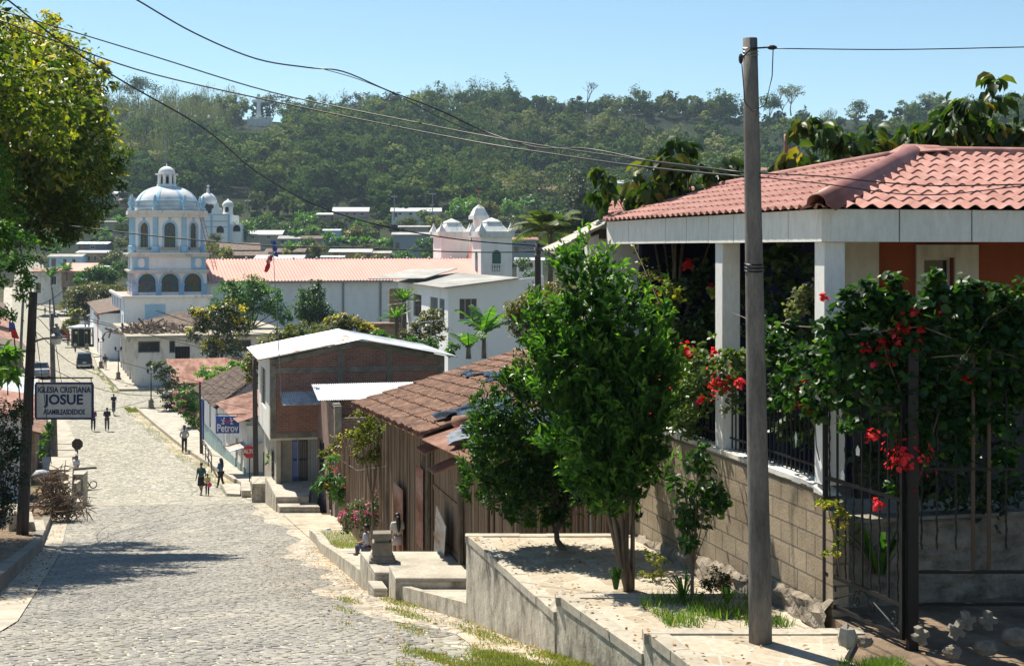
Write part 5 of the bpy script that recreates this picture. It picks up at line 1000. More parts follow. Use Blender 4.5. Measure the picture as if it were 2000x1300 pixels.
# ------------------------------------------------------------------ plants
def rot_frames(n, rg, up=.5, out=None):
    """random leaf axes: returns (length axis, width axis, normal) arrays"""
    nr = rg.normal(size=(n, 3)); nr[:, 2] = np.abs(nr[:, 2])*1.0+up
    if out is not None: nr += out
    nr /= np.linalg.norm(nr, axis=1)[:, None]; a = rg.normal(size=(n, 3)); w = np.cross(nr, a); w /= np.linalg.norm(w, axis=1)[:, None]; l = np.cross(w, nr); return l, w, nr
def leaf_mesh(name, c, size, mat, parent=None, seed=0, aspect=.45, up=.5, out=None, bend=.25, quads=1, axis=None, tint=None, extra=None):
    """c: (n,3) leaf positions.  quads=1: one folded diamond per leaf; quads=2: broad leaf of two halves"""
    rg = np.random.default_rng(seed); n = len(c); l, w, nr = rot_frames(n, rg, up, out)
    if axis is not None:
        l = axis+rg.normal(size=(n, 3))*.35; l /= np.linalg.norm(l, axis=1)[:, None]; w = np.cross(l, nr); w /= np.linalg.norm(w, axis=1)[:, None]; nr = np.cross(w, l)
    s = (size*rg.uniform(.6, 1.3, n))[:, None]
    if quads == 1:
        v = np.stack([c, c+l*s*.5-w*s*aspect*.5+nr*s*.06, c+l*s-nr*s*bend, c+l*s*.5+w*s*aspect*.5+nr*s*.06], 1).reshape(-1, 3); f = np.arange(4*n).reshape(n, 4); k = 4; per = 1
    else:
        v = np.stack([c, c+l*s*.3-w*s*aspect*.5+nr*s*.09, c+l*s*.72-w*s*aspect*.38+nr*s*.02, c+l*s-nr*s*bend, c+l*s*.72+w*s*aspect*.38+nr*s*.02, c+l*s*.3+w*s*aspect*.5+nr*s*.09, c+l*s*.55-nr*s*bend*.15], 1).reshape(-1, 3)
        b = (np.arange(n)*7)[:, None]; f = np.concatenate([b+np.array([[0, 1, 2, 6]]), b+np.array([[6, 2, 3, 3]])*1], 1).reshape(-1, 4)
        f = np.concatenate([np.stack([b[:, 0], b[:, 0]+1, b[:, 0]+2, b[:, 0]+6], 1), np.stack([b[:, 0]+6, b[:, 0]+4, b[:, 0]+5, b[:, 0]], 1)]); t3 = np.concatenate([np.stack([b[:, 0]+6, b[:, 0]+2, b[:, 0]+3], 1), np.stack([b[:, 0]+6, b[:, 0]+3, b[:, 0]+4], 1)]); per = 4
    me = bpy.data.meshes.new(name); me.vertices.add(len(v)); me.vertices.foreach_set('co', v.astype(np.float32).ravel())
    t = tint if tint is not None else np.clip(rg.normal(.5, .22, n), 0, 1)
    if quads == 1:
        me.loops.add(4*n); me.loops.foreach_set('vertex_index', f.ravel().astype(np.int32)); me.polygons.add(n); me.polygons.foreach_set('loop_start', (np.arange(n)*4).astype(np.int32)); tt = t
    else:
        li = np.concatenate([f.ravel(), t3.ravel()]).astype(np.int32); me.loops.add(len(li)); me.loops.foreach_set('vertex_index', li); me.polygons.add(4*n)
        me.polygons.foreach_set('loop_start', np.concatenate([np.arange(2*n)*4, 8*n+np.arange(2*n)*3]).astype(np.int32)); tt = np.concatenate([t, t, t, t])
    me.update(calc_edges=True); a = me.attributes.new('tint', 'FLOAT', 'FACE'); a.data.foreach_set('value', tt.astype(np.float32)); me.materials.append(mat); me.validate()
    o = bpy.data.objects.new(name, me); COL.objects.link(o)
    if parent is not None: o.parent = parent
    return o
def cloud(blobs, n, seed, ncl=None, cr=.28, shell=.75):
    """leaf positions in clumps spread over the outer part of the blobs; returns positions, outward dirs, clump id noise"""
    rg = np.random.default_rng(seed); B = np.array(blobs, float); vol = (B[:, 3]*B[:, 4]*B[:, 5])**.72; vol /= vol.sum(); ncl = ncl or max(12, n//28)
    bi = rg.choice(len(B), ncl, p=vol); d = rg.normal(size=(ncl, 3)); d /= np.linalg.norm(d, axis=1)[:, None]; r = rg.uniform(shell**3, 1, ncl)**(1/3); r = np.where(rg.random(ncl) < .25, rg.uniform(.2, .9, ncl), r)
    cc = B[bi, :3]+d*r[:, None]*B[bi, 3:6]*(1+rg.normal(0, .07, ncl))[:, None]; ct = rg.normal(0, .16, ncl)
    ci = rg.integers(0, ncl, n); rad = (B[bi, 3:6].mean(1)*cr)[ci]; p = cc[ci]+rg.normal(size=(n, 3))*rad[:, None]*np.array([1, 1, .7])*.6
    return p, d[ci], ct[ci], ci
def limbs(mb, base, blobs, r0, seed=0, twig=3, n=6):
    rr = random.Random(seed); base = Vector(base); B = sorted(blobs, key=lambda b: -b[3]*b[4]*b[5]); top = Vector((sum(b[0] for b in B)/len(B), sum(b[1] for b in B)/len(B), min(b[2] for b in B)))
    fork = base.lerp(top, .55); fork.x = base.x*.6+top.x*.4; fork.y = base.y*.6+top.y*.4
    mb.tube([base-Vector((0, 0, r0)), base, base.lerp(fork, .5)+Vector((rr.uniform(-1, 1)*r0, rr.uniform(-1, 1)*r0, 0)), fork], [r0*1.35, r0*1.1, r0*.85, r0*.75], 8)
    for i, b in enumerate(B[:9]):
        c = Vector(b[:3]); m = fork.lerp(c, .5)+Vector((rr.uniform(-.15, .15)*b[3], rr.uniform(-.15, .15)*b[3], -.12*b[5])); rb = r0*.5*(.5+.5/(1+i*.3))
        mb.tube([fork-Vector((0, 0, .1*r0)), m, c], [rb, rb*.6, rb*.25], n)
        for k in range(twig):
            d = Vector((rr.gauss(0, 1), rr.gauss(0, 1), rr.gauss(.3, .8))).normalized(); q = Vector((c.x+d.x*b[3]*.85, c.y+d.y*b[4]*.85, c.z+d.z*b[5]*.85)); mb.tube([m.lerp(c, rr.uniform(.2, .9)), q.lerp(c, .4)+Vector((0, 0, .1*b[5])), q], [rb*.32, rb*.2, rb*.07], 4, cap=False)
    return mb
GREENS = {
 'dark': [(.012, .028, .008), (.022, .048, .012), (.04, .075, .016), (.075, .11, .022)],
 'citrus': [(.010, .035, .008), (.022, .066, .014), (.045, .115, .020), (.13, .22, .03)],
 'bright': [(.022, .075, .014), (.05, .145, .022), (.10, .23, .03), (.24, .38, .06)],
 'olive': [(.03, .04, .012), (.07, .08, .02), (.14, .14, .03), (.27, .22, .05)],
 'mango': [(.028, .065, .010), (.06, .11, .016), (.20, .23, .034), (.50, .40, .06)],
 'grey': [(.04, .055, .035), (.075, .095, .06), (.12, .14, .08), (.18, .19, .11)],
 'broad': [(.014, .035, .010), (.03, .065, .015), (.06, .105, .02), (.26, .18, .03)],
 'yellow': [(.05, .07, .015), (.12, .14, .025), (.22, .22, .04), (.32, .28, .06)],
 'conifer': [(.008, .016, .010), (.014, .026, .014), (.022, .038, .018), (.035, .05, .02)],
 'forest': [(.022, .052, .012), (.046, .095, .020), (.095, .15, .034), (.20, .23, .06)],
 'forest2': [(.06, .08, .026), (.11, .14, .045), (.18, .20, .07), (.26, .26, .11)],
 'palm': [(.03, .06, .02), (.06, .10, .03), (.11, .15, .05), (.20, .19, .06)],
}
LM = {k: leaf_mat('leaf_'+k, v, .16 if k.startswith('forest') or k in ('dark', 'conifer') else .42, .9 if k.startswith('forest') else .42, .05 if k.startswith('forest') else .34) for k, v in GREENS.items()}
RED = leaf_mat('red_petals', [(.42, .010, .012), (.62, .02, .02), (.75, .05, .04), (.70, .04, .14)], .35, .5, .3, (1.3, .7, .7))
YEL = leaf_mat('yellow_petals', [(.50, .40, .01), (.66, .55, .02), (.78, .68, .05)], .2, .6, .3, (1., 1, .5))
PINK = leaf_mat('pink_petals', [(.50, .03, .16), (.70, .10, .28), (.75, .20, .38)], .3, .6, .3, (1.1, .8, 1))
def pblobs(lst, D, z0=None, dep=.9, jit=0., rel=None):
    """blobs given in picture pixels at distance D -> metres relative to rel"""
    out = []; rr = random.Random(len(lst))
    for b in lst:
        px, py, r = b[:3]; d = D+(b[3] if len(b) > 3 else rr.uniform(-1, 1)*jit); R_ = r/F*d; p = P(px, py, d)-(rel or Vector((0, 0, 0))); out.append((p.x, p.y, p.z, R_, R_*dep, R_*(b[4] if len(b) > 4 else .9)))
    return out
def tree(name, label, cat, base, blobs, n, leaf, pal, trunk=.15, seed=1, aspect=.45, quads=1, group=None, bark='bark', ncl=None, cr=.3, up=.5, grow=None, lname='crown', shell=.75, tw=3, tintshift=0., topy=0.):
    """base: world point; blobs relative to base"""
    t = thing(name, label, cat, base, 0, group); p, d, ct, ci = cloud(blobs, n, seed, ncl, cr, shell); rg = np.random.default_rng(seed+5)
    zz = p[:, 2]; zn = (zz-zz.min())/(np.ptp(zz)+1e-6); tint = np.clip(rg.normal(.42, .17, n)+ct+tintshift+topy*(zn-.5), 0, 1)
    ax = None if grow is None else d*.6+np.array([0, 0, grow])
    leaf_mesh(lname, p, leaf, LM[pal], t, seed, aspect, up, d*.7, quads=quads, axis=ax, tint=tint)
    if trunk: mb = MB(); limbs(mb, (0, 0, 0), blobs, trunk, seed, tw); mb.build('trunk', MT[bark], t, smooth=True)
    return t
def flowers(parent, pts, n, r, size, mat, seed=0, name='flowers', up=.6):
    rg = np.random.default_rng(seed); pts = np.array(pts, float); ci = rg.integers(0, len(pts), n); c = pts[ci]+rg.normal(size=(n, 3))*r*.5
    return leaf_mesh(name, c, size, mat, parent, seed, .9, up)
# 1. the big tree at the upper left
b = P(-150, 790, 46); b.z = prof(46)+.3; rel = Vector(b)
bl = pblobs([(-130, 230, 190), (60, 150, 120), (20, 90, 70), (120, 105, 50), (165, 185, 60), (130, 250, 80, -1), (175, 300, 72, 0), (205, 305, 45, .5), (90, 330, 110, -1.5), (-30, 350, 130, -1), (160, 385, 62, 0), (115, 425, 62, -1), (30, 420, 90, -1.5), (155, 440, 40), (140, 210, 60, 1.5), (-20, 140, 110, 1), (60, 240, 120, -2), (200, 150, 30), (100, 60, 38), (-180, 380, 160, 1), (70, 60, 40), (205, 355, 32), (-150, 300, 150, -6), (-110, 380, 130, -8), (-190, 350, 150, -10), (-60, 330, 90, -5), (-120, 200, 120, -5), (30, 300, 90, 5), (-260, 330, 160, -12), (120, 330, 60, 4)], 46, rel=rel, jit=2.)
tree('mango_tree', 'big tree with sunlit yellow tinted into its upper leaves over the left side of the street', 'tree', b, bl, 80000, .205, 'mango', .40, 11, .36, ncl=2100, cr=.22, topy=.75, tintshift=.02, tw=6)  # topy tints upper leaves yellow as if sunlit and lower ones darker
def shoots(t, bl, n, L, per, leaf, pal, seed, sh=0.):
    """young upright shoots with leaves set along them, growing out of the crown"""
    rg = np.random.default_rng(seed+50); B = np.array(bl); w = B[:, 3]**1.5; bi = rg.choice(len(B), n, p=w/w.sum()); d = rg.normal(size=(n, 3)); d /= np.linalg.norm(d, axis=1)[:, None]; s = B[bi, :3]+d*B[bi, 3:6]*.8
    g = d*.55+np.array([0, 0, .9])+rg.normal(0, .15, (n, 3)); g /= np.linalg.norm(g, axis=1)[:, None]; LL = L*rg.uniform(.5, 1.25, n); q = np.linspace(.08, 1, per)[None, :, None]
    c = (s[:, None]+g[:, None]*LL[:, None, None]*q).reshape(-1, 3); N = n*per; rd = rg.normal(size=(N, 3)); ax = np.repeat(g, per, 0)*.7+rd/np.linalg.norm(rd, axis=1)[:, None]*.75
    tint = np.clip(sh+np.tile(np.linspace(.25, .8, per), n)+np.repeat(rg.normal(0, .13, n), per)+rg.normal(0, .08, N), 0, 1); leaf_mesh('shoots', c, leaf, LM[pal], t, seed, .36, .2, None, .2, 1, ax, tint)
# 2. feathery tree below it
b = P(-120, 900, 31); b.z = prof(31)+.3; rel = Vector(b)
bl = pblobs([(-10, 500, 75), (25, 455, 40), (35, 510, 35), (25, 565, 42), (-30, 580, 60), (5, 625, 34), (55, 535, 18), (-60, 470, 60), (-100, 640, 70), (-120, 520, 110), (-160, 430, 110), (-200, 560, 120), (-50, 400, 90, 5), (-90, 470, 100, -3), (-120, 400, 110, 3), (-60, 330, 80, 4), (-180, 480, 120, -4), (-130, 330, 130, 3), (-210, 270, 140, 3), (-150, 430, 120, 1), (-240, 400, 150, 5), (-90, 300, 85, 4), (-100, 230, 80, 6), (-170, 350, 130, -1), (-70, 360, 70, 1), (-75, 70, 70, 4), (-120, 140, 110, 4), (-190, 60, 130, 5), (-120, -30, 100, 5), (-75, 180, 62, 6), (-300, 150, 150, 3), (-320, 0, 150, 4), (-330, 280, 130, 1), (-80, -60, 75, 6)], 31, rel=rel, jit=1.)
tree('feathery_tree', 'fresh green feathery tree hanging into the left edge below the big tree', 'tree', b, bl, 85000, .11, 'bright', .16, 12, .4, cr=.25, ncl=1500)
b = Vector((-15.5, 37, prof(37)+.3)); hb = [(-13.7, 33.5, 12, 1.7), (-13.2, 36.5, 12, 1.7), (-13.9, 40, 12.5, 1.8), (-14.3, 43, 12.5, 1.9), (-15.5, 34.5, 12, 2), (-16, 38, 13, 2.4), (-16.5, 42, 12.5, 2.2), (-14.6, 36, 13.5, 1.7), (-14.4, 31.5, 11.5, 1.8), (-16.5, 31, 11, 2), (-18, 35, 12, 2.2), (-14.8, 33.5, 10, 1.8), (-17.5, 40, 10.5, 2)]
tree('shade_tree', 'tall tree at the very left behind the feathery one, shading the kerb', 'tree', b, [(x-b.x, y-b.y, prof(y)+h-b.z, r, r, r*.8) for x, y, h, r in hb], 26000, .26, 'mango', .3, 17, .45, ncl=1300, cr=.3)
b = P(2, 1010, 40); rel = Vector(b); bl = pblobs([(5, 820, 42), (0, 880, 50), (12, 940, 40), (-10, 990, 40), (30, 800, 22), (25, 870, 20)], 40, rel=rel, jit=.5)
tree('climbing_vine', 'dark climbing bush under the rusty roof at the left edge', 'bush', b, bl, 5000, .10, 'dark', .06, 13, .5)
# 4. 5. two leafy trees on the high terrace
b = Vector((X(1100, 18.6), 18.6, -3.93)); rel = b
bl = pblobs([(1005, 885, 80), (1085, 800, 88), (995, 955, 55), (1060, 950, 75), (965, 850, 50), (1050, 735, 55), (1110, 900, 75), (940, 925, 32), (925, 960, 22), (955, 795, 42), (1020, 1000, 30), (1130, 830, 60), (1000, 760, 40), (1140, 900, 60), (1150, 960, 40), (920, 900, 22), (1090, 1010, 28), (1180, 890, 62), (1200, 800, 60), (1220, 940, 46), (1180, 980, 36), (1160, 700, 50)], 18.6, rel=rel, jit=.2, dep=1.0)
t = tree('citrus_tree', 'round dense dark leafed citrus tree on the high terrace, trunk in its own shade', 'tree', b, bl, 24000, .08, 'citrus', .045, 14, .42, ncl=1300, cr=.22, grow=.5, tintshift=-.06)
shoots(t, bl, 420, .16, 10, .075, 'citrus', 14)
b = Vector((X(1228, 16.4), 16.4, -3.93)); rel = b
spikes = [(1115, 520, 14), (1125, 560, 22), (1110, 610, 30), (1172, 545, 18), (1175, 590, 28), (1068, 640, 26), (1045, 620, 14), (1210, 640, 34), (1240, 600, 16), (1288, 630, 24), (1262, 570, 9), (1300, 690, 26), (1140, 690, 66), (1225, 715, 60), (1270, 730, 42), (1090, 700, 40), (1180, 790, 80), (1245, 810, 62), (1285, 790, 28), (1120, 790, 50), (1165, 880, 60), (1225, 905, 50), (1200, 950, 35), (1275, 880, 26), (1150, 640, 42), (1240, 960, 22), (1100, 860, 40), (1050, 700, 22), (1075, 760, 36), (1300, 740, 26), (1150, 505, 8), (1095, 540, 10), (1190, 560, 10), (1230, 590, 8), (1020, 640, 8), (1305, 600, 9), (1130, 950, 26), (1150, 985, 26), (1190, 995, 24), (1235, 1005, 18), (1270, 940, 20)]
bl = pblobs(spikes, 16.4, rel=rel, jit=.15, dep=1.0)
bl0 = bl; bl = [(q[0], q[1], q[2], q[3]*.86, q[4]*.86, q[5]*.86) for q in bl]
t = tree('shrub_tree', 'tall loose bright green shrub with upright shoots and several thin stems', 'tree', b, bl, 9500, .115, 'bright', 0, 15, .36, ncl=1000, cr=.22, grow=1.2, tintshift=-.3, up=.2)
shoots(t, bl0, 560, .36, 15, .105, 'bright', 15, -.14)
mb = MB(); rr = random.Random(4)
for i, (tx, ty) in enumerate(((1180, 790), (1225, 715), (1245, 810), (1140, 690), (1270, 730), (1165, 880), (1225, 905))):
    c = P(tx, ty, 16.4)-rel; s = Vector((rr.uniform(-.05, .05), rr.uniform(-.05, .05), 0)); mb.tube([s, s.lerp(c, .35)+Vector((rr.uniform(-.12, .02), 0, .1)), s.lerp(c, .7), c], [.034, .026, .018, .008], 6)
for sx, sy in ((1115, 520), (1172, 545), (1045, 620), (1262, 570), (1288, 630), (1240, 600)):
    c = P(sx, sy, 16.4)-rel; mb.tube([P(1190, 780, 16.4)-rel, (P(1190, 780, 16.4)-rel).lerp(c, .6), c], [.015, .01, .004], 5)
mb.build('stem', MT['bark'], t, smooth=True)
# 6. sapling and small plants on the terraces
b = Vector((X(1352, 15.0), 15.0, -3.73)); rel = b
bl = pblobs([(1362, 900, 26), (1340, 955, 24), (1385, 955, 30), (1350, 1010, 28), (1405, 985, 22), (1328, 1005, 14), (1375, 870, 14), (1345, 1050, 18), (1320, 940, 12)], 15.0, rel=rel, jit=.1)
tree('sapling', 'thin sapling with drooping dark leaves in front of the block wall', 'sapling', b, bl, 620, .095, 'citrus', .022, 16, .5, quads=2, ncl=110, cr=.4, up=.1, tw=2)
def tuft(name, label, base, n, h, pal, seed, w=.014, spread=.5, cat='plant', lean=1.):
    t = thing(name, label, cat, base); rg = np.random.default_rng(seed); mb = MB()
    for i in range(n):
        a = rg.uniform(0, 6.28); r = rg.uniform(.2, 1)*spread*h*lean; hh = h*rg.uniform(.6, 1.1); d = Vector((math.cos(a), math.sin(a), 0)); s = Vector((-d.y, d.x, 0)); ww = w*rg.uniform(.7, 1.2); o = d*rg.uniform(0, .1)*h
        p0, p1, p2, p3 = o, o+d*r*.35+Vector((0, 0, hh*.6)), o+d*r*.8+Vector((0, 0, hh)), o+d*r*1.4+Vector((0, 0, hh*.82)); mb.add([p0-s*ww*.6, p0+s*ww*.6, p1+s*ww, p1-s*ww, p2+s*ww*.8, p2-s*ww*.8, p3], [(0, 1, 2, 3), (3, 2, 4, 5), (5, 4, 6)])
    o = mb.build('leaves', LM[pal], t); a = o.data.attributes.new('tint', 'FLOAT', 'FACE'); a.data.foreach_set('value', rg.random(len(o.data.polygons)).astype(np.float32)); return t
tuft('spider_plant', 'arching grassy plant at the foot of the sapling', P(1335, 1172, 15.1), 26, .28, 'bright', 21, .012, .9)
tuft('seedling', 'small broad leafed seedling beside the twin stems of the tall shrub', P(1203, 1150, 16.0), 22, .24, 'bright', 22, .022, .35)
tuft('seedling', 'low rosette plant just left of the utility pole foot', P(1420, 1178, 14.6), 20, .16, 'bright', 23, .02, .7)
b = P(1275, 1130, 16.9); tree('weed_bush', 'yellowish weedy bush against the block wall behind the tall shrub', 'bush', b, pblobs([(1275, 1085, 22), (1285, 1110, 20), (1265, 1120, 16)], 16.9, rel=b), 420, .04, 'yellow', .008, 24, .5)
b = P(1395, 1165, 15.2); tree('weed_bush', 'round green weed bush between sapling and utility pole', 'bush', b, pblobs([(1395, 1130, 28), (1385, 1150, 22)], 15.2, rel=b), 700, .035, 'olive', .008, 25, .5)
# 8. broad drooping leaves behind the red roof
def broad_tree(label, lst, D, base_px, n, seed, size=.24):
    b = Vector((X(base_px, D), D, -4)); bl = pblobs(lst, D, rel=b, jit=.5); t = thing('broadleaf_tree', label, 'tree', b); p, d, ct, ci = cloud(bl, n, seed, n//5, .55, .5); rg = np.random.default_rng(seed); p[:, 2] += 0
    tip = np.clip(rg.normal(.35, .2, n)+ct+.25*(rg.random(n) < .10), 0, 1); ax = d*np.array([.9, .9, .2])+np.array([0, 0, -.75]); leaf_mesh('crown', p, size, LM['broad'], t, seed, .55, .6, None, .32, 2, ax, tip)
    mb = MB(); limbs(mb, (0, 0, 0), bl, .10, seed, 2); mb.build('trunk', MT['bark'], t, smooth=True)
broad_tree('tree with large drooping leaves rising left of the tall utility pole', [(1180, 350, 22), (1165, 375, 20), (1215, 385, 22), (1250, 345, 26), (1260, 380, 30), (1320, 285, 18), (1305, 325, 30), (1345, 350, 36), (1385, 375, 30), (1408, 325, 22), (1425, 360, 26), (1320, 385, 34), (1290, 400, 30)], 21, 1330, 520, 31)
broad_tree('tree with large drooping leaves behind the ridge on the right', [(1568, 225, 18), (1560, 250, 15), (1610, 250, 26), (1650, 275, 28), (1700, 265, 26), (1740, 290, 36), (1790, 270, 36), (1845, 250, 36), (1890, 215, 34), (1935, 190, 26), (1948, 155, 18), (1930, 250, 36), (1560, 310, 26), (1600, 320, 30), (1680, 320, 34), (1880, 290, 40), (1960, 300, 40), (1990, 250, 30), (1820, 310, 36)], 21, 1850, 1050, 32)
# 7. vines and geraniums of the porch
def LP(px, py, x=-.06): y = FR.yp(px, x); return FR.w(x, y, 0)+Vector((0, 0, FR.zp(py, x, y)))
def GPf(px, py, D): return P(px, py, D)
def vine(name, label, cat, pts, n, leaf, pal, seed, fl=None, stems=None, quads=2, aspect=.75, shift=0.):
    o = pts[0][0]; t = thing(name, label, cat, o); bl = [((p-o).x, (p-o).y, (p-o).z, r, r*.8, r) for p, r in pts]; p, d, ct, ci = cloud(bl, n, seed, max(10, n//9), .5, .45)
    rg = np.random.default_rng(seed); leaf_mesh('leaves', p, leaf, LM[pal], t, seed, aspect, .4, d*.4, .15, quads, None, np.clip(rg.normal(.4, .2, n)+ct+shift, 0, 1))
    if stems:
        mb = MB(); rr = random.Random(seed)
        for st in stems:
            q = [Vector(s)-o for s in st]; pp = []
            for a, b in zip(q[:-1], q[1:]): pp += [a.lerp(b, k/3)+Vector((rr.uniform(-.015, .015),)*3) for k in range(3)]
            mb.tube(pp+[q[-1]], [.007]*(len(pp))+[.003], 5)
        mb.build('stem', MT['bark'], t, smooth=True)
    if fl:
        for i, (fp, r, m_) in enumerate(fl): flowers(t, [tuple(fp-o)], max(24, int(r*r*16000)), r*1.4, .05, m_, seed+i, 'flower_head')
    return t
GM = leaf_mat('geranium_leaf', [(.035, .07, .02), (.07, .12, .03), (.12, .18, .05), (.20, .25, .09)], .3)
LM['geranium'] = GM
fl = [(LP(x, y, -.12), r/F*17, RED) for x, y, r in ((1283, 743, 10), (1338, 683, 12), (1352, 690, 7), (1411, 748, 17), (1325, 727, 9), (1300, 722, 7), (1282, 803, 8), (1222, 825, 8), (1369, 781, 6), (1445, 747, 8), (1315, 757, 5), (1395, 690, 6))]
vine('geranium_hedge', 'geraniums with round red flower heads spilling over the porch railing', 'plant', [(LP(x, y, -.05), r/F*17) for x, y, r in ((1360, 760, 50), (1310, 780, 36), (1330, 710, 36), (1380, 720, 36), (1420, 730, 34), (1290, 820, 26), (1340, 820, 36), (1440, 700, 26), (1370, 690, 22), (1300, 740, 20), (1430, 790, 20), (1400, 660, 12))], 1900, .07, 'geranium', 41, fl, shift=.05)
D1 = 12.75
fl = [(LP(x, y, -.12), r/F*14.5, RED) for x, y, r in ((1555, 750, 8), (1575, 745, 6), (1568, 793, 7), (1580, 800, 5), (1500, 690, 4), (1610, 580, 4))]
vine('bougainvillea', 'leafy vine between the utility pole and the corner post', 'vine', [(LP(x, y, -.1), r/F*14.5) for x, y, r in ((1540, 690, 34), (1500, 700, 28), (1580, 700, 34), (1600, 740, 34), (1560, 770, 30), (1620, 690, 30), (1640, 730, 28), (1520, 740, 24), (1590, 800, 22), (1620, 780, 20), (1500, 640, 14), (1545, 635, 14), (1480, 620, 12), (1590, 640, 16), (1520, 660, 24), (1500, 790, 20), (1640, 660, 28), (1650, 790, 22), (1560, 720, 30))], 1700, .085, 'citrus', 42, fl, [[LP(1600, 900), LP(1590, 800), LP(1560, 700), LP(1500, 640), LP(1430, 610)], [LP(1640, 820), LP(1600, 640), LP(1500, 628)]], shift=-.05)
fl = [(P(x, y, D1), r/F*D1, RED) for x, y, r in ((1770, 892, 26), (1760, 640, 14), (1785, 672, 13), (1752, 672, 9), (1695, 680, 9), (1722, 672, 8), (1712, 708, 6), (1785, 603, 7), (1705, 850, 9), (1715, 986, 7), (1775, 730, 7), (1890, 737, 8), (1840, 600, 5), (1740, 700, 7), (1800, 640, 6))]
vb = [(1680, 620, 30), (1730, 600, 34), (1780, 610, 40), (1830, 590, 36), (1880, 580, 34), (1930, 590, 36), (1980, 600, 36), (1700, 680, 38), (1760, 690, 40), (1820, 660, 40), (1880, 650, 40), (1940, 650, 40), (1990, 670, 40), (1720, 760, 36), (1790, 760, 44), (1850, 740, 44), (1920, 730, 44), (1980, 750, 44), (1780, 830, 34), (1860, 810, 36), (1940, 820, 36), (1800, 880, 22), (1660, 660, 24), (1650, 580, 18), (1740, 550, 14), (1900, 560, 16), (1990, 560, 20), (1690, 740, 22), (1880, 880, 26), (1960, 900, 26), (1690, 560, 16), (1820, 545, 18), (1620, 640, 20), (1640, 700, 26), (1660, 830, 16), (1750, 950, 14), (1650, 610, 16)]
vine('bougainvillea', 'large bougainvillea with red blossoms covering the gate on the right', 'vine', [(P(x, y, D1+.1), r/F*D1) for x, y, r in vb], 7500, .085, 'citrus', 43, fl, [[P(1780, 1150, D1), P(1790, 950, D1), P(1770, 800, D1), P(1720, 650, D1), P(1640, 600, D1)], [P(1790, 950, D1), P(1850, 750, D1), P(1930, 620, D1), P(2000, 580, D1)], [P(1770, 800, D1), P(1800, 700, D1), P(1900, 690, D1)], [P(1660, 650, D1), P(1800, 640, D1), P(1990, 700, D1)]], shift=-.1)
vine('ivy', 'trailing plant with reddish yellow leaves on the gate edge', 'vine', [(P(x, y, 13.6), r/F*13.6) for x, y, r in ((1620, 985, 16), (1635, 1020, 16), (1640, 1060, 16), (1625, 1090, 14), (1650, 1000, 12))], 170, .05, 'mango', 44, None, [[P(1640, 1120, 13.6), P(1630, 1040, 13.6), P(1618, 980, 13.6)]], shift=.35)
vine('hanging_plant', 'plants with orange tips hanging in the porch next to the pole', 'plant', [(LP(x, y, .25), r/F*16) for x, y, r in ((1420, 600, 18), (1435, 640, 22), (1400, 570, 16), (1415, 545, 12), (1440, 590, 14))], 300, .06, 'mango', 45, [(LP(1425, 560, .2), .07, PINK), (LP(1432, 615, .2), .06, RED)], None, shift=.25)
vine('hanging_plant', 'pale variegated plant hanging beside the corner post', 'plant', [(P(x, y, 14.6), r/F*14.6) for x, y, r in ((1570, 575, 26), (1560, 600, 24), (1590, 560, 16), (1550, 620, 14))], 340, .05, 'grey', 46, None, None, shift=.45)
vine('rose_vine', 'thin climbing shoots at the far end of the white beam', 'vine', [(LP(x, y, -.03), r/F*19) for x, y, r in ((1250, 510, 14), (1265, 545, 22), (1290, 560, 22), (1240, 490, 9), (1310, 570, 16), (1270, 590, 18), (1225, 470, 6), (1330, 575, 12))], 420, .05, 'yellow', 47, None, [[LP(1300, 620), LP(1265, 540), LP(1238, 480)]], shift=-.1)
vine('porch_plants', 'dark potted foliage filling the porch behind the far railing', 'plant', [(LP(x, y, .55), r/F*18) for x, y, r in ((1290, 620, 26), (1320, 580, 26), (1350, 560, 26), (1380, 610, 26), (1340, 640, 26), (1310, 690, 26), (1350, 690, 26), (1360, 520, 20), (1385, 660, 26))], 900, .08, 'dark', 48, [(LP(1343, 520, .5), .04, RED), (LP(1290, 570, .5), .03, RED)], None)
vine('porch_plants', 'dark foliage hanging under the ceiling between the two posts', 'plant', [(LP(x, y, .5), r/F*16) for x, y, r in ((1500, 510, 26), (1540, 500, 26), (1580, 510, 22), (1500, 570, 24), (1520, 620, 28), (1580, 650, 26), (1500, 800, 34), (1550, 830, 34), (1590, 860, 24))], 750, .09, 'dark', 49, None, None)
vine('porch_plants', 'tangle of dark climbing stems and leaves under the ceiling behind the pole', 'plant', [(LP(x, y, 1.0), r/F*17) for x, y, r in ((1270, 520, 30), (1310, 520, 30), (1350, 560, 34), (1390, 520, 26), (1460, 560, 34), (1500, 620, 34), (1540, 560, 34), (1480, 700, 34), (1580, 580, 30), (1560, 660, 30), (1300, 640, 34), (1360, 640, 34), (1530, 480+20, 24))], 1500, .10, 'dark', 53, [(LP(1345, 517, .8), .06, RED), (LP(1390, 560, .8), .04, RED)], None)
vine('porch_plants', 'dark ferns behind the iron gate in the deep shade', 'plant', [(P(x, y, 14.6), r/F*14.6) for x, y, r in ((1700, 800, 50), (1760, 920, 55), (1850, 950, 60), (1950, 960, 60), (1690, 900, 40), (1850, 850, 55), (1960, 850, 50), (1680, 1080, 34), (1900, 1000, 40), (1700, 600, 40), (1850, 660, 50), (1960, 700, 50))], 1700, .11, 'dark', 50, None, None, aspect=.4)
tuft('agave', 'agave with long fleshy leaves behind the gate', P(1720, 1120, 14.2), 14, .55, 'bright', 51, .035, .8)
tuft('dracaena', 'small palm like plant in the porch left of the corner post', LP(1545, 800, .3), 40, .35, 'bright', 52, .012, 1.)
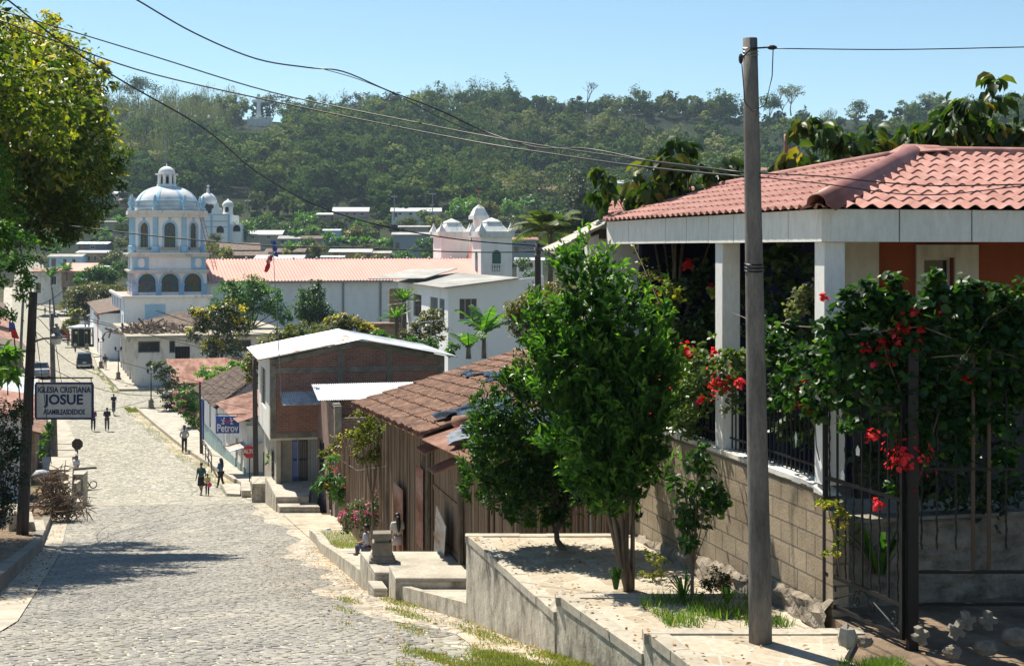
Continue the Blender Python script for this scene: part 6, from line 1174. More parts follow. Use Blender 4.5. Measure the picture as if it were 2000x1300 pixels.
# plants around the cane fence and steps
def bush(name, label, lst, D, n, leaf, pal, seed, fl=None, cat='bush', by=None, aspect=.5, shift=0., quads=1, trunk=.03, **kw):
    ys = max(l[1]+l[2] for l in lst); xm = sum(l[0] for l in lst)/len(lst); b = Vector((X(xm, D), D, max(prof(D), Z(by or ys, D)))) if by is None else P(xm, by, D)
    t = tree(name, label, cat, b, pblobs(lst, D, rel=b, jit=D*.008), n, leaf, pal, trunk, seed, aspect, quads, tintshift=shift, **kw)
    if fl:
        m_, cnt, sz, rr_ = fl; rg = np.random.default_rng(seed); bl = pblobs(lst, D, rel=b); pts = []
        for _ in range(cnt): q = bl[rg.integers(len(bl))]; d = rg.normal(size=3); d[2] = abs(d[2])*.8; d[1] = -abs(d[1])*.6; d /= np.linalg.norm(d); pts.append((q[0]+d[0]*q[3], q[1]+d[1]*q[4], q[2]+d[2]*q[5]))
        flowers(t, pts, cnt*9, rr_, sz, m_, seed, 'flowers')
    return t
bush('agave_bush', 'leafy red flowered plant with glossy strap leaves beside the platform steps', [(650, 945, 22), (640, 925, 20), (665, 965, 20), (655, 900, 18), (630, 950, 14)], 50, 900, .28, 'bright', 61, (RED, 5, .08, .12), aspect=.2, shift=-.1, by=1005)
bush('shrub', 'tall yellow green shrub growing through the cane fence', [(720, 810, 30), (735, 850, 32), (715, 880, 26), (745, 800, 22), (700, 845, 20), (740, 890, 20), (760, 920, 16), (700, 800, 12)], 36, 2300, .10, 'yellow', 62, by=1050, trunk=.05, shift=-.1)
bush('rose_bush', 'low rose bush with pink blooms in front of the wooden shack', [(700, 1005, 30), (735, 985, 28), (680, 1020, 22), (720, 1025, 26), (750, 1010, 18)], 36.5, 2200, .08, 'grey', 63, (PINK, 16, .06, .05), by=1045)
bush('shrub', 'reddish weeds climbing the near corner of the cane fence', [(640, 890, 16), (655, 870, 18), (690, 890, 16), (675, 860, 14)], 53, 700, .13, 'olive', 64, (YEL, 14, .12, .15), by=980)
bush('shrub', 'green bush at the foot of the brick house left of the platform', [(535, 885, 11), (532, 905, 12), (540, 870, 7)], 68, 600, .13, 'bright', 65, by=925)
bush('hedge_bush', 'greyish bush with lilac flowers on the near corner of the crossing', [(312, 722, 18), (330, 735, 20), (325, 765, 20), (345, 760, 22), (335, 790, 16), (300, 712, 12)], 118, 2300, .24, 'grey', 66, by=815, shift=-.2)
bush('flowering_bush', 'bush with many pink and yellow blooms beside the lower pavement', [(360, 770, 18), (375, 790, 18), (365, 810, 18), (380, 830, 16), (352, 790, 12), (385, 760, 12)], 106, 2300, .22, 'bright', 67, (PINK, 16, .14, .18), by=855)
bush('climber', 'bright green climber over the fence behind the old tile house', [(400, 728, 16), (430, 722, 16), (455, 716, 14), (415, 735, 14), (475, 722, 12), (445, 730, 12)], 112, 2200, .22, 'bright', 68, by=770, shift=.15)
bush('citrus_bush', 'yellowish tree beside the metal roof of the brick house', [(495, 700, 16), (488, 715, 14), (505, 715, 12), (492, 735, 12)], 84, 1300, .16, 'yellow', 69, by=800, shift=-.1)
bush('flowering_tree', 'tree covered with yellow flower clusters in front of the corner warehouse', [(430, 625, 30), (400, 620, 22), (460, 615, 24), (385, 650, 18), (440, 660, 30), (475, 640, 18), (415, 680, 22), (460, 690, 18), (380, 610, 12), (440, 600, 20)], 131, 6500, .26, 'dark', 70, (YEL, 60, .24, .3), by=752, trunk=.22, cat='tree', shift=.3)
bush('garden_bush', 'dark bush at the foot of the yellow flowering tree', [(425, 725, 20), (445, 735, 16), (410, 735, 14)], 128, 1100, .24, 'dark', 71, by=750)
bush('garden_bush', 'light green bush right of the yellow flowering tree', [(475, 720, 16), (495, 715, 14), (465, 730, 12)], 127, 1000, .24, 'bright', 72, by=745)
bush('flowering_tree', 'yellow flowering bushes behind the shiny metal roof', [(680, 632, 22), (655, 635, 20), (700, 640, 18), (720, 650, 14)], 96, 2300, .2, 'olive', 73, (YEL, 45, .2, .22), by=680, trunk=.1, cat='tree')
bush('olive_tree', 'olive green trees between yellow flowers and the metal roof', [(560, 655, 22), (590, 645, 22), (620, 650, 22), (535, 668, 18), (640, 655, 16), (575, 665, 22), (515, 675, 14)], 100, 3500, .22, 'yellow', 74, by=700, trunk=.12, cat='tree', shift=-.2)
bush('garden_tree', 'wide light green tree in front of the pink nave roof', [(480, 575, 36), (445, 580, 28), (515, 585, 32), (540, 605, 26), (470, 605, 34), (425, 600, 18), (500, 560, 22), (545, 580, 14), (450, 560, 18), (555, 620, 16)], 152, 7500, .30, 'bright', 75, by=665, trunk=.3, cat='tree', shift=-.12)
bush('garden_tree', 'upright dark tree standing against the nave wall', [(610, 575, 24), (605, 600, 30), (630, 605, 24), (585, 605, 20), (615, 555, 14), (640, 620, 16), (600, 625, 22)], 148, 5000, .28, 'citrus', 76, by=665, trunk=.25, cat='tree')
bush('garden_tree', 'yellow tipped tree beside the spiky yucca in front of the hall', [(840, 620, 20), (855, 640, 20), (820, 640, 18), (850, 610, 14), (865, 650, 12), (800, 655, 18), (840, 660, 20)], 98, 2800, .2, 'olive', 77, by=700, trunk=.12, cat='tree')
bush('hedge_bush', 'low bright bushes behind the roofs right of the yucca', [(760, 665, 16), (800, 672, 16), (840, 676, 16), (880, 680, 16), (740, 655, 14)], 88, 2200, .18, 'bright', 78, by=710, shift=-.1)
bush('garden_tree', 'olive yellow tree beside the right edge of the hall', [(1020, 600, 30), (1050, 580, 30), (1075, 600, 34), (1005, 620, 22), (1040, 620, 30), (1090, 560, 26), (1085, 640, 30), (1030, 650, 26)], 60, 6500, .15, 'olive', 79, by=760, trunk=.15, cat='tree', shift=.1)
bush('conifer', 'tall dark conifer behind the coconut palm', [(1130, 350, 20, 0, 1.), (1125, 380, 28, 0, 1.), (1135, 410, 32, 0, 1.), (1125, 440, 34, 0, 1.), (1165, 430, 26, 0, 1.), (1140, 470, 36, 0, 1.)], 190, 6500, .5, 'conifer', 80, by=540, trunk=.3, cat='tree', aspect=.2, shift=.1)
bush('leafy_plant', 'bright broad leaved plant in the yard at the left edge', [(10, 700, 20), (5, 725, 18), (30, 735, 16), (15, 680, 10)], 62, 260, .5, 'bright', 81, by=770, aspect=.4, shift=.15, quads=2)
bush('climber', 'green climber on the white wall left of the stop sign back', [(92, 845, 12), (97, 830, 9), (88, 865, 11), (85, 885, 9)], 74, 700, .14, 'bright', 82, by=905)
bush('street_tree', 'wide umbrella shaped tree over the far street', [(185, 565, 34, 0, .4), (155, 572, 28, 0, .4), (215, 570, 30, 0, .4), (140, 595, 24, 0, .5), (185, 590, 34, 0, .5), (225, 590, 22, 0, .5), (165, 610, 26, 0, .5), (200, 612, 22, 0, .5)], 232, 6500, .42, 'olive', 83, by=650, trunk=.4, cat='tree', shift=-.1)
bush('street_bush', 'yellow green bush beside the green kiosk', [(137, 610, 12), (145, 625, 14), (132, 635, 12), (150, 612, 10)], 212, 1300, .4, 'yellow', 84, by=660)
bush('street_tree', 'dense green tree behind the umbrella tree near the church', [(195, 535, 22), (170, 540, 18), (215, 540, 18), (155, 545, 12)], 285, 2600, .6, 'bright', 85, by=600, trunk=.3, cat='tree', shift=-.1)
# palms and bananas
def fronds(name, label, base, h, n, L, pal, seed, trunk_r, cat='palm tree', droop=1., wide=.5, leaflets=26, lean=0.):
    t = thing(name, label, cat, base); rg = np.random.default_rng(seed); top = Vector((lean, 0, h)); mb = MB()
    for i in range(n):
        a = i*2.4+rg.uniform(-.3, .3); el = rg.uniform(.1, 1.15); d = Vector((math.cos(a)*math.cos(el), math.sin(a)*math.cos(el), math.sin(el))); LL = L*rg.uniform(.8, 1.1); pts = []
        for k in range(9): q = k/8; pts.append(top+d*LL*q-Vector((0, 0, droop*LL*.55*q*q)))
        mb.tube(pts, [.02*L/2]*8+[.004], 4)
        for k in range(leaflets):
            q = .12+.86*k/leaflets; f_ = q*8; j = min(7, int(f_)); c = pts[j].lerp(pts[j+1], f_-j); tg = (pts[j+1]-pts[j]).normalized(); sd = tg.cross(Vector((0, 0, 1))).normalized(); w = wide*math.sin(math.pi*(q*.85+.12))
            for sg in (-1, 1): e = c+sd*sg*w+tg*w*.6-Vector((0, 0, w*.35)); hw = tg*L*.5/leaflets; mb.add([c-hw, c+hw, e+hw*.4, e-hw*.4], [(0, 1, 2, 3)])
    o = mb.build('fronds', LM[pal], t); a = o.data.attributes.new('tint', 'FLOAT', 'FACE'); a.data.foreach_set('value', rg.random(len(o.data.polygons)).astype(np.float32))
    mb = MB(); mb.tube([(0, 0, -.5), (lean*.4, 0, h*.5), top], [trunk_r*1.2, trunk_r, trunk_r*.8], 8); mb.build('trunk', MT['bark'], t, smooth=True); return t
fronds('coconut_palm', 'coconut palm with drooping fronds behind the wooden side pole', P(1075, 560, 95), 3.6, 20, 4.0, 'palm', 91, .16, droop=.95, wide=.9, leaflets=30)
def banana(label, base, h, n, L, seed, w=.42):
    t = thing('banana_plant', label, 'banana plant', base); rg = np.random.default_rng(seed); mb = MB()
    for i in range(n):
        a = i*2.4+rg.uniform(-.4, .4); el = rg.uniform(.55, 1.35); d = Vector((math.cos(a)*math.cos(el), math.sin(a)*math.cos(el), math.sin(el))); pts = [Vector((0, 0, h))+d*L*(k/10)-Vector((0, 0, L*.35*(k/10)**2.2)) for k in range(11)]; mb.tube(pts, .03, 4)
        for k in range(10):
            tg = (pts[k+1]-pts[k]).normalized(); sd = tg.cross(Vector((0, 0, 1))).normalized(); ww = w*math.sin(math.pi*(k+.9)/11.5)**.6
            for sg in (-1, 1):
                for q in range(2):
                    a0 = pts[k].lerp(pts[k+1], q*.5); a1 = pts[k].lerp(pts[k+1], q*.5+.5); dz = Vector((0, 0, rg.uniform(-.5, -.1)*ww)); mb.add([a0, a1, a1+sd*sg*ww+dz, a0+sd*sg*ww+dz], [(0, 1, 2, 3)])
    o = mb.build('leaves', LM['bright'], t); at = o.data.attributes.new('tint', 'FLOAT', 'FACE'); at.data.foreach_set('value', np.clip(rg.normal(.45, .2, len(o.data.polygons)), 0, 1).astype(np.float32))
    mb = MB(); mb.tube([(0, 0, -.3), (0, 0, h+.1)], [.16, .1], 8); mb.build('stem', MT['bark'], t); return t
banana('banana plant with torn leaves in front of the white hall', P(945, 690, 84), 1.2, 9, 3.0, 92)
banana('small banana plant half hidden under the larger one', P(915, 690, 80), .4, 6, 1.7, 93)
for i, (x, y, D, h) in enumerate(((775, 660, 100, 1.4), (790, 640, 103, 2.0))): fronds('yucca', ['spiky yucca in front of the hall', 'taller spiky yucca just behind its twin'][i], P(x, y, D), h, 26, 1.5, 'bright', 94+i, .15, 'yucca', .3, .12, 12)
# grass on the verge (blades beyond counting)
def grass(label, polys, n, h, seed, pal='grass_mat'):
    rg = np.random.default_rng(seed); V = []; 
    c = []
    while len(c) < n:
        pl = polys[rg.integers(len(polys))]; (x0, x1, y0, y1, zf) = pl; x = rg.uniform(x0, x1); y = rg.uniform(y0, y1)
        xx = x if not callable(zf) else None; q = zf(x, y)
        if q is None: continue
        c.append(q)
    c = np.array(c); a = rg.uniform(0, 6.28, n); w = np.stack([np.cos(a), np.sin(a), 0*a], 1)*.006*rg.uniform(.6, 1.6, n)[:, None]; hh = h*rg.uniform(.3, 1.2, n); tip = c+np.stack([rg.normal(0, .4, n)*hh, rg.normal(0, .4, n)*hh, hh], 1)
    v = np.stack([c-w, c+w, tip], 1).reshape(-1, 3); me = bpy.data.meshes.new('grass'); me.from_pydata([], [], []); me.vertices.add(3*n); me.vertices.foreach_set('co', v.astype(np.float32).ravel()); me.loops.add(3*n); me.loops.foreach_set('vertex_index', np.arange(3*n, dtype=np.int32)); me.polygons.add(n); me.polygons.foreach_set('loop_start', (np.arange(n)*3).astype(np.int32)); me.update(calc_edges=True)
    at = me.attributes.new('tint', 'FLOAT', 'FACE'); at.data.foreach_set('value', np.clip(rg.normal(.45, .25, n), 0, 1).astype(np.float32)); me.materials.append(MT[pal]); o = bpy.data.objects.new('grass', me); COL.objects.link(o); tag(o, label, 'grass', kind='stuff')
def edge(w, dens):
    def f(t, y):
        d = t*w; 
        v = .5+.28*math.sin(d*7.1+y*1.4)+.25*math.sin(y*.9-d*9.3+1)+random.uniform(-.25, .25)
        if v < dens*(.5+.7*t): return None
        x = XR(y)+.02-d; return (x, y, prof(y)+.03)
    return f
grass('thin grass along the right verge of the cobbled street', [(0, 1, 10.3, 15.8, edge(2.3, .75)), (0, 1, 15, 24, edge(2.0, 1.0)), (0, 1, 10.5, 15.5, edge(1.5, .25)), (0, 1, 10.5, 14.5, edge(1.2, .1))], 46000, .04, 1)
MT['grass_green'] = leaf_mat('green_blades', [(.05, .11, .02), (.10, .19, .03), (.17, .26, .05), (.28, .28, .10)], .4)
grass('green grass tufts on the middle terrace and below the gate', [(0, 1, 0, 1, lambda a, b: None if .5+.3*math.sin(a*9+b*5)+.3*math.sin(b*11-a*6)+random.uniform(-.3, .3) < .42 else (1.55+a*1.25-.25*b*1.2, 14.0+b*1.2, -3.73)), (0, 1, 0, 1, lambda a, b: (X(1640+a*110, 11.6+b*.5), 11.6+b*.5, -3.58)), (0, 1, 0, 1, lambda a, b: (X(1700+a*60, 11.8+b*.3), 11.8+b*.3, -3.58))], 6500, .12, 2, 'grass_green')
def verge(w, y0=0): return lambda t, y: None if hashn(t*2, y*.7) < .45 else (XR(y)-.02-t*w, y, prof(y)+.03)
grass('grass line in the gutter along the lower right kerb', [(0, 1, 74, 119, verge(1.3)), (0, 1, 118, 121, verge(1.)), (0, 1, 134, 162, verge(.7)), (0, 1, 39, 47, lambda t, y: (XR(y)+.3+t*2.6, y, prof(y)+.28))], 16000, .16, 3)

def scatter(label, n, f, size, cols, seed, name='dry_leaves'):
    rg = np.random.default_rng(seed); c = []
    while len(c) < n:
        q = f(rg)
        if q: c.append(q)
    o = leaf_mesh(name, np.array(c), size, leaf_mat(name+str(seed), cols, .1, .8, .1, (1, 1, 1)), None, seed, .6, 2.5, None, .1); tag(o, label, 'leaves', kind='stuff')
DRY = [(.10, .05, .025), (.24, .13, .05), (.38, .24, .09), (.46, .36, .18)]
scatter('dry fallen leaves scattered over the terraces and the verge', 240, lambda r: (lambda a, y: (XR(y)+a*2.6, y, (-3.485 if y < 13.1 else (-3.715 if y < 15.38 else -3.915))))(r.random()**2, r.uniform(11.5, 19.4)), .055, DRY, 1)
scatter('dry fallen leaves and straw along the right edge of the street', 1500, lambda r: (lambda a, y: (XR(y)-.05-a*1.8, y, prof(y)+.045))(r.random()**2, r.uniform(10.5, 46)), .05, DRY, 2)
scatter('dry fallen leaves in the left gutter and on the bank', 900, lambda r: (lambda a, y: (XL(y)-1.6+a*2.2, y, prof(y)+(.32 if a < .58 else .05)))(r.random(), r.uniform(22, 55)), .08, DRY, 3)
# ------------------------------------------------------------------ wooded hillside
def DG(py, a=0., lo=300., hi=900.):
    t = (485-py)/F
    for d in np.arange(lo, hi, 1.5):
        if ground(a*d, d) >= t*d: return d
    return hi
def crown_template(kind, seed, n):
    rg = np.random.default_rng(seed)
    if kind == 'bamboo':
        c = []; 
        for i in range(26):
            a = rg.uniform(0, 6.28); r = rg.uniform(.1, .9); q = np.linspace(.25, 1, n//26)[:, None]; c.append(np.concatenate([np.cos(a)*r*q**1.6+rg.normal(0, .05, q.shape), np.sin(a)*r*q**1.6+rg.normal(0, .05, q.shape), q*1.9*(1-.12*r)-.35*r*q**4+rg.normal(0, .04, q.shape)], 1))
        return np.concatenate(c)
    bl = []; nb = {'round': 11, 'tall': 9, 'flat': 10}[kind]
    for i in range(nb):
        a = rg.uniform(0, 6.28); r = rg.uniform(0, .72); z = {'round': rg.uniform(.45, 1.25), 'tall': rg.uniform(.4, 1.9), 'flat': rg.uniform(.85, 1.15)}[kind]; s = rg.uniform(.28, .50)
        bl.append((math.cos(a)*r, math.sin(a)*r, z, s, s, s*(.75 if kind != 'flat' else .35)))
    p, d, ct, ci = cloud(bl, n, seed, max(20, n//11), .42, .8); return p
TPL = [crown_template(k, 100+i, 340) for i, k in enumerate(('round', 'round', 'round', 'round', 'tall', 'tall', 'flat', 'bamboo', 'bamboo'))]
def forest():
    rg = np.random.default_rng(77); V = []; T = []; Mi = []; y = 452.
    while y < 765:
        step = 6.4+(y-450)*.006; x = -.40*y+rg.uniform(0, step)
        while x < .42*y:
            xx = x+rg.uniform(-.45, .45)*step; yy = y+rg.uniform(-.45, .45)*step; a = xx/yy; z = ground(xx, yy); py = 485-z/yy*F; px = 1000+a*F
            dens = 1.
            if py > 425 and px > 560: dens = .45
            if py > 395 and px < 560: dens = .35
            if 1230 < px < 1780 and 238 < py < 292: dens = .22
            if 1000 < px < 1230 and 225 < py < 262: dens = .45
            if 1480 < px < 1700 and 300 < py < 380: dens = .55
            if abs(px-508) < 48 and 238 < py < 300: dens = 0.
            if abs(px-690) < 50 and 400 < py < 455 or abs(px-1075) < 34 and 360 < py < 392 or abs(px-1200) < 60 and 348 < py < 380: dens = 0
            if 375 < px < 480 and py > 380: dens = .0
            if rg.random() < dens:
                nb = .5+.5*math.sin(xx*.037+2*math.sin(yy*.02))*math.cos(yy*.029+xx*.011); u = rg.random()
                bam = (px < 640 and 170 < py < 330 and nb > .55) or (u < .05) or (720 < px < 960 and py < 220 and u < .6)
                k = int(rg.integers(7, 9)) if bam else int(rg.choice([0, 1, 2, 3, 4, 5, 6], p=[.2, .2, .2, .18, .08, .08, .06]))
                R_ = rg.uniform(4.2, 7.6)*(1 if py > 230 or px < 1000 else .8)*(.7 if dens < .5 else 1); h = R_*rg.uniform(.85, 1.35)
                t = TPL[k]; an = rg.uniform(0, 6.28); ca, sa = math.cos(an), math.sin(an); p = np.stack([t[:, 0]*ca-t[:, 1]*sa, t[:, 0]*sa+t[:, 1]*ca, t[:, 2]], 1)*np.array([R_, R_, h*1.15])+np.array([xx, yy, z-1.0])
                n = len(p); d = p-np.array([xx, yy, z+h*.8]); d /= np.linalg.norm(d, axis=1)[:, None]
                nr = rg.normal(size=(n, 3))*.45+d*1.1+np.array([0, 0, .5]); nr /= np.linalg.norm(nr, axis=1)[:, None]; l = np.cross(nr, rg.normal(size=(n, 3)))
                if bam: l = d*.5+np.array([0, 0, 1.])+rg.normal(size=(n, 3))*.3
                l /= np.linalg.norm(l, axis=1)[:, None]; w = np.cross(nr, l); s = (rg.uniform(.8, 1.5, n)*(1.0 if not bam else 1.5))[:, None]; asp = .42 if not bam else .13
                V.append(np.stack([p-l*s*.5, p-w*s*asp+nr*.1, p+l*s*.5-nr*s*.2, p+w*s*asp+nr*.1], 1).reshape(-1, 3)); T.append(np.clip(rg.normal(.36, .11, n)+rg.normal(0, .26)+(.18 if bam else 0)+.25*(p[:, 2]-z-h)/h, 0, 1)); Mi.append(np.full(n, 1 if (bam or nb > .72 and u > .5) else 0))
            x += step
        y += step
    v = np.concatenate(V).astype(np.float32); t = np.concatenate(T).astype(np.float32); mi = np.concatenate(Mi).astype(np.int32); n = len(t)
    me = bpy.data.meshes.new('forest'); me.vertices.add(4*n); me.vertices.foreach_set('co', v.ravel()); me.loops.add(4*n); me.loops.foreach_set('vertex_index', np.arange(4*n, dtype=np.int32)); me.polygons.add(n); me.polygons.foreach_set('loop_start', (np.arange(n)*4).astype(np.int32))
    me.materials.append(LM['forest']); me.materials.append(LM['forest2']); me.polygons.foreach_set('material_index', mi); me.update(calc_edges=True); a = me.attributes.new('tint', 'FLOAT', 'FACE'); a.data.foreach_set('value', t)
    o = bpy.data.objects.new('forest', me); COL.objects.link(o); tag(o, 'dense wood of many tree crowns and bamboo covering the hill', 'forest', kind='stuff'); print('forest quads', n)
forest()
# single trees one can tell apart on the skyline
def hill_tree(name, label, px, ytop, ybase, r, n, pal, seed, kind='round', D=725, leaf=1.1, trunk=.35):
    h = (ybase-ytop)/F*D; R_ = r/F*D; b = P(px, ybase, D); g = ground(b.x, D); 
    rr = np.random.default_rng(seed); bl = []
    for i in range({'round': 9, 'umbrella': 12, 'thin': 6, 'cone': 7}[kind]):
        a = rr.uniform(0, 6.28); q = rr.uniform(0, .8); z = {'round': rr.uniform(.35, .9), 'umbrella': rr.uniform(.72, .95)-.25*q*q, 'thin': rr.uniform(.4, .95), 'cone': .2+.75*i/7}[kind]
        s = {'round': .42, 'umbrella': .32, 'thin': .3, 'cone': .45*(1-i/8)}[kind]*R_; q *= (1 if kind != 'cone' else .25); bl.append((math.cos(a)*q*R_, math.sin(a)*q*R_, h*z, s, s, s*.6))
    t = tree(name, label, 'tree', b-Vector((0, 0, 0)), bl, n, leaf, pal, trunk, seed, .5, group=None, ncl=max(30, n//9), cr=.5)
    return t
for a in (('umbrella_tree', 'big umbrella shaped tree on the skyline at the left beside the mango tree', 272, 150, 222, 46, 1500, 'forest', 201, 'umbrella'),
          ('dark_tree', 'dark cedar like tree on the skyline right of the hill middle', 1022, 186, 238, 22, 700, 'conifer', 202, 'round'),
          ('tall_tree', 'tall thin leafed tree on the skyline right of the bare one', 1243, 166, 232, 24, 420, 'forest2', 203, 'round'),
          ('brown_tree', 'rounded brownish tree between bare tree and tall thin one', 1200, 184, 228, 24, 420, 'forest2', 204, 'round'),
          ('dark_tree', 'dark spreading tree just right of the tall utility pole on the ridge', 1500, 184, 262, 38, 1100, 'forest', 205, 'umbrella'),
          ('umbrella_tree', 'open crowned tree above the dark spreading one behind the broad leaves', 1545, 162, 225, 34, 520, 'forest2', 206, 'umbrella'),
          ('round_tree', 'round dark skyline tree between pole and open slope', 1437, 203, 236, 24, 620, 'forest', 207, 'round'),
          ('round_tree', 'rounded tree on the ridge over the far right roof', 1670, 198, 232, 24, 600, 'forest', 208, 'round'),
          ('cone_tree', 'pointed dark tree on the ridge left of the tall round tree', 1772, 205, 248, 18, 500, 'conifer', 209, 'cone'),
          ('tall_tree', 'tall round topped tree on the ridge at the far right', 1812, 180, 228, 21, 600, 'grey', 210, 'round'),
          ('round_tree', 'skyline tree at the far right edge behind the broad leaf branch', 1975, 182, 226, 30, 700, 'forest', 211, 'round'),
          ('dark_tree', 'dark tree on the skyline left of the stone cross', 380, 184, 222, 30, 700, 'forest', 212, 'round'),
          ('dark_tree', 'dark tree standing right behind the stone cross', 528, 176, 232, 24, 700, 'conifer', 213, 'round'),
          ('dark_tree', 'first of two dark tufted trees on the ridge above the long wires', 695, 176, 240, 20, 600, 'conifer', 214, 'round'),
          ('dark_tree', 'second of two dark tufted trees on the ridge, with bamboo to its right', 760, 182, 240, 20, 600, 'conifer', 215, 'round')):
    hill_tree(*a)
def bare_tree(label, px, ytop, ybase, D, seed):
    t = thing('bare_tree', label, 'tree', P(px, ybase, D)); rr = random.Random(seed); mb = MB(); h = (ybase-ytop)/F*D
    def br(p, d, L, r, k):
        q = p+d*L; mb.tube([p, p.lerp(q, .5)+Vector((rr.uniform(-.1, .1)*L, 0, 0)), q], [r, r*.8, r*.6], 5, cap=False)
        if k:
            for _ in range(3): br(q, (d+Vector((rr.uniform(-.8, .8), rr.uniform(-.8, .8), rr.uniform(-.1, .4)))).normalized(), L*.68, r*.6, k-1)
    br(Vector((0, 0, -1)), Vector((0, 0, 1)), h*.42, .4, 4); mb.build('trunk', MT['bark'], t)
bare_tree('leafless tree with fine bare branches on the skyline', 1147, 160, 222, 722, 5)
bare_tree('leafless forked tree beside the dark spreading tree on the ridge', 1528, 172, 240, 722, 8)
# stone cross on the hill, antenna masts
D = DG(246, (505-1000)/F); t = thing('hill_cross', 'tall white stone cross on a walled terrace high on the hill', 'cross', P(505, 234, D)); k = D/F
mb = MB(); mb.prism([(-4.4*k, -.5), (4.4*k, -.5), (4.4*k, .5), (-4.4*k, .5)], 0, 50*k); mb.v = [(x*(1-.45*z/(50*k)), y, z) for x, y, z in mb.v]; mb.box(-12*k, 12*k, -.49, .49, 34*k, 39*k); mb.build('cross', MT['plaster'], t)
mb = MB(); mb.box(-20*k, 28*k, -3, -2.6, -4, 1.2*k)
for i in range(9): x = (-19+i*5.6)*k; mb.box(x-.3, x+.3, -3.05, -2.55, 1.2*k, 5*k)
mb.box(-20*k, 28*k, -2.99, -2.7, 3.4*k, 4.2*k); mb.build('terrace_wall', MT['plaster_worn'], t); mb = MB(); mb.box(-5*k, 5*k, -1.2, 1.2, -4, 4*k); mb.build('pedestal', MT['plaster'], t)
def mast(label, px, y0, y1, D, r=.35, name='antenna_mast', zig=True, mat='grey_metal'):
    t = thing(name, label, 'mast', P(px, y1, D)); h = (y1-y0)/F*D; mb = MB()
    if zig:
        n = int(h/1.2)
        for a in range(3): c = (r*math.cos(a*2.1), r*math.sin(a*2.1)); mb.bar((c[0], c[1], -2), (c[0]*.5, c[1]*.5, h), .05)
        for i in range(n):
            for a in range(3): q = 1-.5*i/n; q2_ = 1-.5*(i+1)/n; mb.bar((r*q*math.cos(a*2.1), r*q*math.sin(a*2.1), h*i/n), (r*q2_*math.cos(a*2.1+2.1), r*q2_*math.sin(a*2.1+2.1), h*(i+1)/n), .03, 3)
    else: mb.tube([(0, 0, -3), (0, 0, h)], [.18, .12], 6); mb.bar((-1, 0, h-.6), (1, 0, h-.6), .07)
    mb.build('mast', MT[mat], t)
mast('slender lattice antenna rising behind the church lantern', 322, 262, 340, 420, .5)
mast('pale pole with crossarm at the hill foot right of the distant church', 484, 388, 418, 440, name='power_pole', zig=False)
mast('pale pole with crossarm at the hill foot above the white hall', 845, 375, 412, 440, name='power_pole', zig=False)
mast('thin pole at the hill foot near the long white roof', 770, 380, 412, 440, name='power_pole', zig=False)
# ------------------------------------------------------------------ houses of the town
WALLC = {'white': MT['plaster'], 'worn': MT['plaster_worn'], 'ochre': plain('ochre_plaster', (.42, .30, .14), .85), 'blueg': plain('blue_grey_plaster', (.28, .34, .40), .85), 'adobe': MT['adobe'], 'brick': MT['brick_far'], 'pinkw': plain('pink_plaster', (.55, .36, .32), .85), 'greyw': MT['concrete'], 'darkb': plain('slate_blue_boards', (.10, .12, .18), .8), 'blue': MT['blue_paint']}
ROOFC = {'zinc': MT['zinc'], 'white': plain('white_roof_sheet', (.50, .51, .51), .6), 'clay': MT['clay_old'], 'rust': MT['rust_sheet'], 'pink': MT['pink_roof'], 'grey': MT['asbestos'], 'tile': MT['clay']}
def town_house(label, px0, px1, yb, ye, D, wc, rc, rise=8, dep=8., wins=2, m=-.1, storeys=1, name='house', kind='gable', dr=True, group=None):
    """rise: how much of the roof shows above the eave, in picture pixels"""
    fr = Frame(px0, D, 0, m); fr.o.z = Z(yb, D); t = thing(name, label, 'house', fr.o, fr.a, group); w = fr.xp(px1); h = (yb-ye)/F*D; rh = max(.3, rise/F*D*1.0); hs = []
    sh = h/storeys
    for s_ in range(storeys):
        for i in range(wins):
            c = w*(i+.75)/(wins+.5); ww = min(1.1, w/(wins+1)*.5); hs.append((c-ww/2, c+ww/2, s_*sh+sh*.38, s_*sh+sh*.78))
    dd = [(w*.04+.2, min(w*.04+1.2, w*.2+.3), 0, min(2.1, sh*.8))] if dr else []
    hs = [q for q in hs if not dd or q[0] > dd[0][1]+.05 or q[2] > dd[0][3]+.05]
    mb = MB(); wall(mb, 'x', 0, w, 0, .2, -2.5, h, hs+[(d[0], d[1], d[2], d[3]) for d in dd]); mb.box(0, .2, .201, dep, -2.5, h); mb.box(w-.2, w, .201, dep, -2.5, h); mb.build('wall', WALLC[wc], t)
    for q in hs: window(t, *q, 'x', 0, .06, 'white' if wc != 'white' else 'plank', 'dark', .07, (2, 1))
    for d in dd: door(t, *d, 'x', 0, .08, 'plank')
    mb = MB(); o = .5; tn_ = .11 if rc in ('zinc', 'white', 'grey') else .2
    if kind == 'gable': mb.slab([(-o, -o, h), (w+o, -o, h), (w+o, dep/2, h+rh), (-o, dep/2, h+rh)], tn_); mb.slab([(-o, dep/2+.01, h+rh), (w+o, dep/2+.01, h+rh), (w+o, dep+o, h-.1), (-o, dep+o, h-.1)], tn_)
    else: mb.slab([(-o, -o, h), (w+o, -o, h), (w+o, dep+o, h+rh), (-o, dep+o, h+rh)], tn_)
    mb.build('roof', ROOFC[rc], t)
    if kind == 'gable':
        mb = MB()
        for x in (.0, w-.2): mb.prism([(x, .0), (x+.19, .0), (x+.19, dep/2), (x, dep/2)], h+.001, [h+.002, h+.002, h+rh-.12, h+rh-.12]); mb.prism([(x, dep/2), (x+.19, dep/2), (x+.19, dep), (x, dep)], h+.001, [h+rh-.12, h+rh-.12, h+.002, h+.002])
        mb.build('gable', WALLC[wc], t)
    if storeys > 1: mb = MB(); mb.box(-.3, w+.3, -.9, -.003, sh-.1, sh+.05); mb.build('balcony', MT['grey_metal'], t)
    return t
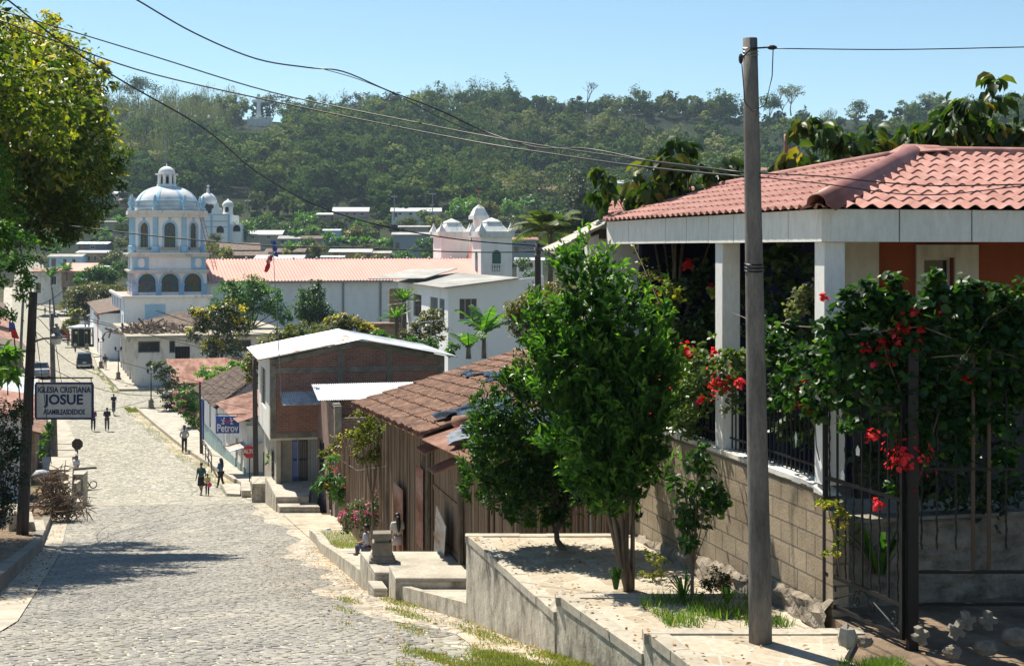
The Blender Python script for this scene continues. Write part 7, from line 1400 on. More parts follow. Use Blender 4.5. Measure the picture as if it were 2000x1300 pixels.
TH = [('ochre two storey house with slate blue upper floor left of the church tower', 152, 207, 520, 493, 330, 'ochre', 'zinc', 4, 9, 4, -.1, 1),
 ('slate blue upper house with grey roof stacked behind the ochre house', 153, 208, 492, 476, 342, 'darkb', 'zinc', 4, 8, 1, -.1, 1),
 ('long low pale blue house with grey roof under the hanging branches', 96, 157, 521, 501, 322, 'blue', 'grey', 5, 8, 3, -.1, 1),
 ('house with bright salmon roof in front of the ochre house', 120, 178, 536, 529, 300, 'adobe', 'pink', 15, 12, 0, -.1, 1),
 ('beige hall with faded pink roof above the far street', 66, 122, 572, 530, 300, 'worn', 'rust', 6, 12, 2, -.2, 1),
 ('brown shed with low grey roof beside the ochre house', 157, 207, 531, 522, 322, 'brick', 'zinc', 3, 8, 2, -.1, 1),
 ('grey block wall house half hidden by the mango leaves', 195, 236, 452, 433, 455, 'greyw', 'grey', 2, 8, 0, -.1, 1),
 ('small pale roof high above the mango branch tips', 222, 262, 384, 378, 500, 'worn', 'zinc', 5, 7, 1, -.1, 1),
 ('small tan roof terrace left of the church dome', 234, 266, 397, 391, 490, 'adobe', 'rust', 4, 7, 1, -.1, 1),
 ('two storey pink house with white roof and open balcony at the hill foot', 651, 718, 436, 413, 470, 'pinkw', 'white', 9, 9, 4, -.05, 2),
 ('house with long white roof sheets right of the pink balcony house', 765, 860, 424, 413, 470, 'worn', 'white', 8, 9, 4, -.05, 1),
 ('small white roof left of the pink balcony house', 620, 648, 430, 419, 472, 'adobe', 'white', 4, 7, 1, -.05, 1),
 ('long white roofed shed right of the distant church', 470, 548, 470, 458, 400, 'greyw', 'white', 9, 12, 2, -.05, 1),
 ('dark brown clay roofed house behind the left end of the nave', 432, 505, 506, 488, 330, 'adobe', 'clay', 14, 12, 2, -.2, 1),
 ('low clay roofed house in front of the dark brown one', 458, 520, 508, 499, 305, 'brick', 'clay', 8, 9, 2, -.2, 1),
 ('wide dark roofed row behind the flag', 520, 592, 505, 492, 335, 'adobe', 'clay', 7, 9, 3, -.05, 1),
 ('house with brilliant white roof just above the nave ridge', 500, 588, 512, 506, 270, 'worn', 'white', 8, 9, 0, -.05, 1),
 ('blue grey house with grey roof left of the big bush row', 545, 592, 482, 466, 390, 'blueg', 'grey', 6, 8, 2, -.05, 1),
 ('small ochre shed with pale roof above the middle of the nave', 646, 722, 505, 492, 300, 'ochre', 'white', 6, 9, 2, -.05, 1),
 ('tiny grey shed with flat white roof by the nave ridge', 630, 668, 512, 502, 275, 'greyw', 'zinc', 3, 5, 1, -.05, 1),
 ('white and pink low house right of the ochre shed', 712, 760, 505, 494, 300, 'pinkw', 'grey', 4, 8, 2, -.05, 1),
 ('large blue grey building with flat roof behind the banana grove', 768, 838, 490, 458, 360, 'blueg', 'grey', 5, 10, 0, -.05, 1),
 ('long grey wall house above the blue grey building', 780, 838, 452, 443, 430, 'greyw', 'grey', 3, 8, 0, -.05, 1),
 ('red roofed house on the lower hillside right of the middle', 1046, 1104, 376, 370, 520, 'worn', 'rust', 7, 7, 4, -.05, 1),
 ('pale roofed houses on the hillside seen through the broad leaves', 1165, 1260, 370, 358, 520, 'worn', 'white', 7, 9, 5, .0, 1),
 ('white roofed house on the slope behind the tall pole', 1482, 1560, 345, 333, 520, 'worn', 'rust', 7, 9, 4, .05, 1),
 ('pale green two storey house right of the white facade towers', 1001, 1048, 492, 468, 330, 'blueg', 'rust', 5, 8, 3, .0, 2),
 ('small white roof on the slope above the coconut palm', 1048, 1082, 440, 430, 440, 'worn', 'white', 4, 7, 1, .0, 1),
 ('white walled house partly hidden behind the coconut palm', 1010, 1060, 530, 508, 260, 'white', 'white', 5, 8, 1, .0, 1),
 ('light blue shack at the foot of the dark wood', 632, 662, 466, 450, 400, 'blue', 'zinc', 3, 6, 1, .0, 1),
 ('grey roof house left of the light blue shack', 590, 626, 478, 466, 388, 'greyw', 'clay', 6, 7, 1, .0, 1)]
for a in TH: town_house(*a)
# rows along the far street
def street_row(side, specs):
    for (y0, y1, h, wc, rc, lb) in specs:
        xe = (XR(y0)+2.6 if side > 0 else XL(y0)-2.2); fr = Frame(1000, y0, 0, -(XR(y0)-XR(y1))/(y1-y0)*1.0 if side > 0 else (XL(y1)-XL(y0))/(y1-y0)); m = (XR(y1)-XR(y0))/(y1-y0) if side > 0 else (XL(y1)-XL(y0))/(y1-y0); fr.a = math.atan(-m); z = prof((y0+y1)/2)+.1
        t = thing('house', lb, 'house', (xe, y0, z), fr.a); L = math.hypot(1, m)*(y1-y0)-.3; W_ = 9.; s = side; hs = [(L*(i+.35)/3, L*(i+.35)/3+1., .9, 2.1) for i in range(3) if i != 1]; d = (L*.45, L*.45+1.1, 0, 2.2)
        mb = MB(); x0, x1 = (0, .25) if s > 0 else (-.25, 0); wall(mb, 'y', 0, L, x0, x1, -1.5, h, hs+[d]); wall(mb, 'x', .251 if s > 0 else -W_, W_ if s > 0 else -.251, 0, .25, -1.5, h); mb.build('wall', WALLC[wc], t)
        for q in hs: window(t, *q, 'y', 0, .06*s, 'white', 'dark', .07, (2, 1))
        door(t, *d, 'y', 0, .08*s, 'plank'); mb = MB(); a_, b_ = (-.6, W_/2) if s > 0 else (.6, -W_/2); mb.slab([(a_, -.4, h), (a_, L, h), (b_, L, h+1.6), (b_, -.4, h+1.6)], .15); c_ = W_+.5 if s > 0 else -W_-.5; mb.slab([(b_, -.4, h+1.6), (b_, L, h+1.6), (c_, L, h), (c_, -.4, h)], .15); mb.build('roof', ROOFC[rc], t)
street_row(1, [(225, 243, 3.2, 'blueg', 'clay', 'blue grey house nearest on the right of the far street'), (244, 262, 3.0, 'worn', 'clay', 'second house on the right of the far street, worn white'), (263, 284, 3.4, 'blue', 'clay', 'light blue third house on the right of the far street'), (285, 310, 3.2, 'worn', 'clay', 'fourth house on the right of the far street'), (311, 340, 3.6, 'white', 'zinc', 'last house on the right end of the street with pale roof')])
street_row(-1, [(137, 150, 3.6, 'adobe', 'clay', 'old stained stone house at the left side of the crossing'), (152, 172, 3.2, 'worn', 'rust', 'house with rusty roof left of the parked pickup'), (176, 200, 3.6, 'pinkw', 'rust', 'pink walled house left of the far street'), (202, 232, 3.2, 'blueg', 'clay', 'blue grey house on the left of the far street'), (236, 275, 3.4, 'worn', 'clay', 'long worn house at the left end of the far street')])
# left foreground houses
LF = Frame(60, 58, 0, -.27); t = thing('house', 'dark timber house at the left edge with a rusty pink sheet roof', 'house', (XL(50)-3.2, 50, prof(50)+.4), LF.a)
z_ = Z(800, 50)-prof(50)-.4; mb = MB(); mb.box(-5, 0, 0, .2, -.5, z_); mb.box(-.2, 0, .21, 9, -2.5, z_); mb.build('wall', MT['plank'], t)
s, n = slope_vecs((0, 1, 0), (-1, 0, 0), 2.0, 5); mb = MB(); sheet(mb, (.75, -.6, z_-.15), (0, 1, 0), s, n, 10, lambda a: 5.5, .1, .014, 0, 0, 6); mb.build('roof', MT['rust_sheet'], t).modifiers.new('s', 'SOLIDIFY').thickness = .01
t = thing('house', 'narrow white walled house behind the hanging church sign', 'house', (XL(64)-2.0, 64, prof(64)), .29); h_ = Z(800, 66)-prof(64); mb = MB(); wall(mb, 'y', 0, 9, -.2, 0, -2, h_, [(2, 3, .2, 2.3)]); mb.box(-6, -.21, 0, .2, -2, h_); mb.build('wall', MT['plaster'], t); door(t, 2, 3, .2, 2.3, 'y', 0, -.08, 'deep_blue')
mb = MB(); mb.slab([(.5, -.4, h_-.1), (.5, 9.5, h_-.1), (-5, 9.5, h_+1), (-5, -.4, h_+1)], .1); mb.build('roof', MT['rust_sheet'], t)
for i, (y0, y1, h, wc, rc, lb) in enumerate(((78, 88, 2.6, 'adobe', 'tile', 'low adobe shed with clay roof under the hanging sign'), (90, 104, 3.0, 'white', 'zinc', 'white house with pale sheet roof left of the walking couple'), (105, 116, 3.0, 'worn', 'white', 'house with very pale roof at the left corner of the crossing'))):
    m = -.30; t = thing('house', lb, 'house', (XL(y0)-2.3-i*.5, y0, prof(y0)), math.atan(.31)); L = (y1-y0)*1.04; mb = MB(); wall(mb, 'y', 0, L, -.25, 0, -1.5, h, [(L*.3, L*.3+1, 0, 2.1), (L*.6, L*.6+1, .9, 2)]); mb.box(-7, -.251, 0, .25, -1.5, h); mb.build('wall', WALLC[wc], t)
    door(t, L*.3, L*.3+1, 0, 2.1, 'y', 0, -.08, 'plank'); window(t, L*.6, L*.6+1, .9, 2, 'y', 0, -.06, 'white', 'dark', .06, (2, 1)); mb = MB(); mb.slab([(.6, -.4, h), (.6, L+.3, h), (-3.5, L+.3, h+1.3), (-3.5, -.4, h+1.3)], .12); mb.slab([(-3.51, -.4, h+1.3), (-3.51, L+.3, h+1.3), (-7.5, L+.3, h), (-7.5, -.4, h)], .12); mb.build('roof', ROOFC[rc], t)
# ------------------------------------------------------------------ trees between the houses (shared meshes, each its own thing)
def proto_tree(pal, seed, kind, n=900, leaf=.16, trunk=.05):
    rg = np.random.default_rng(seed); bl = []
    for i in range(12):
        a = rg.uniform(0, 6.28); q = rg.uniform(0, .68); z = {'round': rg.uniform(.5, 1.35), 'flat': rg.uniform(.75, 1.05)}[kind]; s = rg.uniform(.25, .42); bl.append((math.cos(a)*q, math.sin(a)*q, z, s, s, s*(.8 if kind == 'round' else .45)))
    return tree('leafy_tree', 'x', 'tree', (0, 0, -900), bl, n, leaf, pal, trunk, seed, .5, cr=.45, ncl=90, tw=1)
PR = {k: proto_tree(*v) for k, v in {'bright': ('bright', 301, 'round'), 'dark': ('citrus', 302, 'round'), 'olive': ('olive', 303, 'round'), 'flat': ('forest2', 304, 'flat'), 'grey': ('grey', 305, 'round'), 'yellow': ('yellow', 306, 'round'), 'forest': ('forest', 307, 'round')}.items()}
used = set()
NM = {'bright': 'bright green', 'dark': 'deep green', 'olive': 'olive brown', 'flat': 'spreading greyish', 'grey': 'grey green', 'yellow': 'yellow green', 'forest': 'shadowy green'}
MIDS = [(475, 447, 24, 400, 'bright', 'right beside the distant white church'), (515, 438, 26, 420, 'dark', 'behind the long white roofed shed'), (548, 452, 20, 415, 'dark', 'above the right end of the long white roofed shed'), (600, 428, 26, 440, 'bright', 'left of the pink balcony house'), (575, 440, 22, 430, 'dark', 'between the white shed roof and the pink balcony house'), (610, 450, 20, 420, 'grey', 'below the pink balcony house, left side'), (690, 462, 28, 410, 'olive', 'brown topped, just below the pink balcony house'), (740, 432, 30, 440, 'flat', 'wide, right of the pink balcony house'), (800, 434, 26, 442, 'flat', 'below the long white roof sheets'), (850, 430, 20, 442, 'yellow', 'left above the blue grey building'), (848, 458, 22, 380, 'bright', 'right of the blue grey flat roofed building'), (830, 480, 24, 350, 'dark', 'in front of the blue grey flat roofed building'), (650, 478, 22, 385, 'dark', 'left end of the banana grove'), (620, 490, 22, 330, 'olive', 'between the white roof and the ochre shed'), (600, 478, 20, 380, 'dark', 'beside the grey roof house'), (725, 480, 24, 380, 'grey', 'in the middle of the banana grove'), (765, 478, 20, 375, 'dark', 'left of the blue grey flat roofed building'), (700, 440, 18, 450, 'bright', 'just under the pink balcony house, right side'),
 (410, 482, 22, 300, 'yellow', 'directly right of the church tower'), (445, 492, 18, 290, 'yellow', 'above the left end of the nave roof'), (425, 462, 14, 340, 'grey', 'in front of the distant white church'), (700, 505, 16, 262, 'yellow', 'just above the nave ridge under the ochre shed'), (740, 503, 18, 262, 'olive', 'above the nave ridge right of the ochre shed'), (790, 502, 20, 262, 'bright', 'above the nave ridge below the blue grey building'), (830, 505, 16, 262, 'dark', 'next to the left facade tower'), (955, 415, 26, 430, 'olive', 'with rusty leaves behind the belfry'), (1000, 430, 26, 420, 'grey', 'right of the facade towers, higher up'), (890, 405, 28, 450, 'bright', 'on the bank above the left facade tower'), (930, 395, 26, 460, 'bright', 'on the bank straight above the belfry'), (1040, 395, 28, 460, 'dark', 'on the bank below the red roofed hillside house'), (990, 400, 24, 455, 'bright', 'on the bank between belfry and red roofed house'), (1100, 420, 30, 400, 'dark', 'beside the dark conifer, left side'), (1020, 510, 20, 240, 'dark', 'between the facade tower and the palm'), (1090, 500, 30, 200, 'dark', 'behind the coconut palm, low down'), (1150, 500, 30, 180, 'dark', 'behind the coconut palm, right side'), (1040, 545, 22, 210, 'dark', 'right of the white hall roof'),
 (110, 480, 24, 360, 'bright', 'under the lowest mango branch'), (80, 500, 22, 350, 'grey', 'left of the pale blue house'), (235, 470, 20, 380, 'grey', 'left of the tower windows'), (215, 500, 26, 330, 'grey', 'between ochre house and church tower'), (235, 525, 20, 270, 'dark', 'hugging the left side of the church tower'), (205, 470, 20, 390, 'dark', 'above the ochre house'), (240, 440, 22, 430, 'forest', 'left of the church dome'), (205, 455, 18, 420, 'bright', 'over the grey block wall house'), (160, 540, 16, 300, 'bright', 'below the salmon roof'), (90, 560, 14, 330, 'grey', 'in the far street beside the beige hall'), (230, 415, 22, 450, 'forest', 'just under the tan roof terrace'), (265, 375, 16, 470, 'forest', 'over the left shoulder of the church dome'), (350, 400, 20, 430, 'forest', 'between the two church domes'), (460, 405, 22, 450, 'forest', 'above the belfry of the distant church'), (1450, 345, 26, 480, 'forest', 'on the slope behind the tall utility pole'), (1250, 380, 26, 460, 'forest', 'on the slope seen between the broad leaves'), (1010, 465, 14, 340, 'grey', 'left of the pale green house'), (560, 492, 10, 300, 'yellow', 'beside the flag above the white roof')]
for i, (px, py, r, D, k, wh) in enumerate(MIDS):
    s = r/F*D*1.15; b = P(px, py+r*1.05, D); lb = '%s %stree %s' % (NM[k], '', wh); rg = random.Random(i)
    o = PR[k] if k not in used else None
    if o is not None: used.add(k); o.location = b; o.rotation_euler = (0, 0, rg.uniform(0, 6)); o.scale = (s, s, s*rg.uniform(.8, 1.1)); o['label'] = lb
    else: dup(PR[k], b, rg.uniform(0, 6), lb, (s, s, s*rg.uniform(.8, 1.1)))
for i, (x, y, D) in enumerate(((640, 480, 370), (662, 486, 365), (688, 490, 365), (715, 488, 365), (742, 490, 365), (768, 492, 365), (570, 505, 290), (580, 470, 395), (610, 465, 400), (1030, 410, 440), (130, 545, 300), (100, 555, 300), (235, 445, 400))):
    banana('banana plant '+('first on the left in the grove behind the nave', 'second from the left in the grove behind the nave', 'third from the left in the grove behind the nave', 'fourth from the left in the grove behind the nave', 'fifth from the left in the grove behind the nave', 'last on the right in the grove behind the nave', 'by the brilliant white roof near the flag', 'left of the grey roof house', 'above the grey roof house', 'on the bank over the right facade tower', 'right of the beige hall', 'in front of the beige hall', 'beside the tower window')[i], P(x, y, D), 1.6, 11, 3.6, 400+i, .55)
# ------------------------------------------------------------------ gate, poles, wires, signs
def twisted(mb, x, y, z0, z1, r=.009):
    n = int((z1-z0)/.035); mb.tube([(x+.004*math.cos(i*1.2), y+.004*math.sin(i*1.2), z0+(z1-z0)*i/n) for i in range(n+1)], [r*(1.25 if i % 2 else .8) for i in range(n+1)], 5)
A = P(1612, 1160, 14.0); B = P(1768, 1160, 12.7); A.z = B.z = -3.5; d = (B-A).normalized(); ang = math.atan2(d.y, d.x); L = (B-A).length
t = thing('iron_gate', 'black wrought iron gate leaf standing ajar with scrolls in its bottom panel', 'gate', A, ang); zt_ = 2.25
mb = MB(); mb.box(-.02, .02, -.02, .02, .0, zt_); mb.box(L-.06, L-.02, -.02, .02, .0, zt_)
for z in (.02, .31, 1.25, zt_-.2): mb.box(.021, L-.061, -.016, .016, z-.018, z+.018)
mb.bar((.05, 0, .05), (L/2, 0, .29), .009); mb.bar((L/2, 0, .29), (L-.07, 0, .05), .009)
mb.build('gate_frame', MT['iron'], t); 
for i in range(9):
    x = .08+(L-.2)*i/8; mb = MB(); (twisted(mb, x, 0, .33, zt_-.22) if i % 3 != 1 else mb.box(x-.011, x+.011, -.008, .008, .33, zt_+.02)); mb.build('bar', MT['iron'], t)
for i, c in enumerate((.12, L*.42, L*.60, L-.18)):
    mb = MB(); mb.tube([(c+.075*(1-k/15)*math.cos(k*.7+i), -.0, .17+.09*(1-k/15)*math.sin(k*.7+i)) for k in range(14)], .009, 5); mb.build('scroll', MT['iron'], t)
for x, z in ((.35, 1.28), (.62, 1.55)):
    mb = MB(); mb.add([(x-.03, -.02, z), (x+.03, -.02, z), (x+.035, -.02, z+.06), (x, -.02, z+.10), (x-.035, -.02, z+.06), (x, -.035, z+.04)], [(0, 1, 5), (1, 2, 5), (2, 3, 5), (3, 4, 5), (4, 0, 5), (4, 3, 2, 1, 0)]); mb.build('leaf_ornament', MT['white'], t)
t = thing('iron_fence', 'fixed iron fence panel with thick square post right of the gate', 'fence', P(1782, 1290, 12.7)); z0 = t.location.z
mb = MB(); mb.box(-.045, .045, -.04, .04, -.05, 2.75); mb.build('post', MT['iron'], t)
mb = MB(); r1 = Z(1115, 12.8)-z0; r2 = Z(1178, 12.8)-z0
for z in (r1, r2, 1.7, 2.6): mb.box(.046, 2.2, .06, .09, z-.013, z+.013)
mb.build('rail', MT['iron'], t)
for px, k in ((1805, 1), (1835, 1), (1872, 1), (1905, 0), (1936, 0), (1970, 1), (2010, 1), (2050, 0)):
    x = (px-1782)/F*12.8; mb = MB(); (twisted(mb, x, .08, r1 if k == 0 else r1+.2, 2.58, .01) if k else mb.box(x-.015, x+.015, .065, .09, r1, 2.75)); mb.build('bar', MT['iron'] if k else plain('brown_iron', (.09, .06, .04), .6), t)
t = thing('stone_wall', 'dim rough stone planter wall behind the iron gate', 'wall', FR.w(.25, .12, -.2), FR.a)
rr_ = random.Random(9); na, nb = 90, 14; vs = [(7.*i/na, -.03*abs(math.sin(i*.37+2*math.sin(j*.7)))-rr_.uniform(0, .012), .95*j/nb+.015*math.sin(i*.3)) for i in range(na+1) for j in range(nb+1)]
mb = MB(); mb.add(vs, [((i+1)*(nb+1)+j, (i+1)*(nb+1)+j+1, i*(nb+1)+j+1, i*(nb+1)+j)[::-1] for i in range(na) for j in range(nb)]); mb.box(.0, 7, .0, .16, 0, .95); mb.build('masonry', MT['rubble'], t); mb = MB(); mb.box(0, 7, -.05, .2, .965, 1.0); mb.build('coping', MT['concrete_dark'], t)
for i, (px, py, r, lb) in enumerate(((1798, 1235, .3, 'leftmost'), (1868, 1225, -.55, 'tilted second'), (1888, 1205, .2, 'tilted third'), (1930, 1205, .0, 'upright rightmost'))):
    t = thing('cross_block', lb+' of the four cast concrete cross blocks lying under the gate', 'cross block', P(px, py+26, 12.1+.1*i), .25); mb = MB(); q = .05; u = [(-q, -.5*q), (-.5*q, -.5*q), (-.5*q, -1.6*q), (.5*q, -1.6*q), (.5*q, -.5*q), (1.4*q, -.5*q), (1.4*q, .5*q), (.5*q, .5*q), (.5*q, 1.6*q), (-.5*q, 1.6*q), (-.5*q, .5*q), (-1.4*q, .5*q), (-1.4*q, -.5*q)][1:]
    u = [(x*math.cos(r)-z*math.sin(r), x*math.sin(r)+z*math.cos(r)+.09) for x, z in u]; n = len(u); ext(mb, u, Matrix.Identity(4), -.04, .04); mb.build('block', MT['concrete_dark'], t, bevel=.004)
for i, (px, py, r, lb) in enumerate(((1655, 1240, 24, 'tall pale stone standing at the gate hinge'), (1690, 1250, 20, 'smaller stone beside the pale one at the gate hinge'), (1985, 1240, 34, 'grey boulder at the right edge under the fence'), (1925, 1262, 28, 'flat stone in front of the cross blocks'), (1860, 1270, 24, 'dark stone below the tilted cross blocks'), (1560, 1170, 9, 'small pebble on the terrace by the pole'))):
    t = thing('stone', lb, 'stone', P(px, py+r*.7, 12.2 if px > 1600 else 13.6)); mb = MB(); s = r/F*12.2; rock(mb, (0, 0, s*.6), (s, s*.8, s*(1.1 if i == 0 else .7)), i+40); mb.build('rock', MT['rubble'] if i else MT['concrete'], t)
def pole(label, base, top, r0, r1, mat, name='utility_pole', bands=(), n=18):
    t = thing(name, label, 'utility pole' if name == 'utility_pole' else 'pole', base); d = Vector(top)-Vector(base); mb = MB(); k = 10; mb.tube([d*(i/k)-(Vector((0, 0, .3)) if i == 0 else Vector((0, 0, 0))) for i in range(k+1)], [r0+(r1-r0)*i/k for i in range(k+1)], n); mb.build('shaft', MT[mat], t, smooth=True)
    for b in bands:
        p = d*b; r = (r0+(r1-r0)*b)*1.06; mb = MB()
        for q in (-.03, 0, .03): mb.tube([p+Vector((r*math.cos(a), r*math.sin(a), q+.01*math.sin(a))) for a in np.linspace(0, 6.28, 15)], .007, 4)
        mb.build('wire_band', MT['grey_metal'] if b > .9 else MT['iron'], t)
    return t
pb = Vector((X(1486, 12.7), 12.7, -3.5)); pt = P(1465, 75, 12.7); PL = pole('tall bare concrete utility pole on the nearest terrace', pb, pt, .105, .064, 'pole_concrete', bands=(.62, .978), n=24)
mb = MB(); q = P(1497, 93, 12.7)-pb; mb.tube([P(1466, 95, 12.6)-pb, q], .008, 5); mb.ball(q+Vector((.05, 0, 0)), .028, 8, sq=(1.7, 1, .8)); mb.ball(P(1447, 115, 12.6)-pb, .03, 8, sq=(.7, 1, 1.6)); mb.tube([P(1466, 96, 12.6)-pb, P(1447, 115, 12.6)-pb], .008, 5); mb.build('insulator', MT['iron'], PL)
mb = MB(); mb.tube([P(1510, 97, 12.65)-pb, P(1508, 150, 12.6)-pb, P(1495, 205, 12.6)-pb, P(1470, 218, 12.55)-pb, P(1455, 200, 12.58)-pb, P(1449, 125, 12.6)-pb], .005, 5); mb.build('loop_wire', MT['iron'], PL)
pole('dark wooden side pole between white hall and shrub tree', P(1053, 800, 40), P(1050, 476, 40), .10, .085, 'pole_wood', bands=(.97, .93))
P4 = pole('thick dark wooden pole on the left carrying lamp and church sign', (X(43, 46), 46, prof(46)+.2), P(65, 570, 46), .20, .13, 'pole_wood', bands=(.76,))
pole('grey concrete pole behind the hanging church sign', (X(108, 74), 74, prof(74)), P(101, 612, 74), .18, .11, 'pole_concrete')
pole('slim pole by the old tile house with the handrail', (X(393, 91), 91, prof(91)), P(390, 746, 91), .09, .07, 'pole_wood', n=8)
pole('brown wooden pole in front of the brick house', (X(500, 75), 75, prof(75)), P(497, 700, 75), .15, .11, 'pole_wood')
pole('far concrete pole at the left side of the street', (X(36, 130), 130, prof(130)), P(45, 585, 130), .16, .12, 'pole_concrete', n=8)
pole('second far concrete pole left of the street', (X(107, 300), 300, prof(300)), P(101, 560, 300), .2, .15, 'pole_concrete', n=8)
pole('far pole near the end of the street on the right', (X(98, 260), 260, prof(260)), P(97, 585, 260), .15, .12, 'pole_wood', n=8)
pole('reddish wooden pole rising behind the red roof ridge', P(1536, 420, 40), P(1536, 262, 40), .09, .07, 'rust_sheet', n=8)
# street lamp head with its arm on the wooden pole
b = P4.location; mb = MB(); mb.tube([P(62, 672, 46)-b, P(72, 665, 45.9)-b, P(85, 661, 45.8)-b, P(106, 660, 45.8)-b], .035, 6); mb.build('lamp_arm', MT['grey_metal'], P4)
mb = MB(); c = P(110, 655, 45.8)-b; mb.lathe([(.17, -.1), (.2, .0), (.13, .06), (.10, .10), (.10, .28), (.05, .30), (.05, .38)], 12, c); lh = mb.build('lamp_head', MT['grey_metal'], P4); mb = MB(); mb.lathe([(.13, -.28), (.19, -.101)], 12, c); mb.build('lamp_bowl', MT['white'], lh)
# hanging church sign
sw, sh_ = 111/F*45.6, 69/F*45.6; t = thing('hanging_sign', 'white rectangular church sign with blue lettering hanging over the left side', 'sign', P(125.5, 782.5, 45.6)); MT['sign_blue'] = plain('sign_blue', (.02, .03, .13), .5)
mb = MB(); mb.box(-sw/2+.03, sw/2-.03, -.02, .02, -sh_/2+.03, sh_/2-.03); mb.build('panel', M('sign_panel', (.70, .68, .62), (.84, .82, .77), 2, .6, bmp=.05), t)
mb = MB(); mb.box(-sw/2, sw/2, -.04, .04, sh_/2-.029, sh_/2+.03); mb.box(-sw/2, sw/2, -.04, .04, -sh_/2-.03, -sh_/2+.029); mb.box(-sw/2-.03, -sw/2+.029, -.039, .039, -sh_/2+.03, sh_/2-.03); mb.box(sw/2-.029, sw/2+.03, -.039, .039, -sh_/2+.03, sh_/2-.03); mb.build('frame', MT['sign_blue'], t)
def fit(o, w): o.scale.x = w/max(.01, o.dimensions.x/o.scale.x if o.scale.x else 1); return o
for body, zz, hh, ww, bo in (('IGLESIA CRISTIANA', .345, .26, 1.70, .006), ('JOSUE', .03, .44, 1.26, .012), ('ASAMBLEASDEDIOS', -.36, .23, 1.33, .006)):
    o = text('lettering', body, hh, MT['sign_blue'], t, (0, -.024, zz*sh_/1.13), (R(90), 0, 0), .004, 1, bo); w_ = max(v.co.x for v in o.data.vertices)-min(v.co.x for v in o.data.vertices); o.scale.x = ww/w_
mb = MB(); mb.bar((-sw/2-.35, 0, sh_/2+.17), (sw/2, 0, sh_/2+.17), .025, 5); mb.bar((-sw/2-.1, 0, sh_/2+.17), (-sw/2-.1, 0, -sh_/2-.2), .03, 5)
for x in (-sw/2+.1, sw/2-.05): mb.bar((x, 0, sh_/2), (x, 0, sh_/2+.17), .014, 4)
mb.build('bracket', MT['iron'], t)
def octsign(label, px, py, D, r, front, yb):
    t = thing('stop_sign', label, 'stop sign', (X(px, D), D, prof(D))); z = Z(py, D)-prof(D); mb = MB(); oc = [(r*math.cos(R(22.5+45*i)), z+r*math.sin(R(22.5+45*i))) for i in range(8)]; ext(mb, oc, Matrix.Identity(4), -.012, .012); mb.build('sign_plate', MT['red_paint'] if front else MT['pole_wood'], t); mb = MB(); mb.bar((0, .05, 0), (0, .05, z+.2), .03, 6); mb.build('post', MT['iron'], t); return t, z
t, z = octsign('red octagonal stop sign lettered in white, half behind the wooden pole', 487, 882, 76, .36, True, 940); text('lettering', 'ALTO', .30, MT['white'], t, (0, -.018, z+.02), (R(90), 0, 0), .003, .8, .008)
octsign('dark back of an octagonal stop sign beside the vendor', 151, 867, 82, .34, False, 900)
def wire(label, pts, r=.008):
    p = [P(*q) for q in pts]; o = p[0].copy(); out = []; p = [p[0]*2-p[1]]+p+[p[-1]*2-p[-2]]
    for i in range(1, len(p)-2):
        for k in range(6): u = k/6; out.append(.5*((2*p[i])+(p[i+1]-p[i-1])*u+(2*p[i-1]-5*p[i]+4*p[i+1]-p[i+2])*u*u+(3*p[i]-p[i-1]-3*p[i+1]+p[i+2])*u**3)-o)
    out.append(p[-2]-o); mb = MB(); mb.tube(out, r*.85, 5); b = mb.build('overhead_wire', MT['iron'], None, smooth=True); b.location = o; tag(b, label, 'wire')
wire('highest loose cable entering at the top edge and sagging towards the big pole', [(262, -3, 15), (380, 65, 16), (500, 115, 17), (600, 132, 18), (670, 140, 18), (760, 178, 19), (850, 212, 19), (950, 258, 19), (1050, 288, 18), (1150, 291, 17), (1290, 318, 16), (1460, 338, 13)], .011)
wire('thin branch wire splitting off the highest cable in front of the ridge', [(628, 134, 18), (700, 155, 18), (780, 188, 19), (860, 230, 19), (960, 268, 19), (1100, 292, 17)], .006)
wire('upper of the two parallel cables crossing from the left tree to the pole', [(-10, 18, 20), (135, 60, 20), (300, 110, 20), (530, 180, 20), (800, 237, 19), (1000, 275, 18), (1200, 305, 16), (1460, 338, 13)], .011)
wire('lower of the two parallel cables crossing from the left tree to the pole', [(-10, 36, 19.5), (130, 88, 19.5), (300, 145, 19.5), (600, 212, 19), (900, 272, 18), (1060, 298, 17), (1250, 325, 15), (1460, 346, 13)], .012)
wire('steep cable running from the top left down to the wooden side pole', [(10, -4, 26), (130, 90, 27), (250, 165, 28), (400, 252, 30), (500, 335, 32), (620, 402, 34), (750, 442, 36), (900, 468, 38), (1048, 480, 40)], .02)
wire('long low cable crossing in front of the church tower', [(-10, 422, 40), (250, 455, 40), (500, 478, 40), (700, 484, 40), (900, 492, 40), (1048, 492, 40)], .02)
wire('straight wire leaving the top of the tall pole to the right', [(1512, 95, 12.7), (1750, 97, 12.7), (2010, 92, 12.7)], .006)
wire('upper cable passing over the red roof to the right', [(1462, 338, 12.7), (1600, 344, 12.4), (1800, 362, 12.2), (2010, 360, 12)], .007)
wire('lower cable passing over the red roof to the right', [(1462, 344, 12.7), (1600, 358, 12.4), (1800, 381, 12.2), (2010, 362, 12)], .006)
wire('cable crossing the street in front of the warehouse', [(60, 600, 46), (300, 655, 60), (520, 690, 76)], .018)
wire('cable below the yellow flowering tree', [(300, 605, 70), (420, 640, 72), (640, 660, 76), (840, 668, 80)], .02)
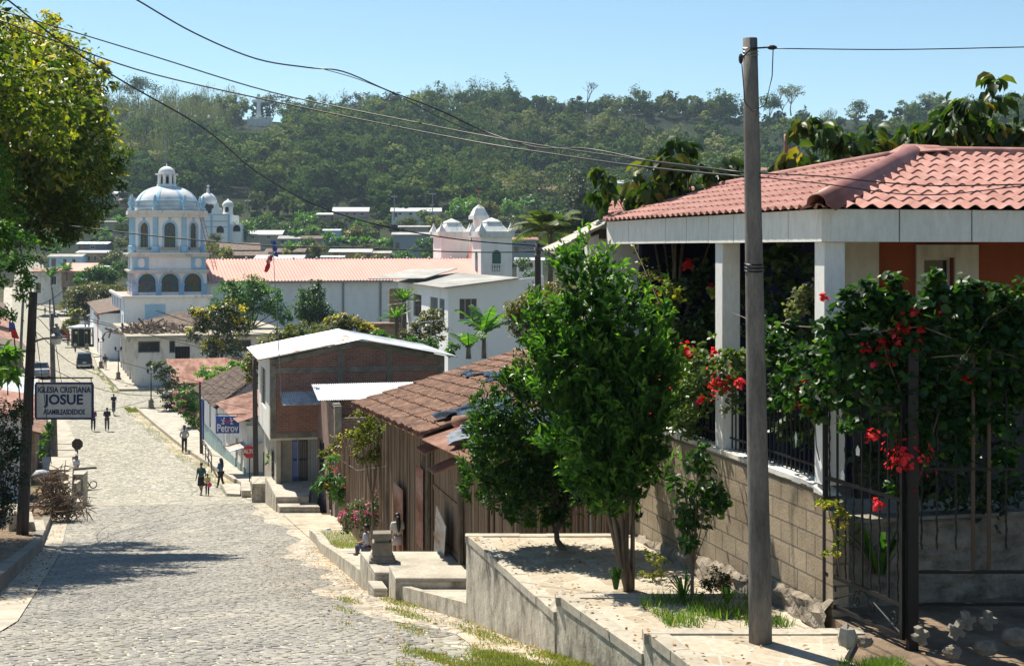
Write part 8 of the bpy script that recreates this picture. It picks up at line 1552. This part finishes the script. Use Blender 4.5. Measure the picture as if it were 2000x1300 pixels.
for i, (a, b_, c) in enumerate((((60, 610), (180, 690), (498, 772)), ((60, 640), (200, 735), (498, 800)), ((62, 590), (240, 640), (497, 706)), ((55, 700), (250, 770), (499, 765)), ((100, 640), (160, 800), (340, 768)), ((62, 580), (45, 500), (-8, 395)), ((62, 584), (30, 520), (-8, 470)), ((64, 600), (100, 585), (132, 560)), ((66, 620), (85, 760), (100, 905)))):
    wire(['first', 'second', 'third', 'fourth', 'fifth', 'sixth', 'seventh', 'eighth', 'ninth'][i]+' of the thin service wires fanning out from the dark left pole', [(*a, 46), (*b_, 55 if b_[0] > 100 else 44), (*c, 77 if c[0] > 300 else 40)], .014)
# flag on a leaning pole
b = P(550, 765, 62); t = thing('flag_pole', 'thin leaning flag pole in front of the brick house with ragged flag', 'flag pole', b); mb = MB(); tp_ = P(532, 468, 62)-b; mb.tube([(0, 0, -.5), tp_*.5, tp_], [.025, .02, .012], 6); mb.build('pole', MT['grey_metal'], t)
fm = M('flag_red', (.50, .02, .02), (.62, .05, .05), 3, .8, bmp=0)
for i, (u, v, mt) in enumerate((((531, 470), (537, 500), MT['deep_blue']), ((531, 490), (520, 512), MT['white']), ((530, 494), (517, 530), fm))):
    mb = MB(); a, c = P(*u, 62)-b, P(*v, 62.1)-b; vs = []; k = 8
    for j in range(k+1): q = a.lerp(c, j/k); w = .14+.04*math.sin(j*1.9+i); vs += [q+Vector((-w*.3, .05*math.sin(j), 0)), q+Vector((w, .08*math.cos(j*1.3), -.05*math.sin(j)))]
    mb.add(vs, [(2*j, 2*j+1, 2*j+3, 2*j+2) for j in range(k)]); mb.build('flag_cloth', mt, t)
b = P(45, 800, 62); t = thing('flag_pole', 'thin pole with a red and blue rag at the far left', 'flag pole', b); mb = MB(); mb.bar((0, 0, -1), P(22, 600, 62)-b, .03, 5); mb.build('pole', MT['iron'], t)
for u, v, mt in (((20, 642), (24, 662), fm), ((17, 628), (18, 650), MT['deep_blue'])): mb = MB(); a = P(*u, 61.9)-b; c = P(*v, 61.9)-b; mb.add([a, a+Vector((.25, 0, -.05)), c+Vector((.28, .1, 0)), c+Vector((-.05, .1, .05))], [(0, 1, 2, 3)]); mb.build('flag_cloth', mt, t)
# tv antenna, red ladder mast on the church
for px, y0, y1, D, lb in ((785, 585, 700, 93, 'thin television aerial beside the yucca'), (842, 620, 700, 93, 'second television aerial right of the yucca')):
    b = P(px, y1, D); t = thing('aerial', lb, 'aerial', b); mb = MB(); h = (y1-y0)/F*D; mb.bar((0, 0, 0), (0, 0, h), .025, 5); mb.build('mast', MT['grey_metal'], t); mb = MB()
    for k in range(6): x = -.9+.36*k; mb.bar((x-.1, -.7, h-.35+.05*k), (x+.1, .7, h-.35+.05*k), .014, 4)
    mb.bar((-1, 0, h-.36), (1, 0, h-.1), .018, 4); mb.build('antenna_rods', MT['grey_metal'], t)
b = CF.w(xE+.4, yT-.3, zt(532)); t = thing('ladder', 'leaning red ladder rising from the nave roof beside the tower', 'ladder', P(421, 527, 172)); tp_ = P(393, 424, 174)-t.location
for s in (-.2, .2): mb = MB(); mb.bar((s, 0, 0), tp_+Vector((s, 0, 0)), .05, 4); mb.build('rail', MT['rust_sheet'], t)
for k in range(1, 14): mb = MB(); p_ = tp_*(k/14); mb.bar(p_+Vector((-.2, 0, 0)), p_+Vector((.2, 0, 0)), .03, 4); mb.build('rung', MT['rust_sheet'], t)
# street lamps with twin lanterns
def lamp_post():
    t = thing('street_lamp', 'x', 'street lamp', (0, 0, -900), 0, 'ornate twin lantern street lamps'); mb = MB(); mb.lathe([(.34, 0), (.34, .12), (.25, .15), (.2, .5), (.26, .55), (.18, .75), (.1, .8)], 8, a0=R(22.5)); mb.build('pedestal', MT['concrete_dark'], t)
    mb = MB(); mb.lathe([(.06, .8), (.045, 2.0), (.075, 2.05), (.04, 2.15), (.035, 3.0)], 8); mb.bar((-.28, 0, 2.95), (.28, 0, 2.95), .022, 5); mb.build('shaft', MT['iron'], t)
    for s in (-.28, .28): mb = MB(); mb.lathe([(.05, 2.97), (.12, 3.22), (.14, 3.24), (.02, 3.38), (.02, 3.45)], 6, (s, 0, 0)); mb.build('lantern', MT['iron'], t); 
    return t
L0 = lamp_post()
for i, (px, D, lb) in enumerate(((295, 119, 'nearest twin lantern street lamp on the lower right pavement'), (231, 146, 'street lamp in front of the corner warehouse side'), (197, 160, 'street lamp standing just behind the dark parked car'), (170, 190, 'farthest street lamp before the green kiosk'))):
    l_ = (X(px, D), D, prof(D)+.2)
    if i == 0: L0.location = l_; L0['label'] = lb
    else: dup(L0, l_, .3*i, lb)
t = thing('handrail', 'dark steel handrail beside the pavement steps by the slim pole', 'handrail', (X(396, 90), 90, prof(90)+.2)); mb = MB(); E = Vector((X(413, 80), 80, prof(80)+.25))-t.location
for z in (.95, .8): mb.bar((0, 0, z), E+Vector((0, 0, z+.1)), .03, 5)
mb.build('rail', MT['iron'], t)
for k in range(4): mb = MB(); q = E*(k/3); mb.bar(q, q+Vector((0, 0, .98)), .03, 5); mb.build('post', MT['iron'], t)
t = thing('pedestal', 'small square concrete pedestal with moulded foot on the platform', 'pedestal', (X(746, 25.8), 25.8, -5.66), .1); mb = MB(); mb.lathe([(.33, 0), (.33, .05), (.29, .06), (.29, .10), (.25, .13), (.25, .36), (.19, .37), (.19, .41), (.23, .43), (.23, .52)], 4, a0=R(45)); mb.build('block', MT['concrete_dark'], t, bevel=.006)
for px, py, D, lb, m_ in ((1075, 1277, 0, 'crumpled white bag on the grass verge, nearest to the camera', 'white'), (965, 1243, 0, 'small white litter beside the tall terrace wall', 'white'), (640, 1035, 40, 'white litter on the grass patch by the low kerb', 'white'), (850, 1222, 0, 'dry leaf litter at the kerb of the terrace wall', 'twig')):
    p_ = GP(px, py) if D == 0 else P(px, py, 41.5); t = thing('litter', lb, 'litter', p_); mb = MB(); rock(mb, (0, 0, .02), (.05, .05, .03) if D == 0 else (.1, .1, .07), int(px)); mb.build('crumple', MT[m_], t)
t = thing('brush_pile', 'heap of dry branches and palm husks behind the left pole', 'brush pile', (X(102, 55), 55, prof(55)+.2)); rr = random.Random(8); mb = MB()
for i in range(420):
    z = rr.uniform(0, 1)**1.3*1.7; w = 1.1*(1-z/2.1); c = Vector((rr.gauss(0, .5)*w+.2*(1.7-z), rr.gauss(0, .6), z)); dd = Vector((rr.gauss(0, 1), rr.gauss(0, .8), rr.gauss(-.2, .6))).normalized()*rr.uniform(.2, .5); mb.tube([c-dd, c+dd*.2+Vector((0, 0, .08)), c+dd], [.008, rr.uniform(.01, .035), .006], 4)
mb.build('branches', MT['twig'], t)
t = thing('white_sack', 'stuffed white sack lying on top of the brush pile', 'sack', P(82, 944, 55.5)); mb = MB(); rock(mb, (0, 0, .3), (.42, .3, .30), 4); mb.build('sack', plain('sack_cloth', (.5, .52, .56), .7), t, smooth=True)
# ------------------------------------------------------------------ cars
def car(label, loc, rz, col, kind='suv', name='parked_car'):
    t = thing(name, label, 'car', loc, rz); W2 = .86; paint = plain('car_paint_'+kind, col, .3, .3, .6)
    low = [(-2.1, .35), (2.1, .35), (2.15, .6), (2.05, .95), (1.1, 1.05), (-2.0, 1.08), (-2.15, .6)]
    cab = {'suv': [(-2.02, 1.06), (1.05, 1.06), (.45, 1.72), (-1.85, 1.74)], 'pickup': [(-.5, 1.06), (1.15, 1.06), (.6, 1.66), (-.35, 1.68)]}[kind]
    mb = MB(); n = len(low); 
    def side(poly, w0, w1):
        k = len(poly); vs = [(-(w0 if z < 1.2 else w1), y, z) for y, z in poly]+[((w0 if z < 1.2 else w1), y, z) for y, z in poly]; mb.add(vs, [tuple(range(k))[::-1], tuple(range(k, 2*k))]+[(i, (i+1) % k, k+(i+1) % k, k+i) for i in range(k)])
    side(low, W2, W2); side(cab, W2-.04, W2-.16); mb.build('body', paint, t, bevel=.05)
    for sx in (-1, 1):
        for sy in (-1.35, 1.35):
            mb = MB(); c = Vector((sx*.78, sy, .34)); mb.tube([c-Vector((.1, 0, 0)), c+Vector((.1, 0, 0))], .34, 16); w = mb.build('wheel', MT['iron'], t); mb = MB(); mb.tube([c+Vector((sx*.09, 0, 0)), c+Vector((sx*.115, 0, 0))], .19, 12); mb.build('rim', MT['grey_metal'], w)
        mb = MB(); y0, y1 = cab[3][0]+.12, cab[2][0]-.05; xw_ = lambda z: sx*(W2-.04-(z-1.06)*.18+.006)
        mb.add([(xw_(1.15), cab[0][0]+.15, 1.15), (xw_(1.15), cab[1][0]-.2, 1.15), (xw_(1.6), y1, 1.6), (xw_(1.6), y0, 1.6)], [(0, 1, 2, 3)]); mb.build('side_window', MT['glass'], t)
        mb = MB(); mb.box(sx*.78-.07, sx*.78+.07, -2.16, -2.10, .75, 1.0); mb.build('tail_light', MT['red_paint'], t)
        mb = MB(); mb.box(sx*.62-.13, sx*.62+.13, 2.08, 2.13, .65, .82); mb.build('headlight', MT['white'], t)
    mb = MB(); yb = cab[0][0]; yt = cab[3][0]; mb.add([(-.66, yb-.0, 1.16), (.66, yb-.0, 1.16), (.58, yt-.06, 1.6), (-.58, yt-.06, 1.6)], [(0, 1, 2, 3)]); mb.build('rear_window', MT['glass'], t)
    mb = MB(); mb.box(-.84, .84, -2.28, -2.12, .38, .56); mb.build('bumper', MT['grey_metal'], t)
    mb = MB(); mb.box(-.2, .2, -2.19, -2.15, .66, .78); mb.build('number_plate', MT['white'], t)
    return t
car('dark grey boxy estate car parked on the right, seen from behind', (X(162, 163), 163.5, prof(163)), .30, (.05, .065, .07))
car('silver pickup parked at the left kerb behind the poles', (X(80, 150), 150, prof(150)), .33, (.45, .47, .49), 'pickup')
car('red car at the right kerb before the kiosk', (X(124, 215), 215, prof(215)), .33, (.40, .02, .03), 'suv')
# ------------------------------------------------------------------ people
def skin(name, pts, edges, mat, parent, root=0, lev=1):
    me = bpy.data.meshes.new(name); me.from_pydata([p[:3] for p in pts], edges, []); o = bpy.data.objects.new(name, me); COL.objects.link(o); o.modifiers.new('k', 'SKIN'); s = me.skin_vertices[0].data if me.skin_vertices else None
    if s is None: bpy.context.view_layer.objects.active = o
    for i, p in enumerate(pts):
        rr_ = p[3] if isinstance(p[3], (tuple, list)) else (p[3], p[3]); s[i].radius = rr_; s[i].use_root = (i == root)
    m = o.modifiers.new('u', 'SUBSURF'); m.levels = lev; m.render_levels = lev
    dg = bpy.context.evaluated_depsgraph_get(); dg.update(); nm = bpy.data.meshes.new_from_object(o.evaluated_get(dg)); bpy.data.objects.remove(o); nm.name = name; nm.materials.clear(); nm.materials.append(mat); nm.polygons.foreach_set('use_smooth', [True]*len(nm.polygons)); q = bpy.data.objects.new(name, nm); COL.objects.link(q); q.parent = parent; return q
SK_ = plain('skin', (.26, .13, .08), .55); HAIR = plain('dark_hair', (.012, .009, .008), .5)
CL = {}
def cloth(c):
    if c not in CL: CL[c] = plain('cloth_%d' % len(CL), c, .85)
    return CL[c]
def person(label, loc, rz, h, top, legs, stride=.0, arms='down', sleeve='short', skirt=None, hair='short', hat=None, sit=False, kid=0.):
    t = thing('person', label, 'person', loc, rz); k = h/1.72; t.scale = (k, k, k); s = stride; hs = 1+kid*.35
    kl, kr = (-.1, .12*s/.3 if s else .01, .49), (.1, -.02, .49); al, ar = (-.1, s, .09), (.1, -s, .10+abs(s)*.15); hp = .92
    if sit: kl, kr, al, ar, hp = (-.14, .34, .36), (.14, .36, .36), (-.14, .3, .06), (.14, .32, .06), .28
    dz = hp-.92
    J = [(0, 0, hp, (.15, .10)), (0, 0, 1.12+dz, (.135, .10)), (0, .0, 1.32+dz, (.16, .105)), (0, -.01, 1.45+dz, (.075, .06)), (0, .005, 1.52+dz, .048), (0, .02, 1.60+dz, (.075*hs, .088*hs)), (0, .01, 1.675+dz, (.07*hs, .082*hs))]
    E = [(0, 1), (1, 2), (2, 3), (3, 4), (4, 5), (5, 6)]; aj = {}
    for sx in (-1, 1):
        b = len(J)
        ap_ = {'down': [(.19*sx, 0, 1.41), (.235*sx, -.02, 1.14), (.24*sx, .06+.2*s*sx, .92), (.24*sx, .09+.24*s*sx, .84)], 'front': [(.19*sx, 0, 1.41), (.23*sx, .02, 1.16), (.13*sx, .22, 1.08), (.06*sx, .29, 1.06)], 'back': [(.19*sx, 0, 1.41), (.27*sx, -.08, 1.16), (.16*sx, -.06, 1.0), (.08*sx, -.05, .97)], 'fold': [(.19*sx, 0, 1.41), (.25*sx, .0, 1.15), (.1*sx, .17, 1.18), (-.02*sx, .19, 1.2)]}[arms]
        for (x, y, z), r in zip(ap_, (.058, .042, .03, .030)): J.append((x, y, z+dz, r))
        E += [(2, b), (b, b+1), (b+1, b+2), (b+2, b+3)]; aj[sx] = b
        hd = Vector(ap_[3])-Vector(ap_[2]); hd.normalize(); sd = Vector((0, 1, 0)) if abs(hd.y) < .7 else Vector((0, 0, 1)); hp_ = Vector(ap_[3])+Vector((0, 0, dz))
        for q, (o_, L_) in enumerate(((-.024, .060), (-.008, .070), (.008, .066), (.022, .052))): f = len(J); p1 = hp_+hd*.04+sd*o_; p2 = p1+hd*L_+Vector((-.01*sx, 0, 0)); J += [(*p1, .009), (*p2, .007)]; E += [(b+3, f), (f, f+1)]
        f = len(J); p1 = hp_+sd*.035+hd*.005; J += [(*p1, .010), (*(p1+hd*.04+sd*.012), .008)]; E += [(b+3, f), (f, f+1)]
    for sx, kn, an in ((-1, kl, al), (1, kr, ar)):
        b = len(J); J += [(.095*sx, 0, hp-.05, .085), (*kn, .056), (*an, .036), (an[0]*1.05, an[1]+.13, an[2]-.05, .03)]; E += [(0, b), (b, b+1), (b+1, b+2), (b+2, b+3)]; aj['l%d' % sx] = b
    skin('body', J, E, SK_, t)
    G_ = lambda i, e=.016: (*J[i][:3], tuple(v+e for v in (J[i][3] if isinstance(J[i][3], tuple) else (J[i][3],)*2)))
    a, b = aj[-1], aj[1]; tp = [G_(0, .02), G_(1, .02), G_(2, .02), G_(3, .012), G_(a, .016), G_(a+1, .018), G_(b, .016), G_(b+1, .018)]; te = [(0, 1), (1, 2), (2, 3), (2, 4), (4, 5), (2, 6), (6, 7)]
    if sleeve == 'long': tp += [G_(a+2, .016), G_(b+2, .016)]; te += [(5, 8), (7, 9)]
    skin('top', tp, te, cloth(top), t)
    l, r = aj['l-1'], aj['l1']
    if skirt: mb = MB(); mb.lathe([(.17, hp+.06), (.20, hp-.1), (.21, hp-skirt)], 12); mb.v = [(x, y*.75, z) for x, y, z in mb.v]; mb.build('skirt', cloth(legs), t, smooth=True)
    else: skin('trousers', [G_(0, .012), G_(l, .014), G_(l+1, .018), G_(l+2, .02), G_(r, .014), G_(r+1, .018), G_(r+2, .02)], [(0, 1), (1, 2), (2, 3), (0, 4), (4, 5), (5, 6)], cloth(legs), t)
    for q in (l, r): p = J[q+2]; mb = MB(); mb.ball((p[0], p[1]+.05, p[2]-.045), .05, 8, sq=(.9, 2.2, .8)); mb.build('shoe', HAIR, t, smooth=True)
    c = (0, -.008, 1.655+dz); mb = MB(); mb.ball(c, .098*hs, 10, sq=(.92, 1.0, .98)); mb.v = [(x, y if not (y > .03 and z < 1.67+dz) else .03, z) for x, y, z in mb.v]
    if hair == 'long': mb.tube([(0, -.05, 1.66+dz), (0, -.09, 1.5+dz), (0, -.12, 1.3+dz), (0, -.11, 1.12+dz)], [.085, .085, .075, .03], 8)
    mb.build('hair', HAIR, t, smooth=True)
    mb = MB(); mb.ball((0, .105*hs, 1.60+dz), .014, 5)
    for sx in (-1, 1): mb.ball((sx*.032, .088*hs, 1.635+dz), .010, 5, 1)
    mb.build('face', [SK_, HAIR], t)
    if hat: mb = MB(); mb.lathe([(.155, 0), (.15, .012), (.1, .02), (.095, .1), (.05, .12)], 12, (0, 0, 1.70+dz)); mb.build('hat', cloth(hat), t, smooth=True)
    return t
def at(px, D, dz=.03): return (X(px, D), D, prof(D)+dz)
person('man in dark pullover walking on the street, right one of the couple', at(209, 105.5), .25, 1.72, (.02, .02, .03), (.07, .075, .085), .16, 'front', 'long')
person('person in maroon jacket walking on the street beside the sign', at(182, 105.5), .3, 1.68, (.16, .015, .045), (.03, .03, .04), .14, 'front', 'long')
t = person('cyclist in navy shirt riding away up the street', at(222, 116, .25), .3, 1.5, (.02, .025, .05), (.08, .09, .11), .12, 'front')
person('man in light grey shirt, dark trousers and cap standing by the kerb', at(360, 93), .2, 1.74, (.42, .44, .46), (.015, .015, .018), .06, 'back', 'long', hat=(.04, .04, .05))
person('woman in teal dress walking on the right side of the street', at(393, 72), 2.9, 1.62, (.02, .09, .10), (.015, .015, .02), .22, 'down', skirt=.42)
t = person('small girl in pale yellow and pink jacket next to the woman', at(405, 71.6), 3.1, 1.08, (.55, .50, .22), (.02, .02, .025), .02, 'front', 'long', kid=.6)
person('young woman in blue jacket with long dark hair near the stop sign', at(431, 75), 1.2, 1.55, (.03, .12, .28), (.015, .015, .02), .14, 'fold', 'long', hair='long')
person('man in red shirt standing near the green kiosk', at(133, 200), 3.0, 1.68, (.45, .04, .04), (.10, .11, .14), .05)
person('person in pale shirt and black trousers stepping onto the far pavement', at(147, 187), 3.0, 1.35, (.40, .40, .42), (.02, .02, .02), .12)
person('person in dark jacket and light trousers on the pavement beside the warehouse', (X(205, 158), 158, prof(158)+.22), .4, 1.70, (.05, .06, .05), (.36, .34, .32), .14, 'down', 'long')
person('far walker in white and maroon in the middle of the street', at(88, 310), .3, 1.66, (.40, .35, .34), (.04, .03, .04), .1)
person('street vendor in white shirt and pale cap behind his cart', at(149, 76), 2.7, 1.60, (.62, .62, .66), (.45, .46, .50), .05, 'front', hat=(.5, .5, .48))
zg_ = prof(31)+.27
person('girl with long black hair, white top and pale shorts by the shack door', (X(776, 30.5), 30.5, prof(30.5)+.27), .5, 1.08, (.62, .60, .56), (.55, .45, .44), .04, 'front', hair='long', skirt=.24, kid=.6)
person('small boy in white and blue shirt sitting behind the pedestal', (X(715, 30), 30, prof(30)+.5), 1.4, .98, (.45, .48, .58), (.10, .10, .16), 0, 'front', sit=True, kid=.9)
t = thing('pink_bag', 'small pink bag carried by the little girl', 'bag', (X(409, 71.4), 71.4, prof(71.4)+.48)); mb = MB(); mb.ball((0, 0, .1), .13, 8, sq=(1, .5, 1)); mb.build('pouch', plain('pink_cloth', (.6, .05, .15), .6), t, smooth=True)
def wheel(mb, c, r): mb.tube([(c[0], c[1]+r*math.cos(a), c[2]+r*math.sin(a)) for a in np.linspace(0, 6.2832, 21)], .022, 5)
t = thing('bicycle', 'bicycle under the cyclist in the navy shirt', 'bicycle', at(222, 116), .3)
for y in (-.5, .5): mb = MB(); wheel(mb, (0, y, .34), .32); w = mb.build('wheel', MT['iron'], t); mb = MB(); [mb.bar((0, y, .34), (0, y+.3*math.cos(a), .34+.3*math.sin(a)), .006, 3) for a in np.linspace(0, 5.9, 12)]; mb.build('spokes', MT['grey_metal'], w)
mb = MB(); [mb.bar(a, b, .02, 5) for a, b in (((0, -.5, .34), (0, -.18, .85)), ((0, -.18, .85), (0, .35, .82)), ((0, .35, .85), (0, .5, .34)), ((0, -.05, .3), (0, .35, .8)), ((0, -.05, .3), (0, -.2, .9)), ((0, -.05, .3), (0, -.5, .34)))]; mb.build('frame', MT['iron'], t)
mb = MB(); mb.bar((-.28, .33, 1.0), (.28, .33, 1.0), .018, 5); mb.bar((0, .35, .8), (0, .33, 1.0), .018, 5); mb.build('handlebar', MT['iron'], t); mb = MB(); mb.ball((0, -.22, .93), .1, 6, sq=(.8, 1.3, .4)); mb.build('saddle', MT['iron'], t)
t = thing('vendor_cart', 'hand cart with white cloth and a long board at the left kerb', 'cart', at(152, 74.4), .5); mb = MB(); mb.box(-.45, .45, -.3, .3, .45, 1.0); mb.build('cloth_cover', cloth((.62, .62, .66)), t, bevel=.04); mb = MB(); mb.box(-.55, .95, -.12, .12, 1.01, 1.09); mb.build('board', MT['pole_wood'], t)
for x in (.35, .75): mb = MB(); mb.tube([(x+.18*math.cos(a), -.2, .2+.18*math.sin(a)) for a in np.linspace(0, 6.28, 16)], .03, 5); mb.build('wheel', MT['iron'], t)
# ------------------------------------------------------------------ the air
mb = MB(); mb.box(-2600, 2600, -75, 3260, -30, 175); o = mb.build('haze', MT['white']); m = bpy.data.materials.new('haze'); m.use_nodes = True; nt = m.node_tree; nt.nodes.remove(nt.nodes['Principled BSDF']); pv = nt.nodes.new('ShaderNodeVolumePrincipled'); pv.inputs['Density'].default_value = .00013; pv.inputs['Color'].default_value = (.62, .80, 1, 1); pv.inputs['Anisotropy'].default_value = .3; nt.links.new(pv.outputs[0], nt.nodes['Material Output'].inputs['Volume']); o.data.materials.clear(); o.data.materials.append(m); tag(o, 'thin bluish air haze over the valley', 'haze', kind='stuff')
